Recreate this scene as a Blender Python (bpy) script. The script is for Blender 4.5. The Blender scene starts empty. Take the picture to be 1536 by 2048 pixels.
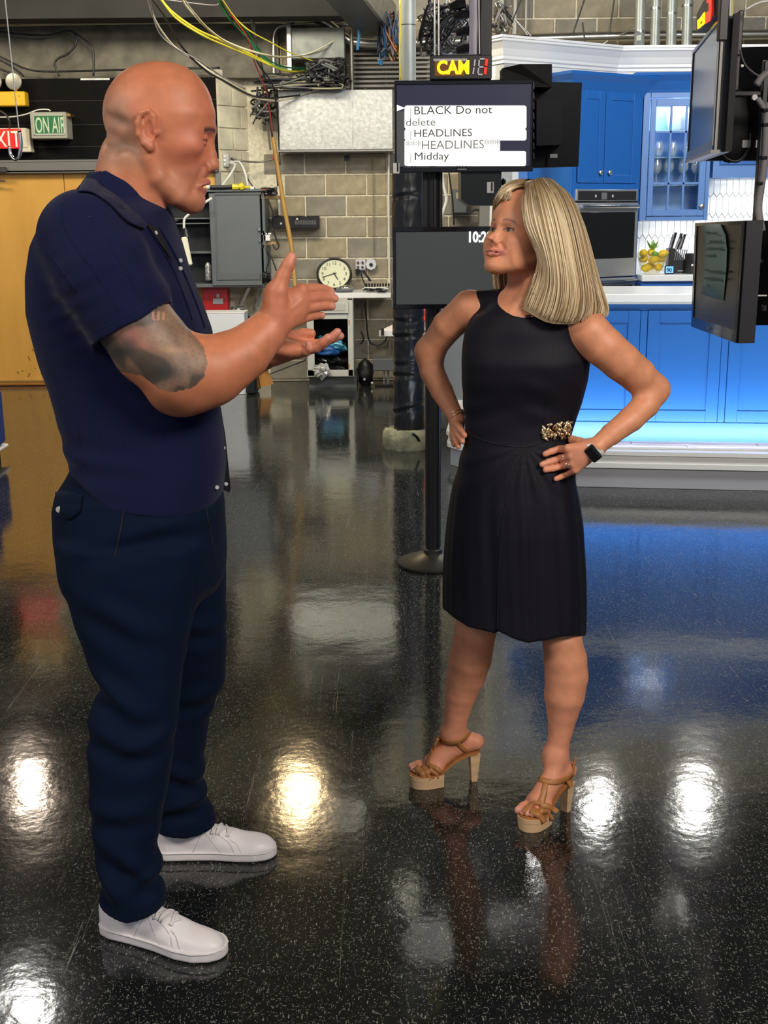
import bpy, bmesh, math, random, time
import numpy as np
from mathutils import Vector, Matrix, Euler
T0 = time.time()
random.seed(7); rng = np.random.RandomState(3)
scn = bpy.context.scene
COL = scn.collection

# ------------------------------------------------------------------ camera
CH, PITCH, FPX, ROLL = 1.635, math.radians(13.9), 2394.0, 0.009
CAMP = np.array([0.0, 0.0, CH])
D0 = np.array([0, math.cos(PITCH), -math.sin(PITCH)])
_r0 = np.array([1.0, 0, 0]); _u0 = np.array([0, math.sin(PITCH), math.cos(PITCH)])
R0 = _r0*math.cos(ROLL) - _u0*math.sin(ROLL)
U0 = _u0*math.cos(ROLL) + _r0*math.sin(ROLL)
cd = bpy.data.cameras.new('camera'); cam = bpy.data.objects.new('camera', cd); COL.objects.link(cam)
cd.sensor_fit = 'VERTICAL'; cd.sensor_height = 36.0; cd.lens = FPX/2048*36.0
cd.clip_start = 0.05; cd.clip_end = 200
_m = Matrix(((R0[0], U0[0], -D0[0], 0), (R0[1], U0[1], -D0[1], 0), (R0[2], U0[2], -D0[2], CH), (0, 0, 0, 1)))
cam.matrix_world = _m
scn.camera = cam

# ------------------------------------------------------------------ world, exposure
w = bpy.data.worlds.new('world'); scn.world = w; w.use_nodes = True
w.node_tree.nodes['Background'].inputs[0].default_value = (0.80, 0.86, 1.0, 1)
w.node_tree.nodes['Background'].inputs[1].default_value = 0.36
vs = scn.view_settings
vs.view_transform = 'Standard'; vs.look = 'None'; vs.gamma = 1; vs.use_curve_mapping = False
vs.exposure = 0.0

def area_light(name, loc, target, size, power, color, sizey=None, spread=180, parent=None):
    l = bpy.data.lights.new(name, 'AREA'); l.energy = power; l.color = color
    l.shape = 'RECTANGLE' if sizey else 'DISK'; l.size = size
    if sizey: l.size_y = sizey
    l.spread = math.radians(spread)
    o = bpy.data.objects.new(name, l); COL.objects.link(o); o.location = loc
    o.rotation_euler = (Vector(target)-Vector(loc)).to_track_quat('-Z', 'Y').to_euler()
    return o
# broad studio soft lights hung from the grid
area_light('soft_light', (2.6, -0.6, 3.9), (0.2, 3.0, 1.1), 1.6, 178, (1.0, 0.90, 0.80), 1.0)
area_light('soft_light', (-2.8, 0.2, 3.9), (0.0, 3.2, 1.2), 1.4, 75, (1.0, 0.90, 0.78), 0.9)
area_light('kitchen_light', (2.9, 5.6, 4.0), (2.6, 9.6, 1.3), 1.8, 170, (0.95, 0.97, 1.0), 0.8)
area_light('wall_light', (-1.0, 8.6, 4.05), (-0.8, 12.2, 1.6), 2.4, 165, (1.0, 0.92, 0.74), 0.6)
area_light('door_light', (-4.6, 9.6, 3.9), (-4.2, 12.1, 1.0), 1.2, 58, (1.0, 0.86, 0.62), 0.5)

# lamps of the grid: (pixel of their glint in the floor), height, diameter, watts, colour
WARM = (1.0, .72, .38); COOL = (1.0, .97, .92)
LAMPS = [(600, 1590, 4.0, .28, 20, WARM), (60, 1575, 4.0, .24, 14, (1.0, .80, .62)), (1390, 1600, 4.05, .24, 16, COOL), (1200, 1615, 4.0, .20, 10, COOL),
         (1035, 1705, 4.1, .18, 12, COOL), (820, 1805, 4.1, .12, 6, COOL), (60, 2030, 4.0, .26, 16, COOL), (1530, 1450, 4.1, .3, 9, COOL)]
# ------------------------------------------------------------------ helpers
def ray(px, py):
    v = D0*FPX + R0*(px-768) - U0*(py-1024); return v/np.linalg.norm(v)
def U(px, py, Y):                       # point on the plane y = Y seen at a pixel of the photograph
    v = ray(px, py); return CAMP + v*(Y/v[1])
def F(px, py, z=0.0):                   # point on the plane z seen at a pixel
    v = ray(px, py); return CAMP + v*((z-CH)/v[2])
def pxm(P):                             # pixels per metre at a point
    return FPX/float(np.dot(np.asarray(P)-CAMP, D0))
def proj(P):
    v = np.asarray(P)-CAMP; d = v@D0
    return 768+FPX*(v@R0)/d, 1024-FPX*(v@U0)/d

MATS = {}
def M(name, col=(.5, .5, .5), rough=.5, metal=0.0, emit=None, es=1.0, noise=0.0, nscale=20.0, bump=0.0, bscale=60.0,
      spec=None, coat=0.0, alpha=1.0, trans=0.0, sss=0.0, col2=None, stretch=None, sheen=0.0, ior=None):
    if name in MATS: return MATS[name]
    m = bpy.data.materials.new(name); m.use_nodes = True; nt = m.node_tree; N = nt.nodes; L = nt.links
    b = N['Principled BSDF']
    b.inputs['Base Color'].default_value = (*col, 1); b.inputs['Roughness'].default_value = rough
    b.inputs['Metallic'].default_value = metal
    if spec is not None: b.inputs['Specular IOR Level'].default_value = spec
    if coat: b.inputs['Coat Weight'].default_value = coat
    if alpha < 1: b.inputs['Alpha'].default_value = alpha
    if trans: b.inputs['Transmission Weight'].default_value = trans
    if ior: b.inputs['IOR'].default_value = ior
    if sheen: b.inputs['Sheen Weight'].default_value = sheen
    if sss:
        b.inputs['Subsurface Weight'].default_value = sss
        b.inputs['Subsurface Radius'].default_value = (.012, .005, .003); b.inputs['Subsurface Scale'].default_value = 1.0
    if emit: b.inputs['Emission Color'].default_value = (*emit, 1); b.inputs['Emission Strength'].default_value = es
    if noise or bump:
        tc = N.new('ShaderNodeTexCoord'); mp = N.new('ShaderNodeMapping'); L.new(tc.outputs['Object'], mp.inputs[0])
        if stretch: mp.inputs['Scale'].default_value = stretch
    if noise:
        nz = N.new('ShaderNodeTexNoise'); nz.inputs['Scale'].default_value = nscale; nz.inputs['Detail'].default_value = 5
        L.new(mp.outputs[0], nz.inputs['Vector'])
        cr = N.new('ShaderNodeValToRGB'); c2 = col2 or tuple(max(0, c*(1-noise)) for c in col)
        cr.color_ramp.elements[0].position = .3; cr.color_ramp.elements[1].position = .7
        cr.color_ramp.elements[0].color = (*c2, 1); cr.color_ramp.elements[1].color = (*[min(1, c*(1+noise*.4)) for c in col], 1)
        L.new(nz.outputs['Fac'], cr.inputs[0]); L.new(cr.outputs[0], b.inputs['Base Color'])
    if bump:
        nb = N.new('ShaderNodeTexNoise'); nb.inputs['Scale'].default_value = bscale; nb.inputs['Detail'].default_value = 4
        L.new(mp.outputs[0], nb.inputs['Vector'])
        bp = N.new('ShaderNodeBump'); bp.inputs['Strength'].default_value = bump; bp.inputs['Distance'].default_value = .01
        L.new(nb.outputs['Fac'], bp.inputs['Height']); L.new(bp.outputs[0], b.inputs['Normal'])
    MATS[name] = m; return m

class MB:
    """collects shapes in world coordinates"""
    def __init__(s): s.v = []; s.f = []; s.mi = []; s.n = 0; s.cur = 0
    def add(s, v, f):
        s.v.append(np.asarray(v, float).reshape(-1, 3)); s.f += [tuple(i+s.n for i in q) for q in f]
        s.mi += [s.cur]*len(f); s.n += len(s.v[-1]); return s
    def box(s, c, size, rot=None, bev=0.0):
        c = np.array(c, float); h = np.array(size, float)/2
        if bev > 0:
            bev = min(bev, h.min()*.98)
            vs_, ix = [], {}
            for sx in (-1, 1):
                for sy in (-1, 1):
                    for sz in (-1, 1):
                        for a in range(3):
                            p = np.array([sx, sy, sz])*(h-bev); p[a] += (sx, sy, sz)[a]*bev
                            ix[(sx, sy, sz, a)] = len(vs_); vs_.append(p)
            fs = []
            for a in range(3):
                b_, c_ = [(1, 2), (2, 0), (0, 1)][a]
                for sg in (-1, 1):
                    q = []
                    for (p, r) in ((-1, -1), (1, -1), (1, 1), (-1, 1)):
                        k = [0, 0, 0]; k[a] = sg; k[b_] = p; k[c_] = r; q.append(ix[(*k, a)])
                    fs.append(tuple(q if sg > 0 else q[::-1]))
            for a in range(3):
                b_, c_ = [(1, 2), (2, 0), (0, 1)][a]
                for p in (-1, 1):
                    for r in (-1, 1):
                        k0 = [0, 0, 0]; k1 = [0, 0, 0]; k0[a] = -1; k1[a] = 1; k0[b_] = k1[b_] = p; k0[c_] = k1[c_] = r
                        q = [ix[(*k0, b_)], ix[(*k1, b_)], ix[(*k1, c_)], ix[(*k0, c_)]]
                        fs.append(tuple(q if p*r > 0 else q[::-1]))
            for sx in (-1, 1):
                for sy in (-1, 1):
                    for sz in (-1, 1):
                        q = [ix[(sx, sy, sz, 0)], ix[(sx, sy, sz, 1)], ix[(sx, sy, sz, 2)]]
                        fs.append(tuple(q if sx*sy*sz > 0 else q[::-1]))
            v = np.array(vs_)
        else:
            v = np.array([[x, y, z] for x in (-1, 1) for y in (-1, 1) for z in (-1, 1)])*h
            fs = [(0, 1, 3, 2), (4, 6, 7, 5), (0, 4, 5, 1), (2, 3, 7, 6), (0, 2, 6, 4), (1, 5, 7, 3)]
        if rot is not None:
            v = v @ np.array(Euler(rot).to_matrix()).T
        return s.add(v+c, fs)
    def tube(s, pts, r, seg=8, cap=True, closed=False):
        P = np.array(pts, float); n = len(P); r = np.broadcast_to(np.asarray(r, float), (n,))
        if closed: T = np.roll(P, -1, 0)-np.roll(P, 1, 0)
        else: T = np.gradient(P, axis=0)
        T /= np.linalg.norm(T, axis=1)[:, None]+1e-12
        up = np.array([0, 0, 1.0]) if abs(T[0][2]) < .9 else np.array([1.0, 0, 0])
        a = np.cross(up, T[0]); a /= np.linalg.norm(a); rings = []
        th = np.arange(seg)/seg*2*math.pi
        for i in range(n):
            a = a-T[i]*(a@T[i]); a /= np.linalg.norm(a)+1e-12; b = np.cross(T[i], a)
            rings.append(P[i]+r[i]*(np.cos(th)[:, None]*a+np.sin(th)[:, None]*b))
        f = []
        for i in range(n if closed else n-1):
            j = (i+1) % n
            for k in range(seg):
                k2 = (k+1) % seg; f.append((i*seg+k, i*seg+k2, j*seg+k2, j*seg+k))
        if cap and not closed: f += [tuple(range(seg))[::-1], tuple((n-1)*seg+k for k in range(seg))]
        return s.add(np.concatenate(rings), f)
    def cyl(s, a, b, r, r2=None, seg=16):
        return s.tube([a, b], [r, r if r2 is None else r2], seg)
    def lathe(s, c, prof, axis=(0, 0, 1), seg=24):          # prof: (radius, height)
        ax = np.array(axis, float); ax /= np.linalg.norm(ax)
        P = [np.array(c, float)+ax*h for r, h in prof]
        up = np.array([0, 0, 1.0]) if abs(ax[2]) < .9 else np.array([1.0, 0, 0])
        a = np.cross(up, ax); a /= np.linalg.norm(a); b = np.cross(ax, a); th = np.arange(seg)/seg*2*math.pi
        v = np.concatenate([p+max(r, 1e-5)*(np.cos(th)[:, None]*a+np.sin(th)[:, None]*b) for p, (r, h) in zip(P, prof)])
        f = [(i*seg+k, i*seg+(k+1) % seg, (i+1)*seg+(k+1) % seg, (i+1)*seg+k) for i in range(len(prof)-1) for k in range(seg)]
        f += [tuple(range(seg))[::-1], tuple((len(prof)-1)*seg+k for k in range(seg))]
        return s.add(v, f)
    def prism(s, poly, d):                                    # planar polygon extruded by vector d
        P = np.array(poly, float); n = len(P); d = np.array(d, float)
        nn = np.cross(P[1]-P[0], P[2]-P[1]); fl = nn@d > 0
        f = [tuple(range(n)), tuple(n+i for i in range(n))[::-1]]+[(i, n+i, n+(i+1) % n, (i+1) % n) for i in range(n)]
        if fl: f = [q[::-1] for q in f]
        return s.add(np.concatenate([P, P+d]), f)
    def sphere(s, c, r, seg=16, rings=10, rot=None):
        r = np.broadcast_to(np.asarray(r, float), (3,)); v = []
        for i in range(rings+1):
            t = math.pi*i/rings
            for k in range(seg):
                p = 2*math.pi*k/seg; v.append([math.sin(t)*math.cos(p), math.sin(t)*math.sin(p), math.cos(t)])
        v = np.array(v)*r
        if rot is not None: v = v @ (np.array(Euler(rot).to_matrix()).T if len(np.shape(rot)) == 1 else np.asarray(rot).T)
        f = [(i*seg+k, (i+1)*seg+k, (i+1)*seg+(k+1) % seg, i*seg+(k+1) % seg) for i in range(rings) for k in range(seg)]
        return s.add(v+np.array(c, float), f)
    def grid(s, G, closed_u=False, closed_v=False):           # G[nu, nv, 3]
        G = np.asarray(G, float); nu, nv = G.shape[:2]; f = []
        for i in range(nu if closed_u else nu-1):
            for k in range(nv if closed_v else nv-1):
                i2, k2 = (i+1) % nu, (k+1) % nv; f.append((i*nv+k, i*nv+k2, i2*nv+k2, i2*nv+k))
        return s.add(G.reshape(-1, 3), f)
    def build(s, name, mat, parent=None, smooth=False, label=None, origin=None, **kw):
        V = np.concatenate(s.v) if s.v else np.zeros((0, 3))
        o0 = np.zeros(3)
        if parent is not None: o0 = np.array(parent['_o'])
        elif origin is not None: o0 = np.array(origin, float)
        else: o0 = np.array([(V[:, 0].min()+V[:, 0].max())/2, (V[:, 1].min()+V[:, 1].max())/2, V[:, 2].min()])
        me = bpy.data.meshes.new(name); me.from_pydata((V-o0).tolist(), [], s.f)
        mats = mat if isinstance(mat, (list, tuple)) else [mat]
        for m in mats: me.materials.append(m)
        if len(mats) > 1: me.polygons.foreach_set('material_index', s.mi)
        if smooth:
            me.polygons.foreach_set('use_smooth', [True]*len(me.polygons))
            if isinstance(smooth, float): me.set_sharp_from_angle(angle=math.radians(smooth))
        o = bpy.data.objects.new(name, me); COL.objects.link(o)
        if parent is not None: o.parent = parent; o['_o'] = o0.tolist()
        else: o.location = o0; o['_o'] = o0.tolist()
        if label: o['label'] = label
        for k, v in kw.items(): o[k] = v
        return o

def thing(name, label, cat, loc, group=None):
    o = bpy.data.objects.new(name, None); COL.objects.link(o); o.location = loc
    o.empty_display_size = .1
    o['label'] = label; o['category'] = cat; o['_o'] = [float(x) for x in loc]
    if group: o['group'] = group
    return o
def one(mb, name, mat, label, cat, group=None, smooth=False, **kw):
    o = mb.build(name, mat, smooth=smooth, **kw); o['label'] = label; o['category'] = cat
    if group: o['group'] = group
    return o
def struct(mb, name, mat, smooth=False, **kw):
    o = mb.build(name, mat, smooth=smooth, **kw); o['kind'] = 'structure'; return o
def spline(pts, n=8, closed=False):
    P = [np.array(p, float) for p in pts]
    if closed: P = [P[-1]]+P+[P[0], P[1]]
    else: P = [2*P[0]-P[1]]+P+[2*P[-1]-P[-2]]
    out = []
    for i in range(1, len(P)-2):
        for k in range(n):
            t = k/n; a, b, c, d = P[i-1], P[i], P[i+1], P[i+2]
            out.append(.5*((2*b)+(-a+c)*t+(2*a-5*b+4*c-d)*t*t+(-a+3*b-3*c+d)*t**3))
    if not closed: out.append(P[-2])
    return np.array(out)
def textmesh(body, size, mat, origin, right, up, parent, name='lettering', depth=.001, align='LEFT', sx=1.0, bold=0.0, label=None):
    cu = bpy.data.curves.new('t', 'FONT'); cu.body = body; cu.size = size; cu.align_x = align
    cu.extrude = depth; cu.offset = bold; cu.resolution_u = 3
    ob = bpy.data.objects.new('t', cu); COL.objects.link(ob)
    dg = bpy.context.evaluated_depsgraph_get(); me = bpy.data.meshes.new_from_object(ob.evaluated_get(dg))
    bpy.data.objects.remove(ob)
    R = np.array(right, float); R /= np.linalg.norm(R); Up = np.array(up, float); Up /= np.linalg.norm(Up); Nn = np.cross(R, Up)
    V = np.array([v.co[:] for v in me.vertices]).reshape(-1, 3)
    V = np.array(origin, float)+V[:, :1]*sx*R+V[:, 1:2]*Up+V[:, 2:]*Nn
    mb = MB(); mb.add(V, [tuple(p.vertices) for p in me.polygons]); bpy.data.meshes.remove(me)
    return mb.build(name, mat, parent, label=label)

# plain materials
black = M('black_plastic', (.010, .010, .012), .35)
blackm = M('black_metal', (.014, .014, .015), .42, .3)
white = M('white_paint', (.78, .78, .76), .45)
steel = M('galvanised_steel', (.42, .43, .42), .35, .85, noise=.35, nscale=14)
grey = M('grey_metal', (.13, .145, .155), .45, .2)
greyp = M('grey_paint', (.30, .31, .31), .5)
# ------------------------------------------------------------------ structure
YW = 12.3        # block wall
YD = 12.05       # dark wall with the wooden doors
# floor : polished black composition tile with pale chips and scratches
def floor_mat():
    m = bpy.data.materials.new('speckled_black_floor'); m.use_nodes = True; nt = m.node_tree; N = nt.nodes; L = nt.links
    b = N['Principled BSDF']; tc = N.new('ShaderNodeTexCoord')
    def vor(scale, stretch=(1, 1, 1), rot=0.0, feat='F1'):
        mp = N.new('ShaderNodeMapping'); mp.inputs['Scale'].default_value = stretch; mp.inputs['Rotation'].default_value = (0, 0, rot)
        L.new(tc.outputs['Object'], mp.inputs[0]); v = N.new('ShaderNodeTexVoronoi'); v.inputs['Scale'].default_value = scale
        v.feature = feat; L.new(mp.outputs[0], v.inputs['Vector']); return v
    def math_(op, a, b_=None, v=None):
        n = N.new('ShaderNodeMath'); n.operation = op; L.new(a, n.inputs[0])
        if b_ is not None: L.new(b_, n.inputs[1])
        if v is not None: n.inputs[1].default_value = v
        return n.outputs[0]
    # chips: small elongated flecks, several orientations
    fac = None
    for sc, st, rt, th in ((120, (1, .30, 1), .3, .20), (135, (.30, 1, 1), .9, .20), (90, (1, .35, 1), 2.0, .14), (125, (1, .30, 1), 1.35, .20), (260, (1, .7, 1), 1.4, .34)):
        v = vor(sc, st, rt); d = math_('LESS_THAN', v.outputs['Distance'], v=th)
        sep = N.new('ShaderNodeSeparateColor'); L.new(v.outputs['Color'], sep.inputs[0])
        k = math_('GREATER_THAN', sep.outputs[0], v=.52); d = math_('MULTIPLY', d, k)
        d = math_('MULTIPLY', d, sep.outputs[1])
        fac = d if fac is None else math_('MAXIMUM', fac, d)
    # scratches
    wv = None
    for rt, sc in ((.4, .55), (1.9, .45), (2.7, .5)):
        mp = N.new('ShaderNodeMapping'); mp.inputs['Rotation'].default_value = (0, 0, rt); mp.inputs['Scale'].default_value = (60*sc, .8*sc, 1)
        L.new(tc.outputs['Object'], mp.inputs[0])
        v = N.new('ShaderNodeTexNoise'); v.inputs['Scale'].default_value = 1.0; v.inputs['Detail'].default_value = 1.5; v.inputs['Distortion'].default_value = .6
        L.new(mp.outputs[0], v.inputs['Vector'])
        a = math_('ABSOLUTE', math_('SUBTRACT', v.outputs['Fac'], v=.70)); a = math_('LESS_THAN', a, v=.0018)
        wv = a if wv is None else math_('MAXIMUM', wv, a)
    sca = math_('MULTIPLY', wv, v=.24)
    fac2 = math_('MAXIMUM', fac, sca)
    dn = N.new('ShaderNodeTexNoise'); dn.inputs['Scale'].default_value = 2.2; dn.inputs['Detail'].default_value = 6
    L.new(tc.outputs['Object'], dn.inputs['Vector'])
    base = N.new('ShaderNodeMix'); base.data_type = 'RGBA'; L.new(dn.outputs['Fac'], base.inputs[0])
    base.inputs[6].default_value = (.0055, .0065, .0065, 1); base.inputs[7].default_value = (.016, .018, .017, 1)
    mx = N.new('ShaderNodeMix'); mx.data_type = 'RGBA'; L.new(fac2, mx.inputs[0])
    L.new(base.outputs[2], mx.inputs[6]); mx.inputs[7].default_value = (.24, .25, .22, 1)
    L.new(mx.outputs[2], b.inputs['Base Color'])
    rg = N.new('ShaderNodeMapRange'); L.new(dn.outputs['Fac'], rg.inputs[0]); rg.inputs[3].default_value = .05; rg.inputs[4].default_value = .15
    ra = math_('ADD', rg.outputs[0], math_('MULTIPLY', wv, v=.25)); L.new(ra, b.inputs['Roughness'])
    # gentle waviness, fine ripple
    n1 = N.new('ShaderNodeTexNoise'); n1.inputs['Scale'].default_value = 42; n1.inputs['Detail'].default_value = 3
    L.new(tc.outputs['Object'], n1.inputs['Vector'])
    n2 = N.new('ShaderNodeTexNoise'); n2.inputs['Scale'].default_value = 5; L.new(tc.outputs['Object'], n2.inputs['Vector'])
    sm = math_('ADD', math_('MULTIPLY', n1.outputs['Fac'], v=.10), math_('MULTIPLY', n2.outputs['Fac'], v=.5))
    bp = N.new('ShaderNodeBump'); bp.inputs['Strength'].default_value = .22; bp.inputs['Distance'].default_value = .012
    L.new(sm, bp.inputs['Height']); L.new(bp.outputs[0], b.inputs['Normal'])
    b.inputs['IOR'].default_value = 1.6
    return m
mb = MB(); mb.add([[-9, -4, 0], [9, -4, 0], [9, 13.5, 0], [-9, 13.5, 0]], [(0, 1, 2, 3)])
struct(mb, 'floor', floor_mat(), origin=(0, 0, 0))
# ceiling : dark deck
ceilm = M('dark_ceiling', (.02, .019, .017), .8, noise=.4, nscale=3)
mb = MB(); mb.box((0, 5, 4.75), (18, 18, .1)); struct(mb, 'ceiling', ceilm)

mortar = M('mortar', (.80, .74, .56), .85, noise=.25, nscale=30)
conc = [M('concrete_block_a', (.37, .325, .235), .8, noise=.26, nscale=9, bump=.5, bscale=90),
        M('concrete_block_b', (.31, .285, .23), .8, noise=.30, nscale=7, bump=.5, bscale=90),
        M('concrete_block_c', (.42, .355, .235), .8, noise=.26, nscale=11, bump=.5, bscale=90)]
mb = MB(); mb.box((1.5, YW+.094, 2.35), (13.5, .2, 4.7)); wall = struct(mb, 'wall_back', mortar, origin=(0, YW, 0))
# one block mesh per finish, shared
BW, BH = .406, .2032
bm_ = []
for k in range(3):
    t = MB().box((0, 0, 0), (BW-.014, .03, BH-.014), bev=.006); o = t.build('concrete_block', conc[k], origin=(0, 0, 0)); bm_.append(o.data); bpy.data.objects.remove(o)
zr0 = U(700, 391, YW)[2]              # a joint seen in the photograph
xr0 = U(611, 410, YW)[0]
rows = range(-9, 11); nb = 0
for r in rows:
    zc = zr0 + BH*(r+.5)
    if zc < 0.08 or zc > 4.0: continue
    for c in range(-1, 15):
        xc = xr0 + BW*(c+.5) + (BW/2 if r % 2 == 0 else 0)
        px, py = proj((xc, YW, zc))
        if px < 440 or (px > 1010 and py > 130) or px > 1580 or py > 800 or py < -60: continue
        if px > 1010 and py > 105: continue
        if xc-BW/2 < U(505, 400, YW)[0]-.15: continue
        o = bpy.data.objects.new('concrete_block', bm_[rng.choice(3, p=[.45, .3, .25])]); COL.objects.link(o); o.parent = wall
        o.location = (xc, -.003*rng.rand(), zc); nb += 1
print('blocks', nb)
# dark side wall with timber doors
dark = M('charcoal_wall_paint', (.0035, .0031, .0027), .8, spec=.15, noise=.3, nscale=8, bump=.3, bscale=30)
band = M('raw_concrete_band', (.17, .155, .12), .85, noise=.45, nscale=6, bump=.6, bscale=20)
xc = U(437, 300, YD)[0]; ztop = U(250, 156, YD)[2]; zdoor = U(120, 347, YD)[2]
xl = -6.2
mb = MB(); mb.box(((xl+xc)/2, YD+.1, (ztop+zdoor+.12)/2), (xc-xl, .2, ztop-zdoor-.12))
# courses of painted block showing as shallow joints
wl = struct(mb, 'wall_left', dark)
for r, pyj in enumerate((200, 248, 292)):
    z = U(300, pyj, YD)[2]; MB().box(((xl+xc)/2, YD-.001, z), (xc-xl-.02, .003, .006)).build('joint_line', M('joint_dark', (.010, .009, .008), .7), wl)
mb = MB(); mb.box(((xl+xc)/2-.0, YD+.16, (ztop+4.7)/2), (xc-xl+1.2, .2, 4.7-ztop)); struct(mb, 'wall_left_upper', band)
# return wall between dark wall and block wall: whitewashed blocks
a0 = np.array([xc, YD]); b0 = np.array([U(505, 400, YW)[0]-.02, YW+.02]); dirv = (b0-a0)/np.linalg.norm(b0-a0); nrm = np.array([dirv[1], -dirv[0]]); ln = np.linalg.norm(b0-a0)
wm = M('whitewashed_masonry', (.66, .62, .46), .75, noise=.3, nscale=5, bump=.5, bscale=30)
mb = MB(); mb.add([[a0[0], a0[1], 0], [b0[0], b0[1], 0], [b0[0], b0[1], 3.0], [a0[0], a0[1], 3.0], [a0[0]-.2, a0[1]+.3, 0], [b0[0]-.2, b0[1]+.3, 0], [b0[0]-.2, b0[1]+.3, 3.0], [a0[0]-.2, a0[1]+.3, 3.0]],
     [(0, 1, 2, 3), (7, 6, 5, 4), (3, 2, 6, 7), (1, 5, 6, 2), (4, 0, 3, 7)])
wr = struct(mb, 'wall_return', M('wash_joint', (.62, .57, .44), .8))
ang = math.atan2(dirv[1], dirv[0])
for r in range(14):
    zc = .10+BH*r+.03
    segs = [(0, .46), (.46, 1)] if r % 2 else [(0, .72), (.72, 1)]
    for s0, s1 in segs:
        cx = a0+dirv*ln*(s0+s1)/2
        MB().box((cx[0]-nrm[0]*-.006, cx[1]+nrm[1]*.006, zc), (ln*(s1-s0)-.014, .024, BH-.014), rot=(0, 0, ang), bev=.004).build('block', wm, wr)
# floor edge board and door threshold
brass = M('brass_threshold', (.75, .45, .14), .25, .9)
z0 = .0
# ------- wooden doors
wood = M('maple_veneer_door', (.66, .36, .075), .38, noise=.15, nscale=1.6, stretch=(3, 1, .5), col2=(.58, .30, .055))
dx = [xl, U(137, 500, YD)[0], xc-.04]
frame = M('brushed_door_frame', (.22, .21, .20), .4, .5)
d = None
for i, (xa, xb) in enumerate(((dx[0], dx[1]), (dx[1], dx[2]))):
    e = bpy.data.objects.new('door_%d' % (i+1), None); COL.objects.link(e); e.location = ((xa+xb)/2, YD+.03, 0); e['_o'] = [(xa+xb)/2, YD+.03, 0]; e['kind'] = 'structure'
    MB().box(((xa+xb)/2, YD+.03, (zdoor+.012)/2), (xb-xa-.006, .045, zdoor-.012-.004), bev=.002).build('door_panel', wood, e)
    MB().box(((xa+xb)/2, YD-.002, .045), (xb-xa-.01, .006, .02), bev=.001).build('threshold_strip', brass, e)
    MB().box(((xa+xb)/2, YD-.006, .012), (xb-xa-.01, .02, .014), bev=.001).build('threshold_strip', M('orange_brass', (.55, .22, .05), .3, .8), e)
    if i == 1:   # scuffs on the door foot
        sc = M('door_scuff', (.22, .09, .02), .6)
        for (px, py, w_, a_) in ((66, 700, 7, .9), (90, 706, 8, -.9), (58, 717, 9, 1.2), (36, 745, 7, 1.0), (58, 750, 9, -1.0), (97, 751, 8, .3), (70, 737, 3, 0), (84, 749, 5, .5), (45, 742, 3, 0)):
            p = U(px, py, YD+.006); MB().box((p[0], YD+.0065, p[2]), (w_/199., .002, .009), rot=(0, a_, 0)).build('scuff', sc, e)
mb = MB()
mb.box(((xl+xc)/2, YD-.03, zdoor+.055), (xc-xl, .1, .11), bev=.006)
mb.box(((xl+xc)/2, YD-.06, zdoor+.115), (xc-xl, .05, .018)); mb.box(((xl+xc)/2, YD-.05, zdoor+.02), (xc-xl, .06, .012))
mb.box((xc-.01, YD-.01, zdoor/2), (.05, .06, zdoor)); struct(mb, 'trim_1', frame)
mb = MB(); p = U(8, 340, YD-.1); mb.box((p[0]-.15, YD-.11, p[2]), (.36, .05, .05), bev=.008); mb.box((p[0]-.25, YD-.09, p[2]-.09), (.5, .02, .014), rot=(0, .06, 0))
one(mb, 'door_closer', M('closer_metal', (.12, .12, .12), .35, .8), 'grey metal door closer at the left frame edge over the wooden door', 'door closer')
# side and rear walls of the studio (out of view, they close the room)
mb = MB(); mb.box((9.0, 4.5, 2.4), (.2, 18, 4.8)); struct(mb, 'wall_right', M('studio_side_wall', (.10, .10, .10), .8))
# ------------------------------------------------------------------ things along the walls
def pb(mb, x0, y0, x1, y1, Y, depth, bev=0.0):       # box whose front face shows at those pixels, front at distance Y
    a = U(x0, (y0+y1)/2, Y); b = U(x1, (y0+y1)/2, Y); t = U((x0+x1)/2, y0, Y); u = U((x0+x1)/2, y1, Y)
    c = ((a[0]+b[0])/2, Y+depth/2, (t[2]+u[2])/2); mb.box(c, (abs(b[0]-a[0]), depth, abs(t[2]-u[2])), bev=bev); return c
plast = M('white_plastic', (.72, .72, .68), .35)
yel = M('yellow_cable', (.75, .60, .03), .4); grn = M('green_cable', (.02, .35, .12), .4)
red = M('red_paint', (.42, .012, .015), .35)
# galvanised duct panel
c = U(672, 240, YW-.35)
t = thing('duct_panel', 'large blank galvanised metal panel hung on the block wall above the clock', 'metal panel', (c[0], YW-.2, U(672, 300, YW-.36)[2]))
mb = MB(); pb(mb, 557, 179, 786, 300, YW-.36, .325, .008); mb.build('panel_body', M('mottled_galvanised', (.50, .51, .48), .42, .55, noise=.25, nscale=26, bump=.15, bscale=40), t)
mb = MB(); pb(mb, 704, 180, 706.5, 299, YW-.363, .01); mb.build('seam', steel, t)
mb = MB(); pb(mb, 556, 300, 787, 303, YW-.37, .33); mb.build('lower_edge', M('dull_steel', (.25, .25, .24), .5, .6), t)
mb = MB(); pb(mb, 689, 311, 699, 322, YW-.035, .02); one(mb, 'tape_patch', black, 'small black square of tape on the block wall under the metal panel', 'tape')
# junction box up in the cables
t = thing('junction_box', 'grey steel wiring box high on the wall with an open dark slot', 'electrical box', tuple(U(637, 165, YW-.2)))
mb = MB(); pb(mb, 582, 55, 690, 118, YW-.42, .36, .01); mb.build('box_body', M('dusty_steel', (.19, .20, .185), .5, .5, noise=.3, nscale=10), t)
mb = MB(); pb(mb, 612, 118, 686, 150, YW-.36, .3); mb.build('dark_slot', black, t)
mb = MB(); pb(mb, 574, 46, 582, 140, YW-.36, .25); mb.build('side_bracket', steel, t)
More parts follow.
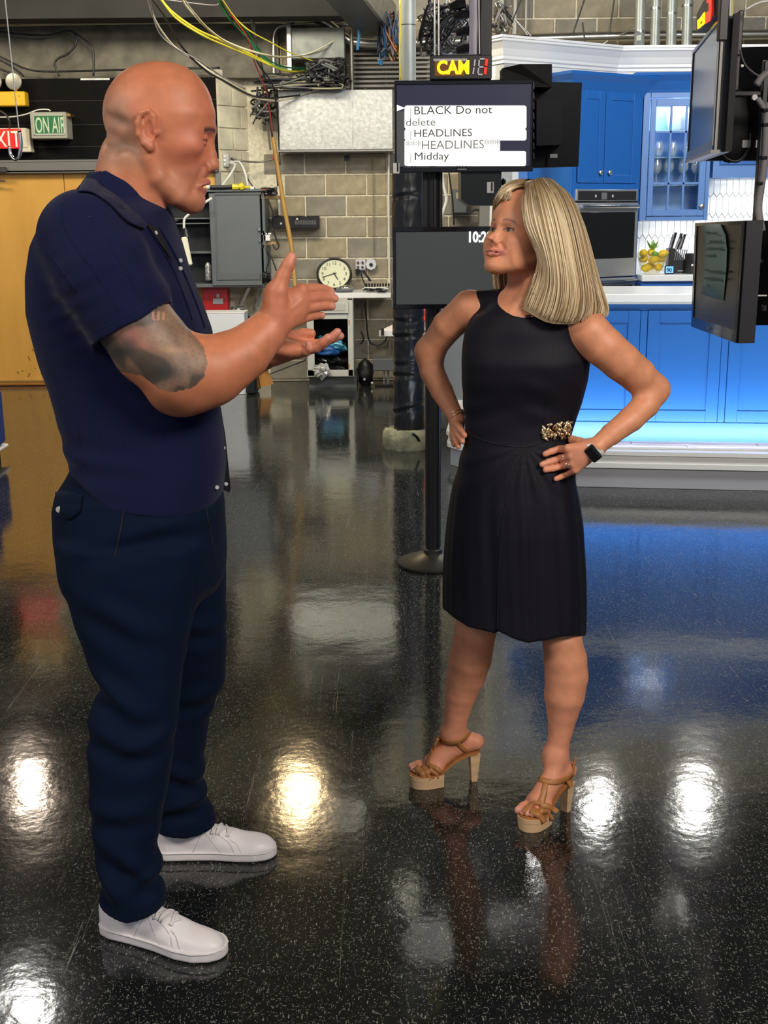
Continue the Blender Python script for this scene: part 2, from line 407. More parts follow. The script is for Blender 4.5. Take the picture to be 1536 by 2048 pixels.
# ceiling side duct coming forward
t = thing('duct_beam', 'dark grey folded steel tray running up to the ceiling beside the wiring box', 'cable tray', tuple(U(700, 60, YW-1)))
a = U(752, 72, YW-.45); b = U(640, -60, YW-2.6)
mb = MB()
for o_, wd in ((0, .30),):
    dd = b-a; P = [a+np.array([-.16, 0, .0]), a+np.array([.16, 0, .0]), a+np.array([.16, 0, .22]), a+np.array([-.16, 0, .22])]
    mb.prism(P, dd)
mb.build('tray', M('tray_steel', (.11, .115, .12), .42, .6), t)
mb = MB(); mb.prism([a+np.array([.16, -.01, -.02]), a+np.array([.19, -.01, -.02]), a+np.array([.19, -.01, .26]), a+np.array([.16, -.01, .26])], dd); mb.build('tray_lip', steel, t)
for i, (xa, xb) in enumerate(((745, 765), (800, 812))):
    pass
# slatted dark louvres high behind cables
t = thing('louvre_vent', 'grey horizontal louvre vent behind the vertical pipe above the prompter', 'vent', tuple(U(770, 170, YW)))
lm = M('louvre_metal', (.20, .19, .17), .5, .4)
for k in range(9):
    mb = MB(); y = 95+k*9.2; pb(mb, 706, y, 862, y+5.2, YW-.14, .06, .002); mb.build('slat', lm, t)
# ------------- conduits (horizontal steel pipes across the top)
def pipe(name, pts, r, mat, label, cat='pipe', n=6, seg=10, group=None, couplings=()):
    P = spline([U(*p) if len(p) == 3 else p for p in pts], n) if n > 1 else np.array([U(*p) for p in pts])
    mb = MB(); mb.tube(P, r, seg)
    if couplings:
        t = thing(name, label, cat, tuple(P[0]), group); mb.build('tube', mat, t, smooth=50.)
        for (px, py, Y, h) in couplings:
            c = U(px, py, Y); MB().box(c, (h, r*3, r*3), bev=.004).build('coupling', mat, t)
        return t
    return one(mb, name, mat, label, cat, group, smooth=50.)
con = M('conduit_steel', (.46, .45, .40), .30, .9)
cond = M('conduit_dull', (.26, .25, .21), .45, .6)
pipe('conduit', [(-30, 48, YW-.5), (100, 44, YW-.5), (350, 42, YW-.5), (600, 42, YW-.5), (640, 38, YW-.5), (690, 40, YW-.5)], .013, con, 'thin bright horizontal conduit just under the black ceiling at top left', 'conduit')
pipe('conduit', [(-30, 15, YW-.45), (120, 24, YW-.45), (250, 22, YW-.45), (640, 14, YW-.45)], .010, con, 'thinnest conduit at the very top left edge of the ceiling', 'conduit')
pipe('conduit', [(-30, 44.5, YW-.3), (300, 39, YW-.3), (560, 38, YW-.3), (622, 36, YW-.3), (650, 44, YW-.3), (694, 78, YW-.3), (722, 86, YW-.3), (800, 86, YW-.3), (1100, 76, YW-.3), (1290, 71, YW-.3), (1560, 68, YW-.3)], .045, con, 'thick bent steel conduit running the whole width under the ceiling', 'conduit', couplings=((600, 37, YW-.3, .1), (775, 86, YW-.3, .08)))
pipe('conduit', [(549, 200, YW-.25), (547, 100, YW-.25), (549, 65, YW-.25), (566, 51, YW-.25), (620, 50, YW-.25), (760, 49, YW-.25)], .016, con, 'narrow bright conduit bending from the horizontal down left of the wiring box', 'conduit')
pipe('conduit', [(512, -5, YW-.4), (508, 15, YW-.4), (509, 60, YW-.4), (514, 110, YW-.4), (528, 200, YW-.3), (541, 300, YW-.2)], .011, cond, 'flexible grey conduit dropping from the junction on the top pipe', 'conduit')
mb = MB(); pb(mb, 497, 11, 516, 24, YW-.55, .1, .006); one(mb, 'conduit_box', con, 'small square steel box on the thin top conduit', 'electrical box')
pipe('conduit', [(777.5, 305, YW-.08), (777.5, 430, YW-.08), (779, 585, YW-.08)], .011, M('white_conduit', (.75, .75, .70), .4), 'thin white vertical conduit beside the prompter above the counter', 'conduit')
pipe('conduit', [(780, 640, YW-.1), (780, 720, YW-.1)], .012, con, 'short steel upright below the counter end', 'conduit')
pipe('conduit', [(703, 60, YW-.35), (704, 180, YW-.35)], .018, cond, 'dull vertical conduit dropping onto the metal panel', 'conduit')
pipe('conduit', [(746, 310, YW-.06), (747, 400, YW-.06), (748, 515, YW-.06)], .0045, cond, 'very thin grey wire conduit down the block wall to the outlet', 'conduit')
# wall above right: struts
for (x, w_) in ((1003, 9), (1030, 6), (1052, 3)):
    mb = MB(); pb(mb, x-w_/2, -30, x+w_/2, 74, YW-.12, .05); one(mb, 'wall_strut', cond, 'upright steel channel on the wall right of the black mast, %s' % {1003: 'widest and leftmost', 1030: 'middle', 1052: 'thinnest and rightmost'}[x], 'strut', 'upright channels right of the black mast')
# black diagonal stay wires
for i, (a_, b_) in enumerate((((1050, -20), (1012, 74)), ((1172, -10), (1145, 70)), ((1165, 45), (1171, 92)), ((1230, -10), (1218, 70)))):
    pipe('stay_wire', [(a_[0], a_[1], YW-.6), (b_[0], b_[1], YW-.6)], .007, black, 'thin dark slanting stay wire on the upper block wall, %s' % ('leftmost', 'second from left', 'short third from left', 'rightmost')[i], 'wire', n=1, group='stay wires on the upper wall')
for i, (a_, b_) in enumerate((((1010, 15), (1055, 70)), ((1018, 25), (1062, 72)), ((1280, 52), (1243, 68)), ((1215, 82), (1190, 98)))):
    pipe('diagonal_wire', [(a_[0], a_[1], YW-.5), (b_[0], b_[1], YW-.5)], .008, con, 'thin bright diagonal wire on the upper block wall, %s' % ('leftmost', 'second from left', 'rightmost, beside the vertical pipes', 'lowest, just above the white crown')[i], 'wire', n=1, group='bright diagonal wires on the upper wall')
# ------------- four vertical pipes behind the kitchen soffit
pg = M('pipe_grey_green', (.36, .39, .35), .4, .3, noise=.2, nscale=12)
for i, (xt, xb_, wd) in enumerate(((1282, 1277, 21), (1314, 1308, 20), (1345, 1341, 21), (1377, 1372, 21))):
    Y = 11.4; r = wd/2/pxm(U(xt, 50, Y))
    t = thing('vertical_pipe', 'grey steel pipe standing behind the white crown, %s of the four' % ('leftmost', 'second from left', 'third from left', 'rightmost')[i], 'pipe', tuple(U(xb_, 130, Y)), 'four vertical pipes behind the crown')
    MB().cyl(U(xb_, 135, Y), U(xt, -40, Y), r, seg=16).build('tube', pg, t, smooth=50.)
    p = U((xt+xb_)/2, (66, 20, 30, 14)[i], Y); MB().cyl(p, p+np.array([0, 0, .02]), r*1.08, seg=16).build('coupling', steel, t, smooth=40.)
    if i == 0:
        for (y, h) in ((66, 7), (86, 9)):
            p = U(1277.5, y, Y-r*.98); MB().box(p, (.035, .004, h/210.)).build('printed_mark', black, t)
# ------------- left : emergency light, exit sign, on air sign
t = thing('emergency_light', 'yellow emergency light box with round clear lamps at the top left', 'emergency light', tuple(U(15, 212, YD-.1)))
ym = M('yellow_enamel', (.80, .47, .015), .4)
mb = MB(); pb(mb, -60, 183, 50, 212, YD-.13, .13, .008); mb.build('housing', ym, t)
mb = MB(); pb(mb, 37.5, 191, 39, 193, YD-.132, .01); mb.build('screw', black, t)
for px, py in ((28, 163), (-12, 163)):
    c = U(px, py, YD-.13); mb = MB(); mb.lathe(c, [(.074, 0), (.078, -.012), (.074, -.02), (.066, -.022)], (0, 1, 0), 24); h = mb.build('lamp_ring', M('lamp_ring', (.35, .33, .27), .35, .6), t, smooth=40.)
    mb = MB(); mb.lathe(c+np.array([0, .015, 0]), [(.02, .03), (.05, .018), (.068, -.012), (.04, -.022), (.01, -.026)], (0, 1, 0), 20); mb.build('lens', M('lamp_lens', (.34, .33, .30), .12, .8), h, smooth=True)
    mb = MB(); mb.cyl(c+np.array([0, .05, -.06]), c+np.array([0, .05, -.12]), .012); mb.build('neck', ym, t)
t = thing('exit_sign', 'red EXIT sign in a cream box at the left edge', 'exit sign', tuple(U(20, 300, YD-.1)))
cream = M('cream_enamel', (.62, .57, .45), .45)
mb = MB(); pb(mb, -40, 256, 55, 296, YD-.12, .12, .008); pb(mb, 44, 296, 62, 304, YD-.12, .12, .004); pb(mb, 40, 258, 60, 300, YD-.11, .11, .006); mb.build('sign_box', cream, t)
mb = MB(); pb(mb, -40, 258, 43, 297, YD-.128, .008); f = mb.build('red_face', M('exit_red', (.75, .01, .01), .4, emit=(1, .02, .01), es=.55), t)
p = U(-27, 294, YD-.131); textmesh('EXIT', .21, M('exit_letters', (.95, .6, .5), .4, emit=(1, .55, .4), es=.5), p, (1, 0, 0), (0, 0, 1), t, sx=.78)
t = thing('on_air_sign', 'green and cream ON AIR sign box on the dark wall', 'sign', tuple(U(100, 277, YD-.2)))
oa = M('oa_grey_green', (.34, .34, .28), .5)
mb = MB(); pb(mb, 61, 224, 133, 277, YD-.22, .22, .006); mb.build('sign_box', oa, t)
mb = MB()
for q in ((66, 229, 129, 232), (66, 267, 129, 271), (66, 229, 69, 271), (126, 229, 129, 271)): pb(mb, *q, YD-.228, .02, .003)
mb.build('rim', M('oa_rim', (.42, .42, .35), .45), t)
mb = MB(); pb(mb, 69, 232, 126.5, 268, YD-.224, .01); mb.build('green_face', M('oa_green', (.02, .15, .06), .4), t)
p = U(71.5, 265.5, YD-.226); textmesh('ON AIR', .2, M('oa_letters', (.50, .60, .42), .5), p, (1, 0, 0), (0, 0, 1), t, sx=.42, bold=.002).scale = (1, 1, 1)
mb = MB(); pb(mb, 132, 227, 141, 233, YD-.2, .15, .004); mb.build('corner_screw', brass, t)
mb = MB(); mb.tube(spline([U(-20, 234, YD-.1), U(20, 234, YD-.1), U(50, 229, YD-.15), U(75, 220, YD-.15), U(95, 219, YD-.15), U(101, 222, YD-.15)], 6), .006); one(mb, 'sign_wire', plast, 'thin white wire looping onto the top of the ON AIR sign', 'wire', smooth=True)
mb = MB(); mb.tube(spline([U(0, 222, YD-.2), U(12, 230, YD-.2), U(19, 243, YD-.2), U(19, 256, YD-.15)], 6), .010); one(mb, 'sign_wire', M('dark_cable', (.03, .03, .03), .5), 'dark cable curving into the top of the EXIT sign', 'wire', smooth=True)
mb = MB(); pb(mb, 161, 156.5, 219, 160, YD-.008, .01); one(mb, 'tape_strip', white, 'white strip of tape along the top of the dark wall', 'tape')
# hanging hook on cord
t = thing('hanging_hook', 'bright steel hook on a long white pull cord in front of the exit sign', 'hook', tuple(U(32, 320, 7.0)))
MB().tube([U(7, -30, 7.0), U(38, 262, 7.0)], .0035, 6).build('cord', plast, t)
P = spline([U(39, 262, 7.0), U(42, 290, 7.0), U(39, 310, 7.0), U(30, 319, 7.0), U(21, 308, 7.0), U(19, 292, 7.0)], 6)
MB().tube(P, np.linspace(.012, .008, len(P)), 8).build('hook_curve', M('chrome', (.75, .75, .72), .15, 1.0), t, smooth=True)
# blue seat corner peeking in at the left edge
t = thing('blue_armchair', 'blue upholstered armchair cut off by the extreme left edge', 'armchair', (-2.9, 8.0, 0))
bl = M('blue_upholstery', (.012, .03, .16), .7)
Y = 8.0; xr_ = U(11, 880, Y)[0]-.085; zt_a = U(0, 765, Y)[2]
MB().box((xr_-.07, Y+.02, .30), (.13, .62, .44), bev=.05).build('arm', bl, t); MB().box((xr_-.72, Y+.02, .30), (.13, .62, .44), bev=.05).build('arm', bl, t)
MB().box((xr_-.395, Y, .28), (.52, .56, .16), bev=.04).build('seat', bl, t); MB().box((xr_-.395, Y+.30, .45), (.60, .12, .62), bev=.05).build('backrest', bl, t)
MB().box((xr_-.395, Y+.02, .085), (.78, .64, .022), bev=.006).build('base_trim', white, t)
for dx in (-.72, -.07):
    for dy in (-.24, .28): MB().cyl((xr_+dx, Y+dy, 0), (xr_+dx, Y+dy, .075), .02).build('leg', black, t)

# ------------- cabinet corner on the block wall
t = thing('wall_cabinet', 'grey steel wall cabinet with its door swung open and dark shelves', 'cabinet', tuple(U(420, 570, YW-.4)))
yc = YW-.55
mb = MB(); pb(mb, 316, 378, 530, 384, yc, .26, .004); pb(mb, 316, 568, 530, 575, yc, .26, .004); pb(mb, 314, 378, 318, 575, yc, .26); pb(mb, 526, 384, 531, 568, yc, .5); mb.build('shell', grey, t); mb = MB(); pb(mb, 318, 380, 531, 573, yc+.24, .02); mb.build('dark_back', M('cabinet_dark', (.012, .014, .018), .6), t)
for (y, a_) in ((436, 0), (446, 0), (505, 0), (503, 1)):
    mb = MB(); pb(mb, 316, y, 424, y+2.2, yc+.06, .18); mb.build('shelf', M('shelf_grey', (.16, .17, .175), .4, .3), t)
mb = MB(); pb(mb, 421, 386, 522, 571, yc-.03, .03, .004); dr = mb.build('door', grey, t)
mb = MB(); pb(mb, 433, 546, 520, 560, yc-.04, .012, .003); pb(mb, 431, 386, 433.5, 560, yc-.038, .01); pb(mb, 430, 385, 522, 390, yc-.04, .012, .003); mb.build('door_lip', M('grey_lip', (.10, .11, .12), .5), dr)
mb = MB(); pb(mb, 516, 456, 521, 462, yc-.06, .03, .003); pb(mb, 517, 480, 521, 485, yc-.05, .03, .003); mb.build('latch', steel, dr)
c = U(417, 548, yc+.1); mb = MB(); mb.lathe(c+np.array([0, 0, -.06]), [(.030, 0), (.032, .01), (.032, .14), (.02, .16), (.015, .17)], seg=16)
one(mb, 'spray_can', M('can_white', (.5, .5, .5), .3, .5, noise=.8, nscale=40), 'white and grey can on the bottom shelf of the grey cabinet', 'can', smooth=40.)
for i, (x, y) in enumerate(((322, 443), (344, 440))):
    mb = MB(); c = U(x, y, yc+.15); mb.sphere(c, (.07, .05, .02), 12, 6); one(mb, 'cable_coil', plast, 'small white coil of cable on the upper cabinet shelf, %s one' % ('left', 'right')[i], 'cable coil', 'white coils on the cabinet shelf', smooth=True)
# hanging white power tap
t = thing('power_strip', 'white outlet strip dangling on a white cord in front of the cabinet', 'power strip', tuple(U(376, 530, yc-.2)))
MB().tube(spline([U(424, 396, yc-.2), U(395, 415, yc-.2), U(374, 432, yc-.2), U(368.5, 440, yc-.2), U(368, 458, yc-.2)], 5), .012, 8).build('cord', plast, t, smooth=True)
mb = MB(); mb.tube([U(370, 456, yc-.2), U(373, 474, yc-.2)], [.016, .03], 8); mb.build('plug', black, t)
a_, b_ = U(368, 474, yc-.22), U(379, 531, yc-.22); mb = MB(); mb.box((a_+b_)/2, (.06, .04, np.linalg.norm(b_-a_)), rot=(0, -math.atan2(b_[0]-a_[0], a_[2]-b_[2]), 0), bev=.012); mb.build('strip_body', M('cream_plastic', (.8, .8, .62), .4), t)
# things on top of the cabinet
g = 'small items on top of the grey cabinet'
for i, (x0, y0, x1, y1, m, lb) in enumerate(((446, 372, 467, 378, cream, 'beige tag lying on top of the grey cabinet'), (478, 374, 490, 379, white, 'white tag at the right of the cabinet top'), (500, 373, 508, 379, white, 'small white plug end on the cabinet top'))):
    mb = MB(); pb(mb, x0, y0, x1, y1, yc, .08, .004); one(mb, 'tag', m, lb, 'tag')
mb = MB(); mb.tube([U(420, 375, yc), U(444, 375, yc), U(466, 374, yc)], .022, 8); mb.cur = 1
mb.tube([U(465, 374, yc), U(480, 374, yc)], [.03, .02], 8); mb.tube([U(480, 375, yc), U(488, 371, yc)], .035, 8); mb.tube([U(490, 374, yc), U(500, 374, yc)], .012, 6)
one(mb, 'extension_plug', [black, yel], 'black and yellow plug lying on top of the grey cabinet', 'plug', smooth=40.)
mb = MB(); mb.tube([U(413, 374, yc), U(420, 374, yc)], .02, 8); one(mb, 'plug_prong', plast, 'white plug end just right of the man\'s lips on the cabinet top', 'plug')
mb = MB(); pb(mb, 446, 308, 458, 334, YD+.0, .06, .004); o = thing('wall_outlet', 'grey outlet box on the whitewashed wall corner', 'outlet', tuple(U(452, 334, YD)))
mb.build('outlet_box', M('outlet_grey', (.45, .46, .44), .4), o)
for y in (313, 321, 329): mb = MB(); pb(mb, 447, y-2.5, 452, y+2.5, YD-.01, .012, .003); mb.build('socket', white, o)
cab = lambda nm, pts, r, m, lb, g=None: one(MB().tube(spline([U(*p) for p in pts], 6), r, 6), nm, m, lb, 'cable', g, smooth=True)
cab('cable', [(459, 326, 12.0), (470, 330, 11.9), (460, 350, 11.8), (443, 373, 11.8)], .011, plast, 'white cord from the wall outlet falling left to the cabinet top')
cab('cable', [(459, 325, 12.0), (478, 324, 11.9), (490, 345, 11.8), (496, 373, 11.8)], .011, plast, 'white cord from the wall outlet arching right to the cabinet top')
cab('cable', [(461, 318, 12.0), (480, 328, 11.9), (498, 362, 11.8), (512, 380, 11.8)], .006, black, 'thin black cord from the wall outlet arching over the cabinet')
cab('cable', [(462, 315, 12.0), (485, 322, 12.0), (520, 324, 12.1), (547, 318, 12.1)], .010, cond, 'grey cord from the wall outlet running right along the blocks')
# clutter to the right of the cabinet: little wooden shelves with a tangle
for i, (x0, y0, x1, y1, lb) in enumerate(((522, 391, 556, 398, 'small plywood shelf at the top right of the grey cabinet'), (524, 484, 553, 490, 'small plywood shelf at the middle right of the grey cabinet'), (524, 567, 560, 573, 'small plywood shelf at the bottom right of the grey cabinet'))):
    mb = MB(); pb(mb, x0, y0, x1, y1, yc+.05, .3, .002); one(mb, 'bracket_shelf', M('plywood', (.50, .33, .15), .6, noise=.2), lb, 'shelf')
def tangle(name, x0, y0, x1, y1, Y, n, r, mats, label, cat='cable tangle', dy=.15, seed=1, npt=5):
    rr = np.random.RandomState(seed); mb = MB()
    for k in range(n):
        mb.cur = k % len(mats)
        pts = [U(rr.uniform(x0, x1), rr.uniform(y0, y1), Y+rr.uniform(-dy, dy)) for _ in range(npt)]
        mb.tube(spline(pts, 4), r*rr.uniform(.7, 1.4), 5)
    return one(mb, name, mats, label, cat, smooth=True, kind='stuff')
dk = [black, M('dark_cable', (.03, .03, .03), .5), M('grey_cable', (.16, .16, .15), .5)]
tangle('cable_tangle', 522, 376, 554, 391, yc+.1, 26, .008, dk+[M('red_cable', (.45, .04, .03), .5)], 'dark tangle of thin cables on the top plywood shelf', seed=2)
tangle('cable_tangle', 526, 545, 540, 565, yc+.05, 12, .014, [black], 'black knot of cables by the lower right cabinet corner', seed=3)
mb = MB(); pb(mb, 527, 470, 540, 482, yc, .1, .004); pb(mb, 524, 466, 542, 469, yc, .06); one(mb, 'connector_block', [white], 'small white connector block on the middle plywood shelf', 'connector')
mb = MB(); pb(mb, 523, 489, 529, 497, yc, .06, .004); pb(mb, 525, 462, 528, 470, yc, .05); one(mb, 'clip', black, 'black clip hanging under the middle plywood shelf', 'clip')
for i, (pts, lb) in enumerate(((((537, 400), (546, 430), (536, 455), (535, 468)), 'black cable drooping from the top plywood shelf'), (((545, 455), (553, 480), (558, 492), (552, 499), (545, 488)), 'black cable hook curling right of the middle shelf'), (((532, 496), (538, 520), (533, 540), (541, 552)), 'wavy black cable under the middle plywood shelf'), (((532, 496), (545, 520), (553, 542)), 'straight black cable slanting right under the middle plywood shelf'))):
    cab('cable', [(x, y, yc) for x, y in pts], .007, black, lb)
mb = MB(); pb(mb, 556, 368, 560, 430, YW-.1, .05); one(mb, 'conduit_stub', M('white_conduit'), 'short white vertical conduit above the black rack unit', 'conduit')
# black rack unit on the wall
t = thing('rack_unit', 'black slim electronics unit with a vent grille on the block wall', 'electronics', tuple(U(592, 458, YW-.2)))
mb = MB(); pb(mb, 544, 433, 638, 457, YW-.2, .2, .005); mb.build('case', black, t)
for k in range(14):
    mb = MB(); x = 590+k*3.1; pb(mb, x, 440.5, x+1.9, 449, YW-.205, .01); mb.build('vent_slot', M('slot_grey', (.12, .12, .12), .4), t)
for (x, y) in ((560, 445), (574, 445), (592, 436)): mb = MB(); pb(mb, x, y, x+4, y+4, YW-.208, .01, .002); mb.build('indicator', plast, t)
# long thin wooden pole leaning / hanging
pm = M('varnished_pole', (.42, .24, .05), .35, noise=.3, nscale=4, stretch=(1, 1, .3))
pipe('wooden_pole', [(546, 275, YW-.7), (566, 400, YW-.72), (584, 500, YW-.75), (590, 572, YW-.8)], .021, pm, 'long varnished wooden pole leaning on the block wall', 'pole', n=4)
pipe('wooden_pole', [(553, 330, YW-.66), (572, 430, YW-.68), (590, 540, YW-.7), (593, 572, YW-.7)], .008, pm, 'thin second pole beside the long wooden pole', 'pole', n=4)
# clock
t = thing('wall_clock', 'round black rimmed clock with a pale face tilted behind the counter', 'clock', tuple(U(668, 572, YW-.3)))
cc = U(668.5, 549, YW-.25); cr = .176
tl = Matrix.Rotation(math.radians(-30), 3, 'X'); ax = np.array(tl @ Vector((0, 1, 0))); upv = np.array(tl @ Vector((0, 0, 1)))
mb = MB(); mb.lathe(cc, [(cr*.86, -.012), (cr*.9, -.03), (cr*.96, -.034), (cr, -.02), (cr, .03), (cr*.8, .035)], ax, 40); mb.build('rim', black, t, smooth=40.)
mb = MB(); mb.lathe(cc, [(cr*.87, .01), (cr*.87, -.012), (cr*.80, -.014), (.01, -.0142)], ax, 40); mb.build('face', M('clock_face', (.66, .67, .47), .5), t)
for k in range(1, 13):
    a = math.radians(90-30*k); s = str(k)
    p = cc+cr*.66*(math.cos(a)*np.array([1, 0, 0])+math.sin(a)*upv)-ax*.017-upv*.016
    textmesh(s, .048, M('clock_black', (.03, .03, .03), .5), p, (1, 0, 0), upv, t, name='numeral', align='CENTER', depth=.0005)
for nm, (ex, ey), wd, ln_ in (('hour_hand', (676, 562), .008, 1), ('minute_hand', (644, 556.5), .006, 1)):
    q = U(ex, ey, YW-.27); d_ = q-cc; d_ -= ax*(d_@ax); s_ = np.cross(d_, ax); s_ /= np.linalg.norm(s_)
    p0 = cc-ax*.018-d_*.18; p1 = cc-ax*.018+d_
    mb = MB(); mb.prism([p0-s_*wd, p0+s_*wd, p1+s_*wd*.6, p1-s_*wd*.6], -ax*.002); mb.build(nm, M('clock_black'), t)
# outlet with speaker grille
t = thing('outlet_plate', 'white double outlet plate with a round white dial beside it', 'outlet', tuple(U(731, 542, YW-.1)))
mb = MB(); pb(mb, 711, 519, 731, 540, YW-.08, .08, .004); mb.build('plate', M('plate_grey', (.6, .6, .62), .4), t)
for x in (716, 725):
    for y in (525, 534): mb = MB(); c = U(x, y, YW-.085); mb.lathe(c, [(.012, 0), (.012, -.012), (.008, -.014)], (0, 1, 0), 10); mb.build('socket', M('socket_dark', (.08, .03, .03), .4), t)
mb = MB(); c = U(742, 529, YW-.08); mb.lathe(c, [(.058, .06), (.058, 0), (.052, -.012), (.045, -.012)], (0, 1, 0), 8); mb.build('dial_body', M('plate_pale', (.66, .68, .75), .35), t)
mb = MB(); mb.lathe(c+np.array([0, -.014, 0]), [(.018, 0), (.018, -.012), (.01, -.014)], (0, 1, 0), 14); mb.build('dial_knob', black, t)
mb = MB(); pb(mb, 711, 538, 719, 549, YW-.12, .1, .005); mb.build('adapter', black, t)
for i, pts in enumerate((((720, 540), (726, 560), (733, 575), (738, 580)), ((724, 540), (735, 555), (739, 562)), ((727, 540), (735, 552), (742, 562)))):
    cab('cable', [(x, y, YW-.2) for x, y in pts], .007, black, 'thin black lead from the outlet plate to the counter, %s' % ('leftmost', 'middle', 'rightmost')[i], 'leads below the outlet plate')
# counter with white edge, cabinet below
t = thing('counter_top', 'narrow white countertop on the block wall under the clock', 'countertop', tuple(U(720, 597, YW-.6)))
mb = MB(); pb(mb, 600, 586, 782, 596.5, YW-.62, .60, .004); mb.build('slab', white, t)
t = thing('base_cabinet', 'off white base cabinet with a drawer and a missing door showing dark inside', 'cabinet', (U(665, 768, YW-.75)[0], YW-.4, 0))
yf = YW-.64; x0, x1 = U(614, 700, yf)[0], U(706, 700, yf)[0]; ztop = U(660, 597, yf)[2]; cw = M('cabinet_offwhite', (.56, .56, .50), .5, noise=.12, nscale=5)
zk = U(660, 754, yf)[2]
mb = MB(); mb.box((x0+.01, yf+.32, (ztop+zk)/2), (.02, .6, ztop-zk)); mb.box((x1-.01, yf+.32, (ztop+zk)/2), (.02, .6, ztop-zk)); mb.box(((x0+x1)/2, yf+.32, zk+.01), (x1-x0, .6, .02)); mb.box(((x0+x1)/2, yf+.61, (ztop+zk)/2), (x1-x0, .02, ztop-zk)); mb.box(((x0+x1)/2, yf+.32, ztop-.01), (x1-x0, .6, .02)); mb.build('carcass', M('cabinet_inside', (.02, .02, .022), .6), t)
mb = MB(); mb.box((x1+.004, yf+.31, (ztop+zk)/2), (.008, .62, ztop-zk)); mb.build('side_panel', M('cabinet_side', (.36, .37, .36), .5), t)
mb = MB(); pb(mb, 614, 597, 628, 752, yf-.01, .02); pb(mb, 696, 597, 706, 752, yf-.01, .02); pb(mb, 614, 740, 706, 753, yf-.01, .02); pb(mb, 628, 628, 696, 638, yf-.01, .02); pb(mb, 614, 597, 706, 600, yf-.01, .02); mb.build('face_frame', cw, t)
mb = MB(); pb(mb, 629, 601, 697, 627, yf-.03, .03, .004); dd_ = mb.build('drawer', cw, t); mb = MB(); pb(mb, 636, 606, 690, 622, yf-.034, .008, .003); mb.build('raised_field', M('cabinet_field', (.50, .50, .45), .5), dd_)
mb = MB(); mb.box(((x0+x1)/2+.02, yf+.35, zk/2), (x1-x0+.02, .58, zk)); mb.build('toe_kick', M('toe_grey', (.12, .13, .13), .5), t)
for y in (645, 732): mb = MB(); pb(mb, 697, y-5, 699, y+5, yf-.013, .01); mb.build('rust_mark', M('rust', (.45, .20, .04), .7), t)
def blob(name, px, py, Y, r, mat, label, cat, seed=0, amp=.25, sm=True):
    rr = np.random.RandomState(seed); mb = MB(); mb.sphere((0, 0, 0), 1, 22, 16); v = mb.v[0]
    d = 1+amp*np.sin(v@rr.randn(3)*3+rr.rand()*6)*.5+amp*np.sin(v@rr.randn(3)*6+1)*.35
    d = d+(amp > .3)*rr.randn(len(d))*amp*.28; v = v*d[:, None]*np.array(r); mb.v[0] = v+U(px, py, Y); return one(mb, name, mat, label, cat, smooth=(amp <= .3))
blob('blue_bag', 662, 686, yf+.25, (.14, .12, .07), M('light_blue_plastic', (.10, .38, .55), .25), 'crumpled pale blue plastic bag inside the base cabinet', 'bag', 3, .5)
blob('blue_basin', 656, 700, yf+.22, (.13, .12, .05), M('blue_plastic', (.02, .10, .30), .3), 'dark blue plastic bundle under the pale blue bag', 'bag', 4, .3)
blob('dark_bag', 665, 725, yf+.25, (.17, .15, .07), M('black_bag', (.012, .012, .012), .25), 'black plastic bag at the bottom of the base cabinet', 'bag', 5, .4)
blob('clear_wrap', 641, 740, yf-.06, (.07, .06, .055), M('clear_crinkle', (.55, .55, .52), .15, .3), 'crinkled clear plastic wrap at the foot of the base cabinet opening', 'plastic wrap', 6, .6)
# things on the counter
t = thing('silver_gadget', 'small silver device lying on the counter in front of the clock', 'device', tuple(U(688, 584, YW-.5)))
mb = MB(); pb(mb, 671, 577, 705, 584, YW-.55, .2, .01); mb.build('body', grey, t); mb = MB(); mb.sphere(U(692, 575, YW-.5), (.07, .06, .025), 14, 8); mb.build('dome', M('chrome'), t, smooth=True)
t = thing('mixer_box', 'row of black and white connectors on the counter by the white conduit', 'electronics', tuple(U(755, 585, YW-.5)))
mb = MB(); pb(mb, 730, 576, 781, 583, YW-.5, .2, .004); mb.build('tray', white, t)
for k in range(9):
    mb = MB(); x = 731+k*5.6; pb(mb, x, 567, x+3.6, 578, YW-.52, .05, .004); mb.build('connector', black, t)
tangle('cable_tangle', 724, 574, 781, 583, YW-.6, 12, .006, [plast, black], 'loose white and black leads across the counter connectors', seed=9, dy=.05)
# below the counter
cab('cable', [(730, 605, YW-.2), (733, 640, YW-.2), (738, 680, YW-.2), (752, 690, YW-.2), (768, 684, YW-.2), (775, 672, YW-.2)], .009, black, 'long black cable looping below the counter')
cab('cable', [(722, 662, YW-.3), (727, 678, YW-.3), (721, 688, YW-.3)], .010, black, 'short black cable beside the cabinet side')
blob('backpack', 731, 745, YW-.45, (.078, .09, .135), M('backpack_black', (.010, .010, .011), .5), 'small black backpack on the floor beside the base cabinet', 'backpack', 8, .18)
for (x, y) in ((729, 759), (744, 766)): mb = MB(); mb.sphere(U(x, y, YW-.56), .012, 8, 6); one(mb, 'reflector', white, 'small white reflector on the black backpack, %s' % ('upper left' if x < 735 else 'lower right'), 'reflector', 'reflectors on the backpack')
t = thing('small_stool', 'low grey metal stool beside the black backpack', 'stool', (U(765, 770, YW-.5)[0], YW-.4, 0))
mb = MB(); pb(mb, 746, 718, 790, 742, YW-.55, .3, .006); mb.build('seat_box', M('stool_grey', (.17, .18, .19), .45, .3), t)
for x in (768, 776): p = U(x, 742, YW-.5); MB().cyl(p, (p[0], p[1], .02), .011).build('leg', steel, t)
p = U(772, 769, YW-.5); MB().box((p[0], YW-.5, .01), (.22, .1, .02), bev=.003).build('foot', black, t)
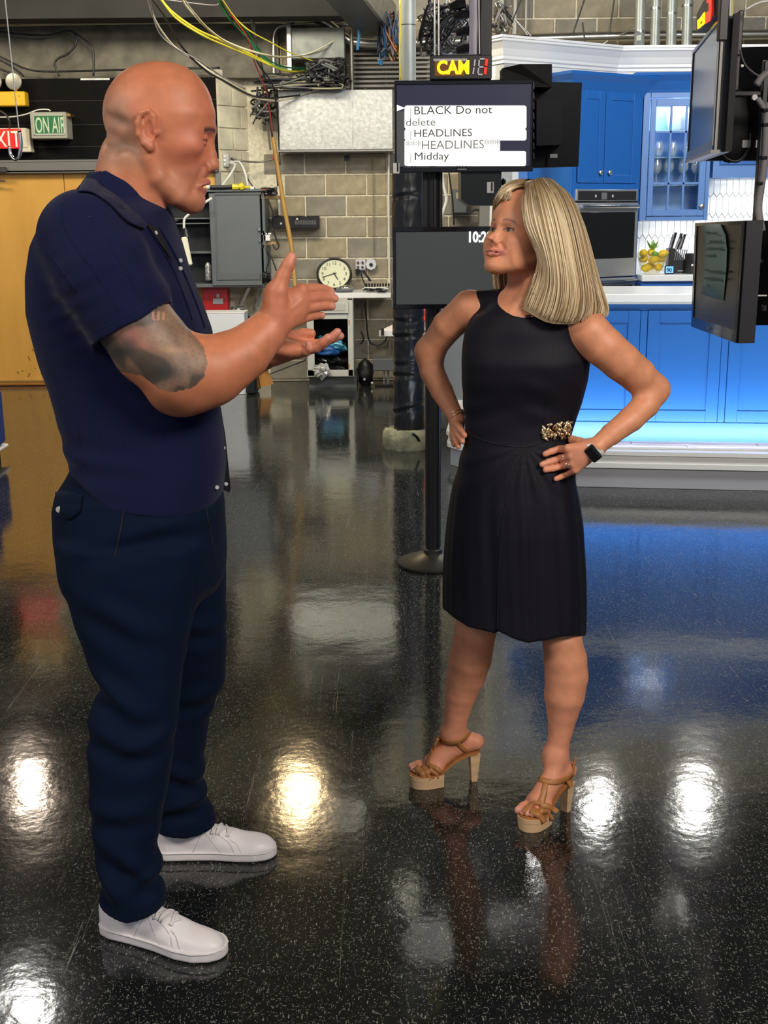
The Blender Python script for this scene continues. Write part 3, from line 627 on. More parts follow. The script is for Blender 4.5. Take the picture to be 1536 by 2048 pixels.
# white paper ledge and red thing behind the column
t = thing('paper_tray', 'white and red open carton poking out behind the wrapped column', 'carton', tuple(U(790, 670, 10.5)))
mb = MB(); A, B, C_, E = U(758, 662, 10.5), U(800, 642, 11.1), U(860, 642, 11.1), U(850, 662, 10.5); mb.add([A, B, C_, E], [(3, 2, 1, 0)]); mb.prism([A, E, E-np.array([0, 0, .045]), A-np.array([0, 0, .045])], (0, .02, 0)); mb.build('board', M('board_white', (.72, .68, .66), .5), t)
for q_ in (B+np.array([.05, -.05, 0]), C_+np.array([-.08, -.05, 0]), E+np.array([-.08, .06, 0])): MB().cyl((q_[0], q_[1], 0), (q_[0], q_[1], q_[2]-.02), .012, seg=10).build('leg', steel, t)
mb = MB(); pb(mb, 762, 657, 768, 671, 10.47, .02); mb.build('dark_end', black, t)
mb = MB(); pb(mb, 846, 622, 880, 645, 10.6, .3, .02); mb.build('red_lid', M('red_lid', (.75, .05, .03), .35), t)
mb = MB(); pb(mb, 840, 615, 870, 626, 10.9, .2, .02); mb.build('clear_part', M('pale_plastic', (.35, .38, .38), .3), t)
# red first aid box, extinguisher, brackets
t = thing('red_box', 'red metal box with a small grey window under the wall cabinet', 'red box', tuple(U(430, 625, YW-.35)))
mb = MB(); pb(mb, 405, 573, 456, 627, YW-.4, .3, .006); mb.build('box', red, t); mb = MB(); pb(mb, 426, 597, 446, 608, YW-.41, .01); mb.build('window_plate', M('plate_silver', (.35, .36, .38), .3, .4), t); mb = MB(); pb(mb, 433, 588, 438, 595, YW-.41, .01); mb.build('catch', M('plate_silver'), t)
t = thing('fire_extinguisher', 'red fire extinguisher standing behind the white board', 'fire extinguisher', (U(487, 700, 11.7)[0], 11.7, U(487, 720, 11.7)[2]))
c = U(487, 720, 11.7); r_ = .062; zt = U(487, 625, 11.7)[2]
mb = MB(); mb.lathe(c, [(r_*.9, 0), (r_, .02), (r_, zt-c[2]-.09), (r_*.8, zt-c[2]-.03), (.02, zt-c[2]+.0), (.018, zt-c[2]+.03)], seg=20); mb.build('cylinder', M('extinguisher_red', (.5, .015, .012), .25), t, smooth=40.)
mb = MB(); zz = zt+.03; mb.tube(spline([(c[0]-.02, 11.66, zz), (c[0]-.08, 11.66, zz+.03), (c[0]-.09, 11.66, zz+.0)], 5), .008); mb.tube([(c[0]-.03, 11.66, zz+.01), (c[0]+.03, 11.66, zz+.01)], .02); mb.tube(spline([(c[0]+.02, 11.66, zz), (c[0]+.07, 11.66, zz-.06), (c[0]+.08, 11.66, zz-.16)], 6), .012); mb.build('handle_and_hose', black, t, smooth=40.)
mb = MB(); mb.lathe((c[0]-.02, 11.62, zz-.0), [(.02, 0), (.02, -.012), (.01, -.014)], (0, 1, 0), 12); mb.build('gauge', M('chrome'), t)
for i, (xa, ya, xb_, yb) in enumerate(((499, 574, 479, 615), (530, 577, 516, 612))):
    t = thing('shelf_bracket', 'white steel bracket under the grey cabinet, %s of two' % ('left', 'right')[i], 'bracket', tuple(U(xb_, 616, YW-.2)), 'brackets under the grey cabinet')
    mb = MB(); mb.tube([U(xa, ya, YW-.45), U(xb_, yb, YW-.2)], .016, 6); mb.build('strut', M('bracket_white', (.68, .68, .64), .4), t)
    mb = MB(); pb(mb, xb_-3, 575, xb_+1, yb+6, YW-.12, .05); mb.build('upright', M('bracket_white'), t)
# white board/podium
t = thing('white_podium', 'tall blank white box standing on the floor left of the plywood carton', 'podium', (U(450, 788, 11.0)[0], 11.1, 0))
pA = F(470, 789); Yp = pA[1]; x0 = U(405, 700, Yp)[0]; x1 = U(491, 700, Yp)[0]; zt = U(450, 627, Yp)[2]
mb = MB(); mb.box(((x0+x1)/2, Yp+.16, zt/2), (x1-x0, .32, zt), bev=.004); mb.build('box', M('podium_white', (.72, .74, .78), .5), t)
MB().box(((x0+x1)/2, Yp+.16, zt+.004), (x1-x0+.006, .326, .008), bev=.002).build('top', white, t)
# plywood carton leaning and a black bin behind
t = thing('wooden_box', 'open orange brown plywood box with a dark liner on the floor by the wall', 'box', (U(520, 778, 11.3)[0], 11.4, 0))
A = U(507, 741, 11.35); B = U(534, 735, 11.5); C_ = U(547, 768, 11.5); E = U(513, 777, 11.35); ply = M('orange_ply', (.50, .22, .05), .5, noise=.2)
E[2] = max(E[2], .005); C_[2] = max(C_[2], .01)
mb = MB(); mb.prism([A, B, C_, E], (0, .02, 0)); mb.build('front_board', ply, t)
mb = MB(); mb.prism([A, E, E+np.array([-.03, .25, 0]), A+np.array([-.03, .25, 0])], (.012, 0, 0)); mb.build('side_board', M('ply_pale', (.6, .42, .2), .5), t)
mb = MB(); A2 = A+np.array([.03, -.003, .0]); E2 = E+np.array([.03, -.003, .0]); mb.prism([A2, A2+np.array([.012, 0, 0]), E2+np.array([.012, 0, 0]), E2], (0, -.004, 0)); mb.build('dark_stripe', M('maroon', (.05, .012, .01), .5), t)
mb = MB(); mb.box(((A+B)/2+np.array([-.02, .1, .045])), (.2, .25, .07), rot=(0, -.25, 0), bev=.01); mb.build('bin_liner', black, t)
mb = MB(); mb.tube([A+np.array([-.03, 0, .04]), B+np.array([.03, 0, .05])], .012); mb.build('rail', steel, t)
pipe('thin_rod', [(530, 752, 11.7), (612, 720, 11.9)], .006, black, 'thin black rod slanting between the plywood box and the base cabinet', 'rod', n=1)
mb = MB(); pb(mb, 490, 700, 512, 790, 11.25, .3, .02); b = one(mb, 'waste_bin', black, 'tall black bin between the white podium and the plywood box', 'bin')
# electrical boxes on the block wall right of column
t = thing('breaker_box', 'grey switch box on the block wall below the prompter', 'electrical box', tuple(U(919, 430, YW-.2)))
mb = MB(); pb(mb, 905, 379, 934, 430, YW-.2, .2, .006); mb.build('box', M('switch_grey', (.16, .18, .19), .45, .3), t); mb = MB(); pb(mb, 912, 385, 923, 397, YW-.206, .01); mb.build('label_plate', M('label_tan', (.5, .47, .33), .5), t); mb = MB(); pb(mb, 908, 425, 936, 430, YW-.23, .03, .003); mb.build('lip', black, t)
cab('cable', [(934, 428, YW-.2), (948, 420, YW-.2), (958, 420, YW-.2)], .012, M('dark_cable'), 'short grey cable leaving the switch box to the right')
mb = MB(); pb(mb, 959, 412, 982, 455, YW-.2, .18); one(mb, 'grey_upright', M('upright_grey', (.30, .30, .29), .5), 'grey post on the wall right of the switch box', 'post')
for i, (pts, r, m) in enumerate(((((868, 340), (870, 380), (872, 420), (866, 455)), .010, black), (((874, 340), (876, 390), (880, 420), (872, 455)), .012, black), (((884, 345), (888, 375), (893, 400), (884, 430), (880, 460)), .016, plast), (((897, 340), (905, 400), (908, 450)), .008, black), (((866, 345), (862, 400), (868, 452)), .009, black))):
    cab('cable', [(x, y, 11.2) for x, y in pts], r, m, ('black cable, second from left,', 'black cable just left of the white one,', 'thick white cable', 'rightmost black cable', 'leftmost black cable')[i]+' hanging between the prompter and the lower screen', 'cables hanging below the prompter' if m is black else None)
# ------------------------------------------------------------------ kitchen set
blue = M('kitchen_blue', (.018, .130, .44), .38)
blue2 = M('kitchen_blue_light', (.11, .25, .56), .40)
PZ = .233
wfloor = M('pale_oak_plank', (.46, .36, .29), .5, noise=.35, nscale=4, stretch=(1, 6, 1))
trimw = M('platform_white', (.80, .80, .76), .4)
riser = M('platform_grey', (.40, .41, .44), .5)
A = F(901, 930)[:2]; B = F(1010, 963)[:2]; C_ = F(1154, 973.6)[:2]; E = F(1600, 983.5)[:2]
E = E+(E-C_)*.6
K = [np.array([A[0]+.35, 11.2]), A, B, C_, E, np.array([E[0], 11.2])]
mb = MB(); mb.prism([[*p, PZ-.01] for p in K], (0, 0, -(PZ-.012))); plat = struct(mb, 'floor_platform', riser)
def inset(p0, p1, d):
    t = (p1-p0)/np.linalg.norm(p1-p0); n = np.array([t[1], -t[0]]); return p0+n*d, p1+n*d
for (z0_, z1_, d_) in ((PZ-.025, PZ, .030), (PZ-.075, PZ-.025, .016), (PZ-.105, PZ-.075, .024)):
    for p0, p1 in ((K[0], A), (A, B), (B, C_), (C_, E)):
        q0, q1 = inset(p0, p1, d_); r0, r1 = inset(p0, p1, -.05)
        MB().prism([[*q0, z1_], [*q1, z1_], [*r1, z1_], [*r0, z1_]], (0, 0, z0_-z1_)).build('nosing', trimw, plat)
# planks of the platform
e1 = (E-C_)/np.linalg.norm(E-C_); n1 = np.array([-e1[1], e1[0]])
k = 0
for r in range(4):
    s = -.36+rng.rand()*.06
    while s < 3.6:
        L_ = rng.uniform(.35, .9); q = C_+n1*(.05+.085*r)
        c = q+e1*(s+L_/2)+n1*.0425
        MB().box((c[0], c[1], PZ-.004), (L_-.004, .082, .012), rot=(0, 0, math.atan2(e1[1], e1[0])), bev=.0015).build('plank', [wfloor, M('plank_b', (.40, .31, .26), .5, noise=.3, nscale=5, stretch=(1, 6, 1)), M('plank_c', (.55, .45, .35), .5, noise=.3, nscale=5, stretch=(1, 6, 1))][int(rng.randint(3))], plat)
        s += L_; k += 1
# ---- island
def onplane(px, py, P0, n):                     # vertical plane through P0(xy) with normal n(xy)
    v = ray(px, py); t = ((P0[0]-CAMP[0])*n[0]+(P0[1]-CAMP[1])*n[1])/(v[0]*n[0]+v[1]*n[1]); return CAMP+v*t
class Frame:
    """local frame on a vertical face: u along the face, w inwards, z up"""
    def __init__(s, P0, e): s.P = np.array(P0, float); s.e = np.array(e, float)/np.linalg.norm(e); s.n = np.array([-s.e[1], s.e[0]]); s.a = math.atan2(s.e[1], s.e[0])
    def uz(s, px, py, w=0): p = onplane(px, py, s.P+s.n*w, s.n); return (p[:2]-s.P)@s.e, p[2]
    def pt(s, u, w, z): q = s.P+s.e*u+s.n*w; return np.array([q[0], q[1], z])
    def box(s, mb, u0, u1, w0, w1, z0, z1, bev=0): mb.box(s.pt((u0+u1)/2, (w0+w1)/2, (z0+z1)/2), (abs(u1-u0), abs(w1-w0), abs(z1-z0)), rot=(0, 0, s.a), bev=bev)
    def pbx(s, mb, x0, y0, x1, y1, w0, w1, bev=0):
        ym = (y0+y1)/2; xm = (x0+x1)/2
        u0 = s.uz(x0, ym, w0)[0]; u1 = s.uz(x1, ym, w0)[0]; z1 = s.uz(xm, y0, w0)[1]; z0 = s.uz(xm, y1, w0)[1]; s.box(mb, u0, u1, w0, w1, z0, z1, bev)
def shaker(fr, parent, u0, u1, z0, z1, w, fw=.075, mat=blue, th=.02, name='door', knob=None):
    mb = MB(); fr.box(mb, u0, u0+fw, w-th, w, z0, z1, .002); fr.box(mb, u1-fw, u1, w-th, w, z0, z1, .002)
    fr.box(mb, u0+fw, u1-fw, w-th, w, z1-fw, z1, .002); fr.box(mb, u0+fw, u1-fw, w-th, w, z0, z0+fw, .002)
    d = mb.build(name, mat, parent); mb = MB(); fr.box(mb, u0+fw-.002, u1-fw+.002, w-th+.009, w, z0+fw-.002, z1-fw+.002); mb.build('field_panel', mat, d); return d
def knob(fr, parent, u, w, z, r=.017):
    c = fr.pt(u, w, z); mb = MB(); mb.lathe(c, [(r*.5, 0), (r*.45, .012), (r, .018), (r*1.05, .026), (r*.6, .032)], (-fr.n[0], -fr.n[1], 0), 14); mb.build('knob', M('satin_nickel', (.75, .72, .62), .25, .9), parent, smooth=40.)
q0 = onplane(1171, 881, np.array([0, 7.56]), np.array([0, 1.0]))
pI = F(1171, 881, PZ)[:2]; pJ = F(1536, 885.6, PZ)[:2]
fr = Frame(pI, pJ-pI)
uL = fr.uz(1015, 750)[0]; uR = 3.4
_, zc1 = fr.uz(1300, 588, -.045); zc0 = zc1-.062
t = thing('kitchen_island', 'long bright blue panelled kitchen island with a white worktop', 'kitchen island', tuple(fr.pt((uL+uR)/2, .4, PZ)))
mb = MB(); fr.box(mb, uL, uR, .012, .75, PZ, zc0); mb.build('body', blue, t)
seams = [fr.uz(x, 740)[0] for x in (1283.5, 1446.5)]; pitch_ = seams[1]-seams[0]
zt = fr.uz(1360, 621)[1]; zb = fr.uz(1360, 843)[1]
us = [seams[0]+pitch_*i for i in (-2, -1, 0, 1, 2, 3)]
for i in range(len(us)-1):
    ua, ub = us[i]+.024, us[i+1]-.024
    if ub < uL or ua > uR: continue
    shaker(fr, t, ua, ub, zb, zt, -.004, .072, blue, .014, 'door_panel')
for u in us:
    if uL < u < uR: mb = MB(); fr.box(mb, u-.021, u+.021, -.012, .012, zb-.0, zt, .0015); mb.build('stile', blue, t)
mb = MB(); fr.box(mb, uL, uR, -.012, .012, zt+.004, zc0, .0015); mb.build('top_rail', blue, t)
mb = MB(); fr.box(mb, uL, uR, -.014, .012, PZ, zb-.004, .0015); mb.build('plinth', blue, t)
mb = MB(); fr.box(mb, uL-.04, uR+.03, -.045, .80, zc0+.012, zc1, .006); fr.box(mb, uL-.03, uR+.03, -.035, .79, zc0, zc0+.012, .003)
o = mb.build('worktop', M('worktop_white', (.86, .86, .82), .25), t)
# ---- white set wall with crown
swhite = M('set_white', (.74, .74, .70), .5)
crn = M('crown_white', (.80, .80, .77), .4)
L0 = U(1008, 75, 9.45)[:2]; R0_ = np.array([1.882, 10.08]); ZC = 2.915
def wallseg(name, P0, P1, z0, z1, th=.1, mat=swhite):
    P0 = np.array(P0, float); P1 = np.array(P1, float); e = (P1-P0)/np.linalg.norm(P1-P0); n = np.array([-e[1], e[0]])
    mb = MB(); mb.prism([[*P0, z0], [*P1, z0], [*(P1+n*th), z0], [*(P0+n*th), z0]], (0, 0, z1-z0)); return struct(mb, name, mat)
e = (R0_-L0)/np.linalg.norm(R0_-L0); n = np.array([-e[1], e[0]])
Lb = L0+n*.145; Rr = np.array([4.6, 10.08])
wallseg('wall_kitchen_left', L0, L0+e*.16, PZ, ZC-.05, .1)
wallseg('wall_kitchen_angled', L0, R0_, 2.42, ZC-.05, .1)
wallseg('wall_kitchen_end', Lb, L0, PZ, ZC-.05, .1)
wallseg('wall_kitchen_soffit', R0_, Rr, 2.58, ZC-.05, .1)
wallseg('wall_kitchen_back', [1.2, 10.32], [4.6, 10.32], PZ, 2.6, .1)
# crown swept along the polyline
prof = [(0, -.185), (.010, -.185), (.010, -.165), (.022, -.155), (.022, -.135), (.028, -.125), (.045, -.085), (.075, -.045), (.088, -.035), (.088, -.018), (.098, -.018), (.098, 0), (0, 0)]
poly = [Lb, L0, R0_, Rr]
def sweep(poly, prof, ztop, ns=1):
    n_ = len(poly); secs = []
    for i, p in enumerate(poly):
        ns_ = []
        if i > 0: t_ = (poly[i]-poly[i-1])/np.linalg.norm(poly[i]-poly[i-1]); ns_.append(np.array([t_[1], -t_[0]]))
        if i < n_-1: t_ = (poly[i+1]-poly[i])/np.linalg.norm(poly[i+1]-poly[i]); ns_.append(np.array([t_[1], -t_[0]]))
        m = sum(ns_); m = m/np.linalg.norm(m); m = m/(m@ns_[0])
        secs.append([[*(np.array(p)+m*d), ztop+z] for d, z in prof])
    return secs
S = sweep(poly, prof, ZC); mb = MB(); mb.grid(np.array(S), closed_v=True); struct(mb, 'trim_2', crn)
# ---- tall oven column (rotated like the angled wall)
C0 = U(1142, 300, 9.5)[:2]; fc = Frame(C0, e)
uW = fc.uz(1281, 300)[0]; zT = fc.uz(1150, 172)[1]
t = thing('oven_cabinet', 'tall bright blue cabinet with two upper doors above a built in oven', 'cabinet', tuple(fc.pt(uW/2, .3, PZ)))
mb = MB(); fc.box(mb, 0, uW, .012, .62, PZ, zT); mb.build('carcass', blue, t)
zo1 = fc.uz(1205, 371)[1]
mb = MB(); fc.box(mb, 0, .055, -.008, .012, PZ, zT, .002); fc.box(mb, uW-.045, uW, -.008, .012, PZ, zT, .002); fc.box(mb, .05, uW-.04, -.008, .012, zo1-.04, zo1+.02, .002); mb.build('face_frame', blue, t)
dz1 = fc.uz(1166, 180)[1]; dz0 = fc.uz(1200, 366)[1]+.0; um = fc.uz(1206, 280)[0]
d1 = shaker(fc, t, .06, um-.004, dz0, dz1, -.004, .062, blue, .018); d2 = shaker(fc, t, um+.004, uW-.05, dz0, dz1, -.004, .062, blue, .018)
u, z = fc.uz(1200, 345, -.03); knob(fc, d1, u, -.022, z); u, z = fc.uz(1218, 345, -.03); knob(fc, d2, u, -.022, z)
bprof = [(0, -.15), (.008, -.15), (.02, -.12), (.05, -.06), (.085, -.02), (.09, 0), (0, 0)]
side = [fc.pt(0, .62, 0)[:2], fc.pt(0, 0, 0)[:2], fc.pt(uW, 0, 0)[:2], fc.pt(uW, .5, 0)[:2]]
mb = MB(); mb.grid(np.array(sweep(side, bprof, zT+.10)), closed_v=True); mb.build('crown', blue, t)
mb = MB(); fc.box(mb, -.1, -.004, .50, .60, PZ, zT); mb.build('filler_strip', blue2, t)
# ovens
ss = M('stainless', (.66, .66, .64), .38, .75); og = M('oven_glass', (.012, .013, .014), .06, spec=.8)
t = thing('wall_oven', 'stainless steel double wall oven with a black glass door in the blue cabinet', 'oven', tuple(fc.pt(uW/2, 0, fc.uz(1205, 600)[1])))
u0, u1 = .045, uW-.03; Z = lambda y: fc.uz(1215, y)[1]
mb = MB(); fc.box(mb, u0, u1, -.022, .010, Z(402), Z(379), .003); mb.build('control_frame', ss, t)
mb = MB(); fc.box(mb, u0+.02, u1-.02, -.026, -.02, Z(400), Z(382), .002); cp = mb.build('control_panel', M('panel_dark', (.03, .03, .032), .2), t)
uu, zz = fc.uz(1209, 392, -.03); mb = MB(); fc.box(mb, uu-.028, uu+.028, -.029, -.02, zz-.026, zz+.026); mb.build('display', M('panel_grey', (.16, .17, .17), .3), cp)
for x in (1192, 1226): uu, zz = fc.uz(x, 392, -.03); mb = MB(); fc.box(mb, uu-.007, uu+.007, -.029, -.02, zz-.01, zz+.01); mb.build('touch_key', M('key_white', (.6, .6, .6), .4), cp)
mb = MB(); fc.box(mb, u0, u1, -.03, .01, Z(405.5), Z(402.5), .002); mb.build('vent_bar', black, t)
mb = MB(); fc.box(mb, u0, u1, -.03, .0, Z(553), Z(405.5), .003); od = mb.build('oven_door', ss, t)
mb = MB(); fc.box(mb, u0+.03, u1-.03, -.034, -.02, Z(517), Z(424), .003); mb.build('door_glass', og, od)
mb = MB(); mb.tube([fc.pt(u0+.03, -.07, Z(413)), fc.pt(u1-.03, -.07, Z(413))], .014, 10); [mb.tube([fc.pt(x, -.07, Z(413)), fc.pt(x, -.03, Z(413))], .009, 8) for x in (u0+.07, u1-.07)]; mb.build('handle', M('stainless_bright', (.72, .72, .70), .18, .95), od, smooth=50.)
mb = MB(); fc.box(mb, u0, u1, -.03, .0, PZ+.25, Z(556), .003); od2 = mb.build('lower_door', ss, t)
mb = MB(); fc.box(mb, u0+.03, u1-.03, -.034, -.02, PZ+.35, Z(571), .003); mb.build('door_glass', og, od2)
mb = MB(); mb.tube([fc.pt(u0+.03, -.07, Z(562)), fc.pt(u1-.03, -.07, Z(562))], .014, 10); mb.build('handle', M('stainless_bright'), od2, smooth=50.)
# ---- glass-fronted cabinet
YC = 9.95; fg = Frame((0, YC), (1, 0))
xa = fg.uz(1283, 310)[0]; xb = fg.uz(1421, 310)[0]; zb_ = fg.uz(1350, 441)[1]; zt_ = fg.uz(1350, 188)[1]
t = thing('glass_cabinet', 'pale blue glass door cabinet with lit shelves of wine glasses', 'cabinet', tuple(fg.pt((xa+xb)/2, .15, zb_)))
inn = M('cabinet_interior_blue', (.25, .45, .80), .4)
mb = MB(); fg.box(mb, xa, xa+.02, .0, .35, zb_, zt_); fg.box(mb, xb-.02, xb, .0, .35, zb_, zt_); fg.box(mb, xa, xb, .0, .35, zb_, zb_+.02); fg.box(mb, xa, xb, .0, .35, zt_-.02, zt_); fg.box(mb, xa, xb, .33, .35, zb_, zt_); mb.build('carcass', inn, t)
da, db = fg.uz(1297, 310)[0], fg.uz(1412, 310)[0]; z0_, z1_ = fg.uz(1350, 432)[1], fg.uz(1350, 197)[1]
mb = MB(); fg.box(mb, xa, da-.004, -.01, .01, zb_, zt_+.02, .002); fg.box(mb, db+.004, xb, -.01, .01, zb_, zt_+.02, .002); fg.box(mb, da, db, -.01, .01, zb_, z0_-.004, .002); fg.box(mb, da, db, -.01, .01, z1_+.004, zt_+.02, .002); mb.build('face_frame', blue2, t)
oa_, ob = fg.uz(1308, 310)[0], fg.uz(1399, 310)[0]; oz0, oz1 = fg.uz(1350, 419)[1], fg.uz(1350, 213)[1]
mb = MB(); fg.box(mb, da, oa_, -.02, .0, z0_, z1_, .003); fg.box(mb, ob, db, -.02, .0, z0_, z1_, .003); fg.box(mb, oa_, ob, -.02, .0, z0_, oz0, .003); fg.box(mb, oa_, ob, -.02, .0, oz1, z1_, .003); dr = mb.build('door', blue2, t)
for f_ in (1/3., 2/3.): mb = MB(); u = oa_+(ob-oa_)*f_; fg.box(mb, u-.009, u+.009, -.018, -.002, oz0, oz1, .002); mb.build('mullion', blue2, dr)
for y in (264, 367): mb = MB(); z = fg.uz(1350, y)[1]; fg.box(mb, oa_, ob, -.018, -.002, z-.009, z+.009, .002); mb.build('mullion', blue2, dr)
zz_ = [oz0, fg.uz(1350, 367)[1], fg.uz(1350, 264)[1], oz1]
gl = M('clear_glass', (.95, .98, 1), .03, trans=1.0, ior=1.05, alpha=.12)
for i in range(3):
    for j in range(3):
        mb = MB(); u0_ = oa_+(ob-oa_)*i/3+.009; u1_ = oa_+(ob-oa_)*(i+1)/3-.009; fg.box(mb, u0_, u1_, -.010, -.007, zz_[j]+.008, zz_[j+1]-.008); mb.build('pane', gl, dr)
u, z = fg.uz(1403, 412, -.03); knob(fg, dr, u, -.02, z, .02)
mb = MB(); mb.grid(np.array(sweep([np.array([xa, YC+.12]), np.array([xa, YC]), np.array([4.5, YC])], bprof, zt_+.155)), closed_v=True); one(mb, 'crown_moulding', blue, 'dark blue crown moulding above the glass cabinet', 'moulding')
shelves = {}
for y in (262, 315, 371): z = fg.uz(1350, y, .15)[1]; shelves[y] = z; mb = MB(); fg.box(mb, xa+.02, xb-.02, .05, .33, z-.008, z, .001); mb.build('glass_shelf', M('shelf_glass', (.35, .62, .70), .1, alpha=.6), t)
area_light('cabinet_light', (float((xa+xb)/2), YC+.1, zt_-.04), (float((xa+xb)/2), YC+.2, zb_), .3, 5.0, (.92, .97, 1), .1)
wg = M('wine_glass', (.80, .88, .92), .04, metal=.55, alpha=.62)
def wineglass(px, py, sc=1.0, up=True, shelf=371, i=0, group='', label=''):
    p = fg.uz(px, 340, .16); c = fg.pt(p[0], .16, shelves[shelf]+.001)
    t = thing('wine_glass', label, 'glass', tuple(c), group)
    H = .20*sc if shelf == 371 else .165
    if shelf == 371: MB().lathe(c, [(.034, 0), (.034, .003), (.006, .01), (.005, .085)], seg=14).build('stem', wg, t, smooth=40.); z0 = .085
    else: z0 = .0; MB().lathe(c, [(.020, 0), (.022, .004)], seg=14).build('foot', wg, t, smooth=40.)
    MB().lathe(c+np.array([0, 0, z0]), [(.006, 0), (.030, .02), (.044, .05), (.042, .085), (.032, .125), (.030, .125), (.040, .085), (.041, .05), (.028, .022), (.004, .006)], seg=18).build('bowl', wg, t, smooth=50.)
for k, x in enumerate((1315, 1343, 1373)): wineglass(x, 300, shelf=315, group='stemless glasses on the upper glass shelf', label='round wine glass on the upper glass shelf, %s' % ('left pane', 'middle pane', 'right pane')[k])
for k, x in enumerate((1313, 1337, 1366, 1392)): wineglass(x, 345, shelf=371, group='stemmed glasses on the lower glass shelf', label='stemmed wine glass on the lower glass shelf, %s' % ('first from left', 'second from left', 'third from left', 'rightmost')[k])
p = fg.pt(fg.uz(1357, 240, .15)[0], .15, shelves[262]+.001); mb = MB(); n_ = 24
prf = [(.05, 0), (.078, .01), (.088, .06), (.090, .12), (.082, .165), (.055, .19), (.052, .19), (.07, .16), (.02, .15)]
G = []
for (r, h) in prf:
    G.append([[p[0]+r*(1+.035*math.cos(a*12))*math.cos(a), p[1]+r*(1+.035*math.cos(a*12))*math.sin(a), p[2]+h] for a in np.arange(72)/72*2*math.pi])
mb.grid(np.array(G), closed_v=True); one(mb, 'ribbed_vase', M('white_ceramic', (.85, .86, .85), .2), 'white ribbed ceramic vase on the top shelf of the glass cabinet', 'vase', smooth=True)
c = fg.pt(fg.uz(1336, 419, .2)[0], .2, zb_+.021); mb = MB(); mb.lathe(c, [(.02, 0), (.10, .004), (.155, .05), (.158, .055), (.10, .012)], seg=30); one(mb, 'serving_bowl', ss, 'shallow silver bowl on the cabinet floor below the wine glasses', 'bowl', smooth=50.)
for k, x in enumerate((1374, 1385, 1393)):
    c = fg.pt(fg.uz(x, 415, .12)[0], .1+.03*k, zb_+.021); mb = MB(); mb.lathe(c, [(.015, 0), (.026, .02), (.028, .045), (.024, .045), (.02, .02)], seg=12); one(mb, 'small_cup', M('white_ceramic'), 'tiny white cup in the glass cabinet, %s the silver bowl' % ('touching', 'second from', 'farthest from')[k], 'cup', 'tiny cups beside the silver bowl', smooth=True)
# ---- right hand upper cabinet
xr = fg.uz(1428, 300)[0]; zr = fg.uz(1480, 355)[1]
t = thing('upper_cabinet', 'blue upper cabinet right of the glass cabinet, mostly behind the screens', 'cabinet', tuple(fg.pt(3.7, .15, zr)))
mb = MB(); fg.box(mb, xr, 4.5, .0, .35, zr, zt_); mb.build('carcass', blue2, t); shaker(fg, t, xr+.05, xr+.75, zr+.10, zt_-.02, -.002, .07, blue, .016); shaker(fg, t, xr+.77, xr+1.45, zr+.10, zt_-.02, -.002, .07, blue, .016)
# ---- backsplash of elongated hexagon tiles, each its own piece
tilew = M('picket_tile', (.84, .85, .84), .18)
zc_ = fg.uz(1330, 549, -.15)[1]
back = MB(); back.box(((1.9+4.5)/2, 10.312, (zc_+2.0)/2), (2.6, .02, 2.0-zc_)); bs = struct(back, 'wall_backsplash', M('tile_grout', (.50, .53, .55), .7))
tw, th_ = .0525, .20; px_, pz_ = tw, th_-.030*1.0
hw, hh, tip = tw/2-.0018, th_/2-.004, .034
t = MB(); t.prism([[-hw, 0, -hh+tip], [0, 0, -hh], [hw, 0, -hh+tip], [hw, 0, hh-tip], [0, 0, hh], [-hw, 0, hh-tip]], (0, .012, 0)); o = t.build('tile', tilew, origin=(0, 0, 0)); tm = o.data; bpy.data.objects.remove(o)
ntile = 0
for r in range(0, 8):
    z = zc_+.04+(th_-tip)*r
    for c in range(60):
        x = 1.95+tw*c+(tw/2 if r % 2 else 0); qx, qy = proj((x, 10.29, z))
        ok = (1262 < qx < 1404 and 430 < qy < 562) or (1404 <= qx < 1548 and 345 < qy < 560)
        if qx > 1404 and qy > 455: ok = False
        if not ok: continue
        o = bpy.data.objects.new('tile', tm); COL.objects.link(o); o.parent = bs; o.location = (x-bs.location[0], 10.29-bs.location[1], z-bs.location[2]); ntile += 1
print('tiles', ntile)
area_light('under_cabinet_light', (2.45, 10.1, zb_-.02), (2.45, 10.25, 1.0), .5, 1.6, (1, 1, .98), .05)
area_light('under_cabinet_light', (3.1, 10.1, zr-.02), (3.1, 10.3, 1.0), .6, 2.2, (1, 1, .98), .05)
# ---- back counter with things
xl_ = fc.pt(uW, 0, 0)[0]+.01
t = thing('back_cabinet', 'blue base unit with drawers behind the island under the glass cabinet', 'cabinet', (3.2, 10.0, PZ))
mb = MB(); mb.box(((xl_+4.5)/2, 10.02, (PZ+zc_-.053)/2), (4.5-xl_, .56, zc_-.053-PZ)); mb.build('carcass', blue, t)
fb = Frame((0, 9.74), (1, 0))
for i in range(3):
    ua = fb.uz(1282, 575)[0]+i*.62; mb = MB(); fb.box(mb, ua, ua+.58, -.018, .0, zc_-.26, zc_-.07, .003); dw = mb.build('drawer', blue, t)
    mb = MB(); fb.box(mb, ua+.05, ua+.53, -.022, -.01, zc_-.225, zc_-.105, .002); mb.build('field_panel', blue2, dw)
    if i == 0: ua_ = fb.uz(1345, 585)[0]; zq = fb.uz(1345, 585)[1]; mb = MB(); mb.sphere((ua_, 9.705, zq), (.055, .025, .014), 14, 8); mb.build('cup_pull', M('satin_nickel'), dw, smooth=True)
t = thing('back_counter', 'white worktop under the tiled backsplash holding the fruit bowl', 'worktop', (3.2, 10.0, zc_-.04))
mb = MB(); mb.box(((xl_+4.5)/2, 10.0, zc_-.02-.005), (4.5-xl_-.005, .60, .05), bev=.006); mb.build('slab', M('worktop_white'), t)
def onc(px, Y): p = U(px, 545, Y); return np.array([p[0], Y, zc_+.001])
c = onc(1303, 9.92)
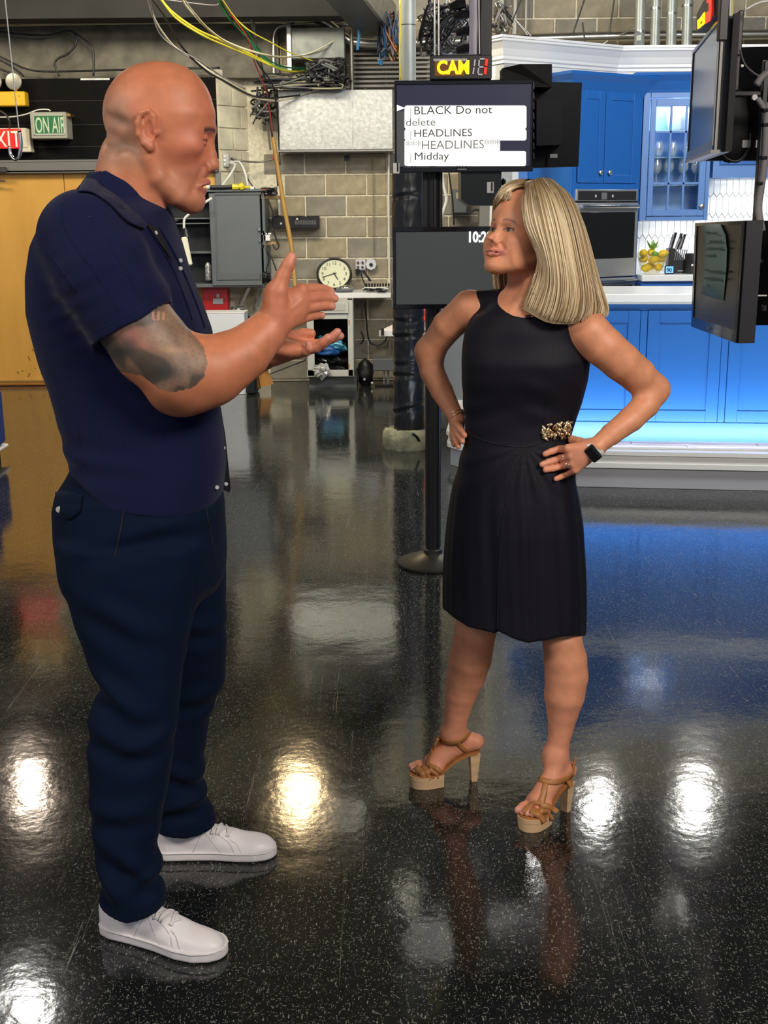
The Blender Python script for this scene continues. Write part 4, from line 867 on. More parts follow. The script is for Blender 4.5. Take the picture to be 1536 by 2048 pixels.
mb = MB(); mb.lathe(c, [(.045, 0), (.055, .004), (.095, .05), (.118, .13), (.122, .17), (.118, .17), (.113, .13), (.09, .055), (.05, .012), (.01, .010)], seg=32)
one(mb, 'fruit_bowl', M('bowl_glass', (.9, .85, .5), .05, trans=.9, ior=1.1, alpha=.45), 'clear glass bowl of lemons on the back counter', 'bowl', smooth=50.)
lem = M('lemon_yellow', (.85, .58, .01), .4, bump=.3, bscale=200)
for k, (dx, dy, dz, rz) in enumerate(((-.05, -.03, .05, .3), (.045, -.035, .055, 1.2), (0, .05, .06, 2.0), (-.06, .03, .12, .8), (.0, -.06, .115, 0), (.065, .01, .12, 2.4), (.0, .03, .17, 1.0), (-.075, -.015, .165, 1.5), (.08, -.03, .16, .1))):
    t_ = thing('lemon', 'lemon in the glass bowl, %s' % ('bottom left', 'bottom right', 'bottom at the back', 'middle left', 'middle at the front', 'middle right', 'top centre', 'top left', 'top right')[k], 'lemon', tuple(c+np.array([dx, dy, dz-.03])), 'lemons in the glass bowl')
    mb = MB(); q = c+np.array([dx, dy, dz]); mb.lathe(q, [(.004, -.047), (.010, -.041), (.026, -.027), (.033, 0), (.026, .027), (.010, .041), (.005, .048)], (math.cos(rz), math.sin(rz), .2), 14); mb.build('fruit', lem, t_, smooth=True)
mb = MB()
for k in range(9):
    a = k*.7; p0 = c+np.array([0, 0, .185]); d = np.array([math.cos(a)*.06, math.sin(a)*.03, .05+.02*(k % 3)]); s_ = np.array([-math.sin(a), math.cos(a), 0])*.016
    mb.add([p0, p0+d*.5+s_, p0+d, p0+d*.5-s_, p0+d*.5+np.array([0, 0, .006])], [(0, 1, 4), (1, 2, 4), (2, 3, 4), (3, 0, 4)])
one(mb, 'leaf_sprig', M('leaf_green', (.22, .42, .05), .5), 'green leaf sprig on top of the lemons', 'leaves')
mb = MB(); mb.sphere(c+np.array([.01, -.06, .16]), (.03, .02, .02), 12, 8); one(mb, 'lime', M('lime_green', (.10, .30, .03), .4), 'small green lime on top of the lemons', 'lime', smooth=True)
# knife block
c = onc(1354, 9.95); kb = M('block_black', (.012, .012, .013), .4)
t = thing('knife_block', 'black knife block with steel handled knives on the back counter', 'knife block', tuple(c))
mb = MB(); mb.prism([c+np.array([-.075, 0, 0]), c+np.array([.07, 0, 0]), c+np.array([.07, 0, .10]), c+np.array([-.03, 0, .20]), c+np.array([-.075, 0, .20])], (0, .1, 0)); mb.build('block', kb, t)
mb = MB(); mb.box(c+np.array([.028, -.002, .02]), (.05, .003, .004)); mb.build('badge', plast, t)
for k in range(6):
    a = c+np.array([-.026+.017*k, -.002, .105]); MB().tube([a, a+np.array([.012, -.004, .085])], .0055, 6).build('steak_knife', M('stainless_bright'), t)
for k, (dx, h) in enumerate(((-.06, .16), (-.045, .18), (-.01, .12), (.002, .17), (.018, .13), (.03, .16))):
    a = c+np.array([dx, .05, .19]); mb = MB(); mb.tube([a, a+np.array([.03, -.01, h*.75])], [.010, .012], 8); mb.build('knife_handle', [M('stainless_bright'), kb][k % 2], t, smooth=40.)
c = onc(1382, 9.9); t = thing('black_canister', 'matt black canister with a white label beside the knife block', 'canister', tuple(c))
MB().lathe(c, [(.050, 0), (.053, .004), (.053, .13)], seg=24).build('body', kb, t, smooth=40.); MB().lathe(c+np.array([0, 0, .131]), [(.055, 0), (.055, .025), (.05, .03)], seg=24).build('lid', kb, t, smooth=40.); MB().box(c+np.array([.0, -.054, .07]), (.03, .003, .016), bev=.001).build('label_plate', plast, t)
c = onc(1338, 9.84); t = thing('timer', 'little blue lit kitchen timer in front of the knife block', 'timer', tuple(c))
MB().box(c+np.array([0, 0, .034]), (.072, .03, .068), bev=.005).build('case', kb, t); MB().box(c+np.array([0, -.0155, .036]), (.06, .002, .052)).build('screen', M('timer_blue', (.1, .3, .5), .3, emit=(.15, .45, .85), es=1.0), t); textmesh('90', .042, black, c+np.array([-.024, -.018, .018]), (1, 0, 0), (0, 0, 1), t, name='digits', bold=.001)
# glow strip at the island foot
t = thing('light_strip', 'thin white light strip along the platform edge before the island', 'light strip', tuple(fr.pt(.6, -.20, PZ+.0)))
mb = MB(); fr.box(mb, uL+.3, uR, -.28, -.262, PZ+.002, PZ+.014, .001); mb.build('channel', M('strip_channel', (.7, .7, .7), .4), t)
for u in (0.0, 1.1, 2.2, 3.3):
    p = fr.pt(u-.2, -.265, PZ+.02); q = fr.pt(u-.2, 0, PZ+.13)
    area_light('foot_light', p, q, 1.1, 7.0, (.80, .92, 1.0), .012)
# ------------------------------------------------------------------ monitors in the middle
YM = F(866, 1128)[1]-.11
t = thing('monitor_stand', 'black pole stand with a domed round base holding the middle screens', 'stand', (F(865, 1128)[0], F(865, 1128)[1], 0))
sb = F(866, 1128); sx, sy = sb[0], sb[1]
bs_ = M('stand_base_grey', (.045, .043, .036), .32, .4)
MB().lathe((sx, sy, 0), [(.165, 0), (.172, .006), (.172, .016), (.160, .022), (.10, .045), (.055, .058), (.045, .06), (.045, .075), (.038, .08)], seg=40).build('base', bs_, t, smooth=35.)
mb = MB(); mb.lathe((sx, sy, .07), [(.034, 0), (.034, 1.75)], seg=24)
for a in np.arange(8)/8*2*math.pi: mb.tube([(sx+.034*math.cos(a), sy+.034*math.sin(a), .09), (sx+.034*math.cos(a), sy+.034*math.sin(a), 1.8)], .0025, 4)
mb.build('pole', M('anodised_black', (.018, .018, .019), .35, .3), t)
# mast from the ceiling
t = thing('black_mast', 'black square mast with a white panel coming down to the camera number display', 'mast', tuple(U(968, 110, YM+.1)))
mb = MB(); pb(mb, 960, -60, 984, 160, YM+.05, .06, .003); mb.build('mast_tube', black, t)
mb = MB(); pb(mb, 939, -60, 955, 109, YM+.08, .05, .002); mb.build('white_panel', M('pale_lilac', (.60, .58, .66), .4), t)
mb = MB()
for x, d in ((956, 0), (958.5, 3)): mb.tube(spline([U(x-2, -60, YM), U(x+d, 0, YM), U(x+1, 50, YM), U(x+d, 112, YM)], 6), .004, 6)
mb.build('mast_cable', black, t)
mb = MB(); mb.tube([U(957, -60, YM-.01), U(958, 40, YM-.01), U(959, 108, YM-.01)], .003, 6); mb.build('white_wire', plast, t)
bez = M('gloss_bezel', (.006, .006, .009), .12, coat=.3)
def flatscreen(name, label, x0, y0, x1, y1, Y, screen_mat, mb_=8, depth=.05):
    t = thing(name, label, 'screen', tuple(U((x0+x1)/2, y1, Y)))
    mb = MB(); pb(mb, x0, y0, x1, y1, Y, depth, .006); mb.build('housing', black, t)
    a, b_, c_, d_ = mb_
    mb = MB(); pb(mb, x0, y0, x1, y0+b_, Y-.008, .012, .002); pb(mb, x0, y1-d_, x1, y1, Y-.008, .012, .002); pb(mb, x0, y0+b_, x0+a, y1-d_, Y-.008, .012, .002); pb(mb, x1-c_, y0+b_, x1, y1-d_, Y-.008, .012, .002); mb.build('bezel', bez, t)
    mb = MB(); pb(mb, x0+a-1, y0+b_-1, x1-c_+1, y1-d_+1, Y-.003, .008); sc = mb.build('screen_panel', screen_mat, t)
    return t, sc
t, sc = flatscreen('prompter_screen', 'upper middle screen glowing with white headline text rows', 789, 160, 1066, 344, YM, M('screen_navy', (.006, .006, .012), .2, emit=(.03, .03, .055), es=.9), (5, 9, 5, 11))
sw = M('screen_white', (.8, .8, .75), .3, emit=(1.0, 1.0, .93), es=1.0); dk_ = M('prompter_ink', (.02, .025, .03), .5)
Yp = YM-.006
def rrect(x0, y0, x1, y1, r, parent, Y=Yp):
    n = 6; pts = []
    for (cx, cy, a0_) in ((x1-r, y0+r, 0), (x0+r, y0+r, 90), (x0+r, y1-r, 180), (x1-r, y1-r, 270)):
        for i in range(n+1): a = math.radians(a0_+90*i/n); pts.append(U(cx+r*math.cos(a), cy-r*math.sin(a), Y))
    mb = MB(); mb.prism(pts, (0, .002, 0)); return mb.build('text_row', sw, parent)
for q in ((809, 211, 1053, 258, 5), (809, 258, 1053, 281, 5), (809, 281, 1000, 304, 2), (809, 302, 1052, 332, 4)): rrect(*q, sc)
mb = MB(); mb.prism([U(792, 209, Yp), U(810, 216, Yp), U(792, 223, Yp)], (0, .002, 0)); mb.build('arrow', sw, sc)
mb = MB(); pb(mb, 793, 223, 809, 332, YM-.0045, .001); mb.build('grey_margin', M('screen_grey', (.03, .03, .03), .3, emit=(.06, .06, .06), es=1), sc)
Yt = YM-.008
for (s, x, y, h, sx_, m) in (('BLACK Do not', 827, 229, 20, 1.12, dk_), ('delete', 811, 252, 19, 1.15, M('ink_grey', (.22, .25, .25), .5)), ('HEADLINES', 827, 274, 18.5, 1.12, M('ink_mid', (.06, .06, .07), .5)), ('***HEADLINES***', 811, 299, 21, 1.06, M('ink_light', (.35, .35, .36), .5)), ('Midday', 828, 320, 19, 1.15, dk_)):
    p = U(x, y, Yt); k = pxm(p); textmesh(s, h/k/.72*.80, m, p, U(x+50, y-.8, Yt)-p, (0, 0, 1), sc, depth=.0002, sx=sx_)
for y0_, y1_ in ((216, 238), (262, 280), (309, 327)): mb = MB(); pb(mb, 821, y0_, 821.8, y1_, Yt, .001); mb.build('row_rule', M('ink_mid'), sc)
for i, x in enumerate((812, 823, 829, 859, 863, 868, 913, 918, 924, 931)): mb = MB(); pb(mb, x, 331.3, x+2.5, 332.6, Yt, .001); mb.build('cut_letter', M('ink_mid'), sc)
mb = MB(); pb(mb, 915, 337.5, 933, 339.5, YM-.011, .004); mb.build('logo_strip', M('logo_silver', (.3, .3, .3), .4), t)
mb = MB(); pb(mb, 786, 326, 799, 347, YM-.012, .003, .001); l = mb.build('number_tag', white, t); p = U(789.5, 343, YM-.0135); textmesh('1', 17/pxm(p)/.72, black, p, (1, 0, 0), (0, 0, 1), l, bold=.001)
# blue reflection strip on the top edge
# lower screen
t, sc = flatscreen('clock_screen', 'lower middle dark screen showing the time 10:2', 786, 453, 1078, 617, YM-.02, M('screen_dark', (.02, .022, .022), .35, emit=(.035, .040, .040), es=1), (6, 10, 6, 9))
p = U(934, 484, YM-.03); textmesh('10:28', 20.5/pxm(p)/.72, M('digit_white', (.8, .8, .8), .4, emit=(1, 1, 1), es=.9), p, (1, 0, 0), (0, 0, 1), sc, sx=.80, bold=.0022, depth=.0003)
# bracket between screens and the pole
t = thing('screen_bracket', 'black bracket box under the upper middle screen with a white number tag', 'bracket', tuple(U(960, 410, YM+.05)))
mb = MB(); a = U(922, 345, YM+.02); b = U(1003, 410, YM+.02); mb.prism([U(922, 342, YM+.02), U(1003, 342, YM+.02), U(1003, 400, YM+.02), U(996, 411, YM+.02), U(938, 411, YM+.02), U(922, 398, YM+.02)], (0, .2, 0)); mb.build('bracket_box', M('bracket_black', (.008, .012, .012), .25), t)
mb = MB(); pb(mb, 974, 364, 988, 386, YM+.012, .005, .001); l = mb.build('number_tag', white, t); p = U(977.5, 382, YM+.01); textmesh('1', 17/pxm(p)/.72, black, p, (1, 0, 0), (0, 0, 1), l, bold=.001)
mb = MB(); pb(mb, 1003, 356, 1012, 372, YM+.05, .05, .01); mb.build('clamp_knob', black, t)
mb = MB(); pb(mb, 845, 330, 885, 470, YM+.09, .04, .004); mb.build('spine', black, t)
mb = MB(); pb(mb, 1000, 434, 1030, 454, YM+.02, .08, .01); one(mb, 'small_camera', black, 'small black device clipped on top of the lower screen by her eye', 'camera')
# rear-facing monitor to the right of the prompter
t = thing('rear_monitor', 'black back of a monitor mounted right of the prompter screen', 'monitor', tuple(U(1115, 333, YM+.15)))
A_, B_ = U(1060, 250, YM+.10), U(1164, 250, YM+.30)
P4 = [U(1055, 163, YM+.1), U(1164, 165, YM+.3), U(1157, 333, YM+.3), U(1055, 336, YM+.1)]
mb = MB(); mb.prism(P4, (0, .05, 0)); mb.build('back_shell', M('back_black', (.003, .003, .0033), .6, spec=.25), t)
P5 = [U(1072, 200, YM+.08), U(1123, 203, YM+.19), U(1122, 290, YM+.19), U(1072, 292, YM+.08)]
mb = MB(); mb.prism([p+np.array([0, -.02, 0]) for p in P5], (0, .05, 0)); mb.build('electronics_hump', M('hump_black', (.005, .005, .0055), .55, spec=.3), t)
mb = MB(); pb(mb, 1100, 308, 1115, 316, YM+.165, .01, .001); mb.build('badge', M('badge_silver', (.4, .42, .4), .3, .5), t)
mb = MB()
for k in range(8): mb.tube([U(1067, 165+k*20, YM-.01), U(1068, 178+k*20, YM-.01)], .0025, 5)
mb.build('side_screws', M('screw_dark', (.08, .08, .08), .3, .6), t)
mb = MB(); mb.prism([U(1005, 136, YM+.04), U(1040, 128, YM+.04), U(1104, 128, YM+.08), U(1104, 174, YM+.08), U(1005, 174, YM+.04)], (0, .12, 0)); one(mb, 'black_case', M('case_black', (.003, .003, .0033), .6, spec=.25), 'black box on top of the rear monitor right of the camera number display', 'box')
# camera number display
t = thing('camera_display', 'black LED sign with yellow CAM letters and red digits above the prompter', 'led sign', tuple(U(922, 158, YM-.04)))
mb = MB(); pb(mb, 861, 110, 984, 158, YM-.04, .07, .003); mb.build('sign_case', black, t)
mb = MB(); pb(mb, 867, 117, 934, 122, YM-.044, .005); mb.build('white_strip', M('strip_grey', (.55, .53, .55), .4), t)
p = U(873.5, 147.5, YM-.045); k = pxm(p); textmesh('CAM', 25/k/.72, M('led_yellow', (.9, .6, 0), .4, emit=(1.0, .85, .0), es=1.3), p, (1, 0, 0), (0, 0, 1), t, name='led_letters', sx=.88, bold=.0028)
mb = MB(); pb(mb, 869, 121, 929, 152, YM-.0435, .003, .001); mb.build('led_window', M('led_amber_dark', (.10, .03, .0), .3, emit=(.25, .07, 0), es=.35), t)
lw = M('led_off_white', (.5, .47, .47), .4, emit=(.4, .38, .38), es=.5); lr = M('led_red', (.9, .02, .01), .4, emit=(1.0, .03, .01), es=1.6)
def seg(x0, y0, x1, y1, m, wd=.0035): MB().tube([U(x0, y0, YM-.046), U(x1, y1, YM-.046)], wd, 6).build('digit_segment', m, t)
seg(950, 119, 948.5, 132, lw); seg(948, 135, 946, 148, lw)
for q in ((960, 118, 969, 118), (958.5, 120, 957.5, 132), (958, 134, 967, 134), (957, 136, 956, 147), (956, 149, 965, 149)): seg(*q, lw)
for q in ((973.5, 118, 972, 131), (971.5, 135, 970, 148)): seg(*q, lr, .006)
# plugs hanging left of the mast
for i, (x, y) in enumerate(((905, 10), (912, 30), (918, 63), (918, 98))):
    mb = MB(); mb.tube([U(x-6, y+4, YM+.1), U(x+10, y, YM+.1), U(x+26, y-3, YM+.1)], [.012, .022, .018], 8); one(mb, 'hanging_plug', black, '%s black cable plug sticking out left of the mast' % ('topmost', 'second from top', 'third from top', 'lowest')[i], 'plug', 'black plugs left of the mast', smooth=40.)
# grey pipe and the wrapped column
YP = 8.62
pc = F(818, 893); px0 = pc[0]; YP = pc[1]
t = thing('support_column', 'grey steel post rising from a column wrapped in black plastic on a round concrete foot', 'column', (px0, YP, 0))
mb = MB(); n_ = 40; G = []; rr = np.random.RandomState(5)
for i, z in enumerate((0.0, .012, .07, .115, .135, .138)):
    rad = (.185, .188, .19, .185, .17, .02)[i]; G.append([[px0+rad*(1+.02*rr.randn())*math.cos(a), YP+rad*(1+.02*rr.randn())*math.sin(a), z+(.004*rr.randn() if 0 < i < 5 else 0)] for a in np.arange(n_)/n_*2*math.pi])
mb.grid(np.array(G), closed_v=True); mb.build('concrete_foot', M('old_concrete', (.42, .40, .26), .85, noise=.5, nscale=8, bump=.6, bscale=30, col2=(.16, .17, .11)), t, smooth=40.)
rw = .112; zt = U(818, 330, YP)[2]; G = []; nz = 150; nt_ = 64
for i in range(nz):
    z = .10+(zt-.10)*i/(nz-1); row = []
    for j in range(nt_):
        a = j/nt_*2*math.pi; r_ = rw*(1+.012*math.sin(z*9))
        for (z0, sl, am) in ((.50, .03, .010), (.62, -.02, .006), (.80, -.012, .012), (.28, .035, .010), (1.15, .03, .008), (1.02, -.02, .006), (.93, .02, .006), (1.33, .01, .007), (1.75, -.02, .006)):
            dz = z-(z0+sl*math.sin(a+z0*7)); r_ -= am*math.exp(-(dz/.012)**2); r_ += am*.5*math.exp(-((dz-.025)/.012)**2)
        r_ += .0012*math.sin(a*5+z*11)+.0008*math.sin(a*9-z*31)+.0006*math.sin(z*60+3*math.sin(a*3))
        if z < .16: r_ *= .96+.04*(z-.10)/.06
        row.append([px0+r_*math.cos(a), YP+r_*math.sin(a), z])
    G.append(row)
G.append([[px0, YP, zt]]*nt_)
mb = MB(); mb.grid(np.array(G), closed_v=True); wp = mb.build('plastic_wrap', M('wrap_black', (.011, .012, .014), .30, spec=.5), t, smooth=True)
zz = U(818, 163, YP)[2]; zk = U(818, 51, YP)[2]; pr = .057
pgm = M('post_grey', (.40, .42, .38), .45, .2, noise=.15, nscale=10)
mb = MB(); mb.cyl((px0, YP, zt), (px0, YP, zk-.002), pr, seg=24); mb.cyl((px0, YP, zk+.003), (px0, YP, 4.7), pr, seg=24); mb.build('post', pgm, t, smooth=50.)
mb = MB(); mb.cyl((px0, YP, zk-.006), (px0, YP, zk+.006), pr*.97, seg=24); mb.build('joint_ring', black, t)
pts = [F(826, 868, .14), F(835, 876, .10), F(843, 893, .02), (*F(852, 900)[:2], .012), (*F(872, 905)[:2], .012)]
one(MB().tube(spline(pts, 6), .010, 8), 'cable', black, 'black cable trailing over the concrete foot of the column onto the floor', 'cable', smooth=True)
pts = [U(800, 0, YP-.06), U(801, 60, YP-.06), U(799, 110, YP-.06), U(802, 160, YP-.06)]
one(MB().tube(spline(pts, 6), .006, 6), 'cable', yel, 'yellow cable running down the left side of the grey steel post', 'cable', smooth=True)
# grey panel seen through the crook of her arm
mb = MB(); p = U(905, 760, 9.2); mb.box((p[0]+.25, 9.3, .55), (.75, .04, 1.1), bev=.004); one(mb, 'grey_partition', M('partition_grey', (.22, .225, .22), .5), 'grey partition board standing behind the woman left of the platform', 'partition')
# ------------------------------------------------------------------ monitors at the right
def quadbox(mb, P, d):          # P: four points, clockwise from top left, pushed back by vector d
    mb.prism(P, d)
# lower right screen with the taped note
t = thing('note_screen', 'black switched off screen with a pale green note taped on, lower right', 'screen', tuple(U(1430, 680, 4.5)))
fa, fn_ = 4.95, 4.22
P4 = [U(1393, 446, fa), U(1492, 441, fn_), U(1475, 686, fn_), U(1385, 653, fa)]
nn = np.cross(P4[1]-P4[0], P4[3]-P4[0]); nn /= np.linalg.norm(nn); nn = -nn if nn[1] < 0 else nn
if nn[1] < 0: nn = -nn
nn = nn if (nn@(P4[0]-CAMP)) > 0 else -nn
mb = MB(); mb.prism(P4, nn*.055); mb.build('housing', black, t)
lerp = lambda u, v, off=0: (P4[0]*(1-u)+P4[1]*u)*(1-v)+(P4[3]*(1-u)+P4[2]*u)*v-nn*off
mb = MB(); mb.prism([lerp(.04, .03, .002), lerp(.96, .03, .002), lerp(.96, .90, .002), lerp(.04, .90, .002)], nn*.003); mb.build('screen_panel', M('off_screen', (.016, .016, .012), .25), t)
mb = MB()
for (u0, v0, u1, v1) in ((0, 0, 1, .03), (0, .90, 1, 1), (0, .03, .04, .90), (.96, .03, 1, .90)): mb.prism([lerp(u0, v0, .006), lerp(u1, v0, .006), lerp(u1, v1, .006), lerp(u0, v1, .006)], nn*.008)
mb.build('bezel', bez, t)
mb = MB(); e_ = nn*.03+(P4[1]-P4[0])/np.linalg.norm(P4[1]-P4[0])*.0; s_ = (P4[1]-P4[0])/np.linalg.norm(P4[1]-P4[0])
mb.prism([P4[1]+s_*.004, P4[1]+s_*.004+nn*.055, P4[2]+s_*.004+nn*.055, P4[2]+s_*.004], s_*.012); mb.build('side_edge', M('edge_grey', (.02, .02, .023), .4), t)
mb = MB(); p = lerp(.43, .955, .008); mb.box(p, (.03, .003, .006), rot=(0, 0, math.atan2(s_[1], s_[0]))); mb.build('logo_strip', M('logo_silver'), t)
# curled note
G = []; cen = [(1406, 449, 1441, 448), (1408.5, 470, 1451, 470), (1409.5, 500, 1454, 500), (1409, 530, 1453, 535), (1407, 560, 1450, 568), (1402, 588, 1447, 602)]
bend = (.012, .022, .028, .026, .018, .010)
pn = P4[0]; nl = nn
def onq(px, py, off=0.0):
    v = ray(px, py); tt = ((pn-nl*off-CAMP)@nl)/(v@nl); return CAMP+v*tt
for (xa_, ya_, xb_, yb_), bd in zip(cen, bend):
    G.append([onq(xa_+(xb_-xa_)*k/5, ya_+(yb_-ya_)*k/5, .008+bd*.35*math.sin(math.pi*k/5)) for k in range(6)])
mb = MB(); mb.grid(np.array(G)); note = mb.build('taped_note', M('note_green', (.25, .36, .31), .6), None, smooth=True); note['label'] = 'pale green paper note with lines of print taped to the lower right screen'; note['category'] = 'note'
note.modifiers.new('thick', 'SOLIDIFY').thickness = .0008
ink = M('note_ink', (.10, .15, .13), .6)
rr = np.random.RandomState(4)
def words(y, x0, x1, und=None, sk=0.0):
    x = x0
    while x < x1:
        w_ = rr.uniform(1.8, 3.2); a = onq(x, y+(x-x0)*sk, .022); b = onq(min(x+w_, x1), y+(x-x0)*sk, .022)
        h = rr.uniform(3.0, 5.2)/pxm(a); mb.prism([a+np.array([0, 0, h/2]), b+np.array([0, 0, h/2]), b-np.array([0, 0, h/2]), a-np.array([0, 0, h/2])], -nl*.0004); x += w_+.5
    if und:
        a = onq(und[0], y+3, .022); b = onq(und[1], y+3.2, .022); mb.prism([a, b, b-np.array([0, 0, .0025]), a-np.array([0, 0, .0025])], -nl*.0004)
mb = MB(); words(465, 1411, 1419); words(465.5, 1422, 1431, (1432, 1441)); words(483, 1419, 1445, (1411, 1418)); words(497, 1411, 1447); words(511, 1410, 1431); words(540, 1409, 1416); words(543, 1418, 1446, sk=.02); words(556, 1408, 1443, sk=.08); words(571, 1414, 1418, (1405, 1412)); words(576, 1422, 1422.5, (1420, 1429))
mb.build('printed_lines', ink, note)['kind'] = 'stuff'
# upper right screen
t = thing('side_screen', 'large black screen turned sideways at the upper right, reflecting the wall', 'screen', tuple(U(1430, 320, 4.3)))
fa, fn_ = 4.75, 4.0
P4 = [U(1388, 103, fa), U(1444, 32, fn_), U(1428, 304, fn_), U(1376, 324, fa)]
nn = np.cross(P4[1]-P4[0], P4[3]-P4[0]); nn /= np.linalg.norm(nn); nn = nn if (nn@(P4[0]-CAMP)) > 0 else -nn
s_ = (P4[1]-P4[0])/np.linalg.norm(P4[1]-P4[0])
mb = MB(); mb.prism(P4, nn*.05); mb.build('housing', black, t)
mb = MB(); mb.prism([lerp(.03, .03, .002), lerp(.97, .03, .002), lerp(.97, .91, .002), lerp(.03, .91, .002)], nn*.003); mb.build('screen_panel', M('gloss_screen', (.05, .055, .062), .12), t)
mb = MB()
for (u0, v0, u1, v1) in ((0, 0, 1, .03), (0, .91, 1, 1), (0, .03, .03, .91), (.97, .03, 1, .91)): mb.prism([lerp(u0, v0, .006), lerp(u1, v0, .006), lerp(u1, v1, .006), lerp(u0, v1, .006)], nn*.008)
mb.build('bezel', M('navy_bezel', (.012, .014, .045), .2), t)
mb = MB(); mb.prism([P4[1], P4[1]+nn*.008+s_*.0, P4[2]+nn*.008, P4[2]], s_*.004); mb.prism([lerp(.985, .0, .007), lerp(1.01, 0, .007), lerp(1.01, .95, .007), lerp(.985, .95, .007)], nn*.002); mb.build('bright_edge', M('edge_silver', (.42, .40, .36), .3, .6), t)
mb = MB(); mb.prism([P4[1]+nn*.03+s_*.02, P4[1]+nn*.05+s_*.02, P4[2]+nn*.05+s_*.02+np.array([0, 0, .0]), P4[2]+nn*.03+s_*.02], s_*.02); mb.build('rear_shell', M('shell_dark', (.012, .011, .012), .5, spec=.3), t)
mb = MB(); mb.prism([lerp(0, .985, .012), lerp(1.02, .985, .012), lerp(1.02, 1.01, .012), lerp(0, 1.01, .012)], nn*.03); mb.build('silver_lip', M('edge_silver'), t)
# second LED sign seen from the side, top right
t = thing('side_led_sign', 'yellow and red lit LED sign turned edge on at the top right', 'led sign', tuple(U(1412, 60, 4.2)))
G = [U(1393, 30, 4.5), U(1428, -40, 4.0), U(1428, 30, 4.0), U(1393, 64, 4.5)]
mb = MB(); mb.prism(G, (.04, .02, 0)); mb.build('sign_case', M('sign_brown', (.05, .045, .04), .5), t)
nq = np.cross(G[1]-G[0], G[3]-G[0]); nq /= np.linalg.norm(nq); nq = nq if (nq@(G[0]-CAMP)) > 0 else -nq
def onG(px, py): v = ray(px, py); return CAMP+v*(((G[0]-nq*.004-CAMP)@nq)/(v@nq))
mb = MB()
for P in ([(1396, 42), (1410, 24), (1410, 34), (1396, 50)], [(1396, 52), (1410, 44), (1408, 49), (1396, 58)], [(1396, 40), (1400, 38), (1400, 56), (1396, 58)], [(1406, 28), (1410, 24), (1410, 47), (1406, 50)]): mb.prism([onG(*q) for q in P], -nq*.002)
mb.build('led_letters', M('led_yellow'), t)
mb = MB()
for P in ([(1414, 2), (1424, -8), (1423, 20), (1419, 22), (1419, 4), (1415, 6)], [(1412, 30), (1416, 24), (1420, 20), (1420, 40), (1412, 48)], [(1419, 18), (1424, 14), (1422, 40), (1418, 44)]): mb.prism([onG(*q) for q in P], -nq*.002)
mb.build('led_digits', lr, t)
# rear view monitors
def rear(name, label, P4, dz=.06, badge=None):
    t = thing(name, label, 'monitor', tuple((P4[2]+P4[3])/2)); mb = MB(); mb.prism(P4, (0, dz, 0)); mb.build('back_shell', M('rear_shell_black', (.004, .0038, .004), .6, spec=.25), t); return t
t = rear('back_monitor', 'large black monitor back hanging behind the sideways screen', [U(1434, 96, 4.9), U(1580, 92, 4.6), U(1580, 321, 4.6), U(1408, 321, 4.95)])
mb = MB(); mb.sphere(U(1463, 250, 4.78), (.075, .03, .14), 20, 12); mb.build('speaker_hump', M('hump_black'), t, smooth=True)
mb = MB(); mb.tube(spline([U(1500, 265, 4.6), U(1497, 295, 4.6), U(1478, 321, 4.6), U(1455, 318, 4.6), U(1440, 300, 4.6)], 6), .006); mb.build('loop_cable', black, t, smooth=True)
mb = MB(); pb(mb, 1485, 280, 1501, 295, 4.58, .01); pb(mb, 1512, 280, 1516, 295, 4.58, .01); mb.build('sticker', M('sticker_white', (.42, .42, .42), .5), t)
mb = MB(); pb(mb, 1432, 234, 1442, 236.5, 4.6, .01); mb.build('logo_strip', M('logo_silver'), t)
mb = MB(); pb(mb, 1453, 182, 1600, 192, 4.5, .05, .003); br = mb.build('mount_bar', M('mount_charcoal', (.030, .026, .028), .4, .3), t)
for x, y in ((1456, 198), (1508.5, 195)): mb = MB(); c = U(x, y, 4.48); mb.lathe(c, [(.006, .02), (.007, 0), (.011, -.002), (.010, -.008)], (0, 1, 0), 12); mb.build('bolt', M('bolt_white', (.85, .85, .83), .3), br)
for x, y in ((1468, 132), (1484, 132)): mb = MB(); c = U(x, y, 4.48); mb.lathe(c, [(.005, 0), (.005, -.006)], (0, 1, 0), 10); mb.build('small_bolt', M('bolt_white'), t)
mb = MB(); pb(mb, 1466, 60, 1481, 182, 4.42, .04, .003); mb.build('mount_arm', M('mount_charcoal'), t)
mb = MB(); pb(mb, 1476, 20, 1486, 110, 4.4, .04, .003); mb.build('mount_neck', M('mount_charcoal'), t)
t = rear('back_monitor', 'black monitor back behind the note screen at the right edge', [U(1503, 442, 4.75), U(1590, 440, 4.6), U(1590, 650, 4.6), U(1490, 651, 4.75)])
mb = MB(); pb(mb, 1513, 590, 1534, 592.5, 4.55, .02); mb.build('bright_strip', white, t); mb = MB(); pb(mb, 1490, 612, 1495, 628, 4.6, .01); mb.build('sticker', M('sticker_white'), t)
for (x, y, w_) in ((1510, 500, 6), (1522, 520, 4), (1508, 560, 6), (1526, 610, 8)): mb = MB(); pb(mb, x, y, x+w_, y+w_*1.6, 4.58, .02, .003); mb.build('port_block', M('mount_charcoal'), t)
t = thing('screen_pole', 'vertical black pole carrying the right hand screens from the ceiling', 'pole', tuple(U(1440, 60, 4.1)))
mb = MB(); pb(mb, 1424.5, -60, 1440, 330, 3.98, .03, .003) if False else mb.box(((U(1450, 0, 3.93)[0]), 3.94, 2.95), (.028, .03, 1.6), bev=.003); mb.build('post', M('mount_charcoal'), t)
mb = MB(); q = U(1478, 20, 4.5); mb.box((q[0], 4.52, 3.1), (.035, .035, 1.2), bev=.003); mb.build('post', black, t)
mb = MB(); q = U(1512, 440, 4.5); mb.box((q[0], 4.5, q[2]+.10), (.02, .03, .9), bev=.003); mb.build('post', black, t)
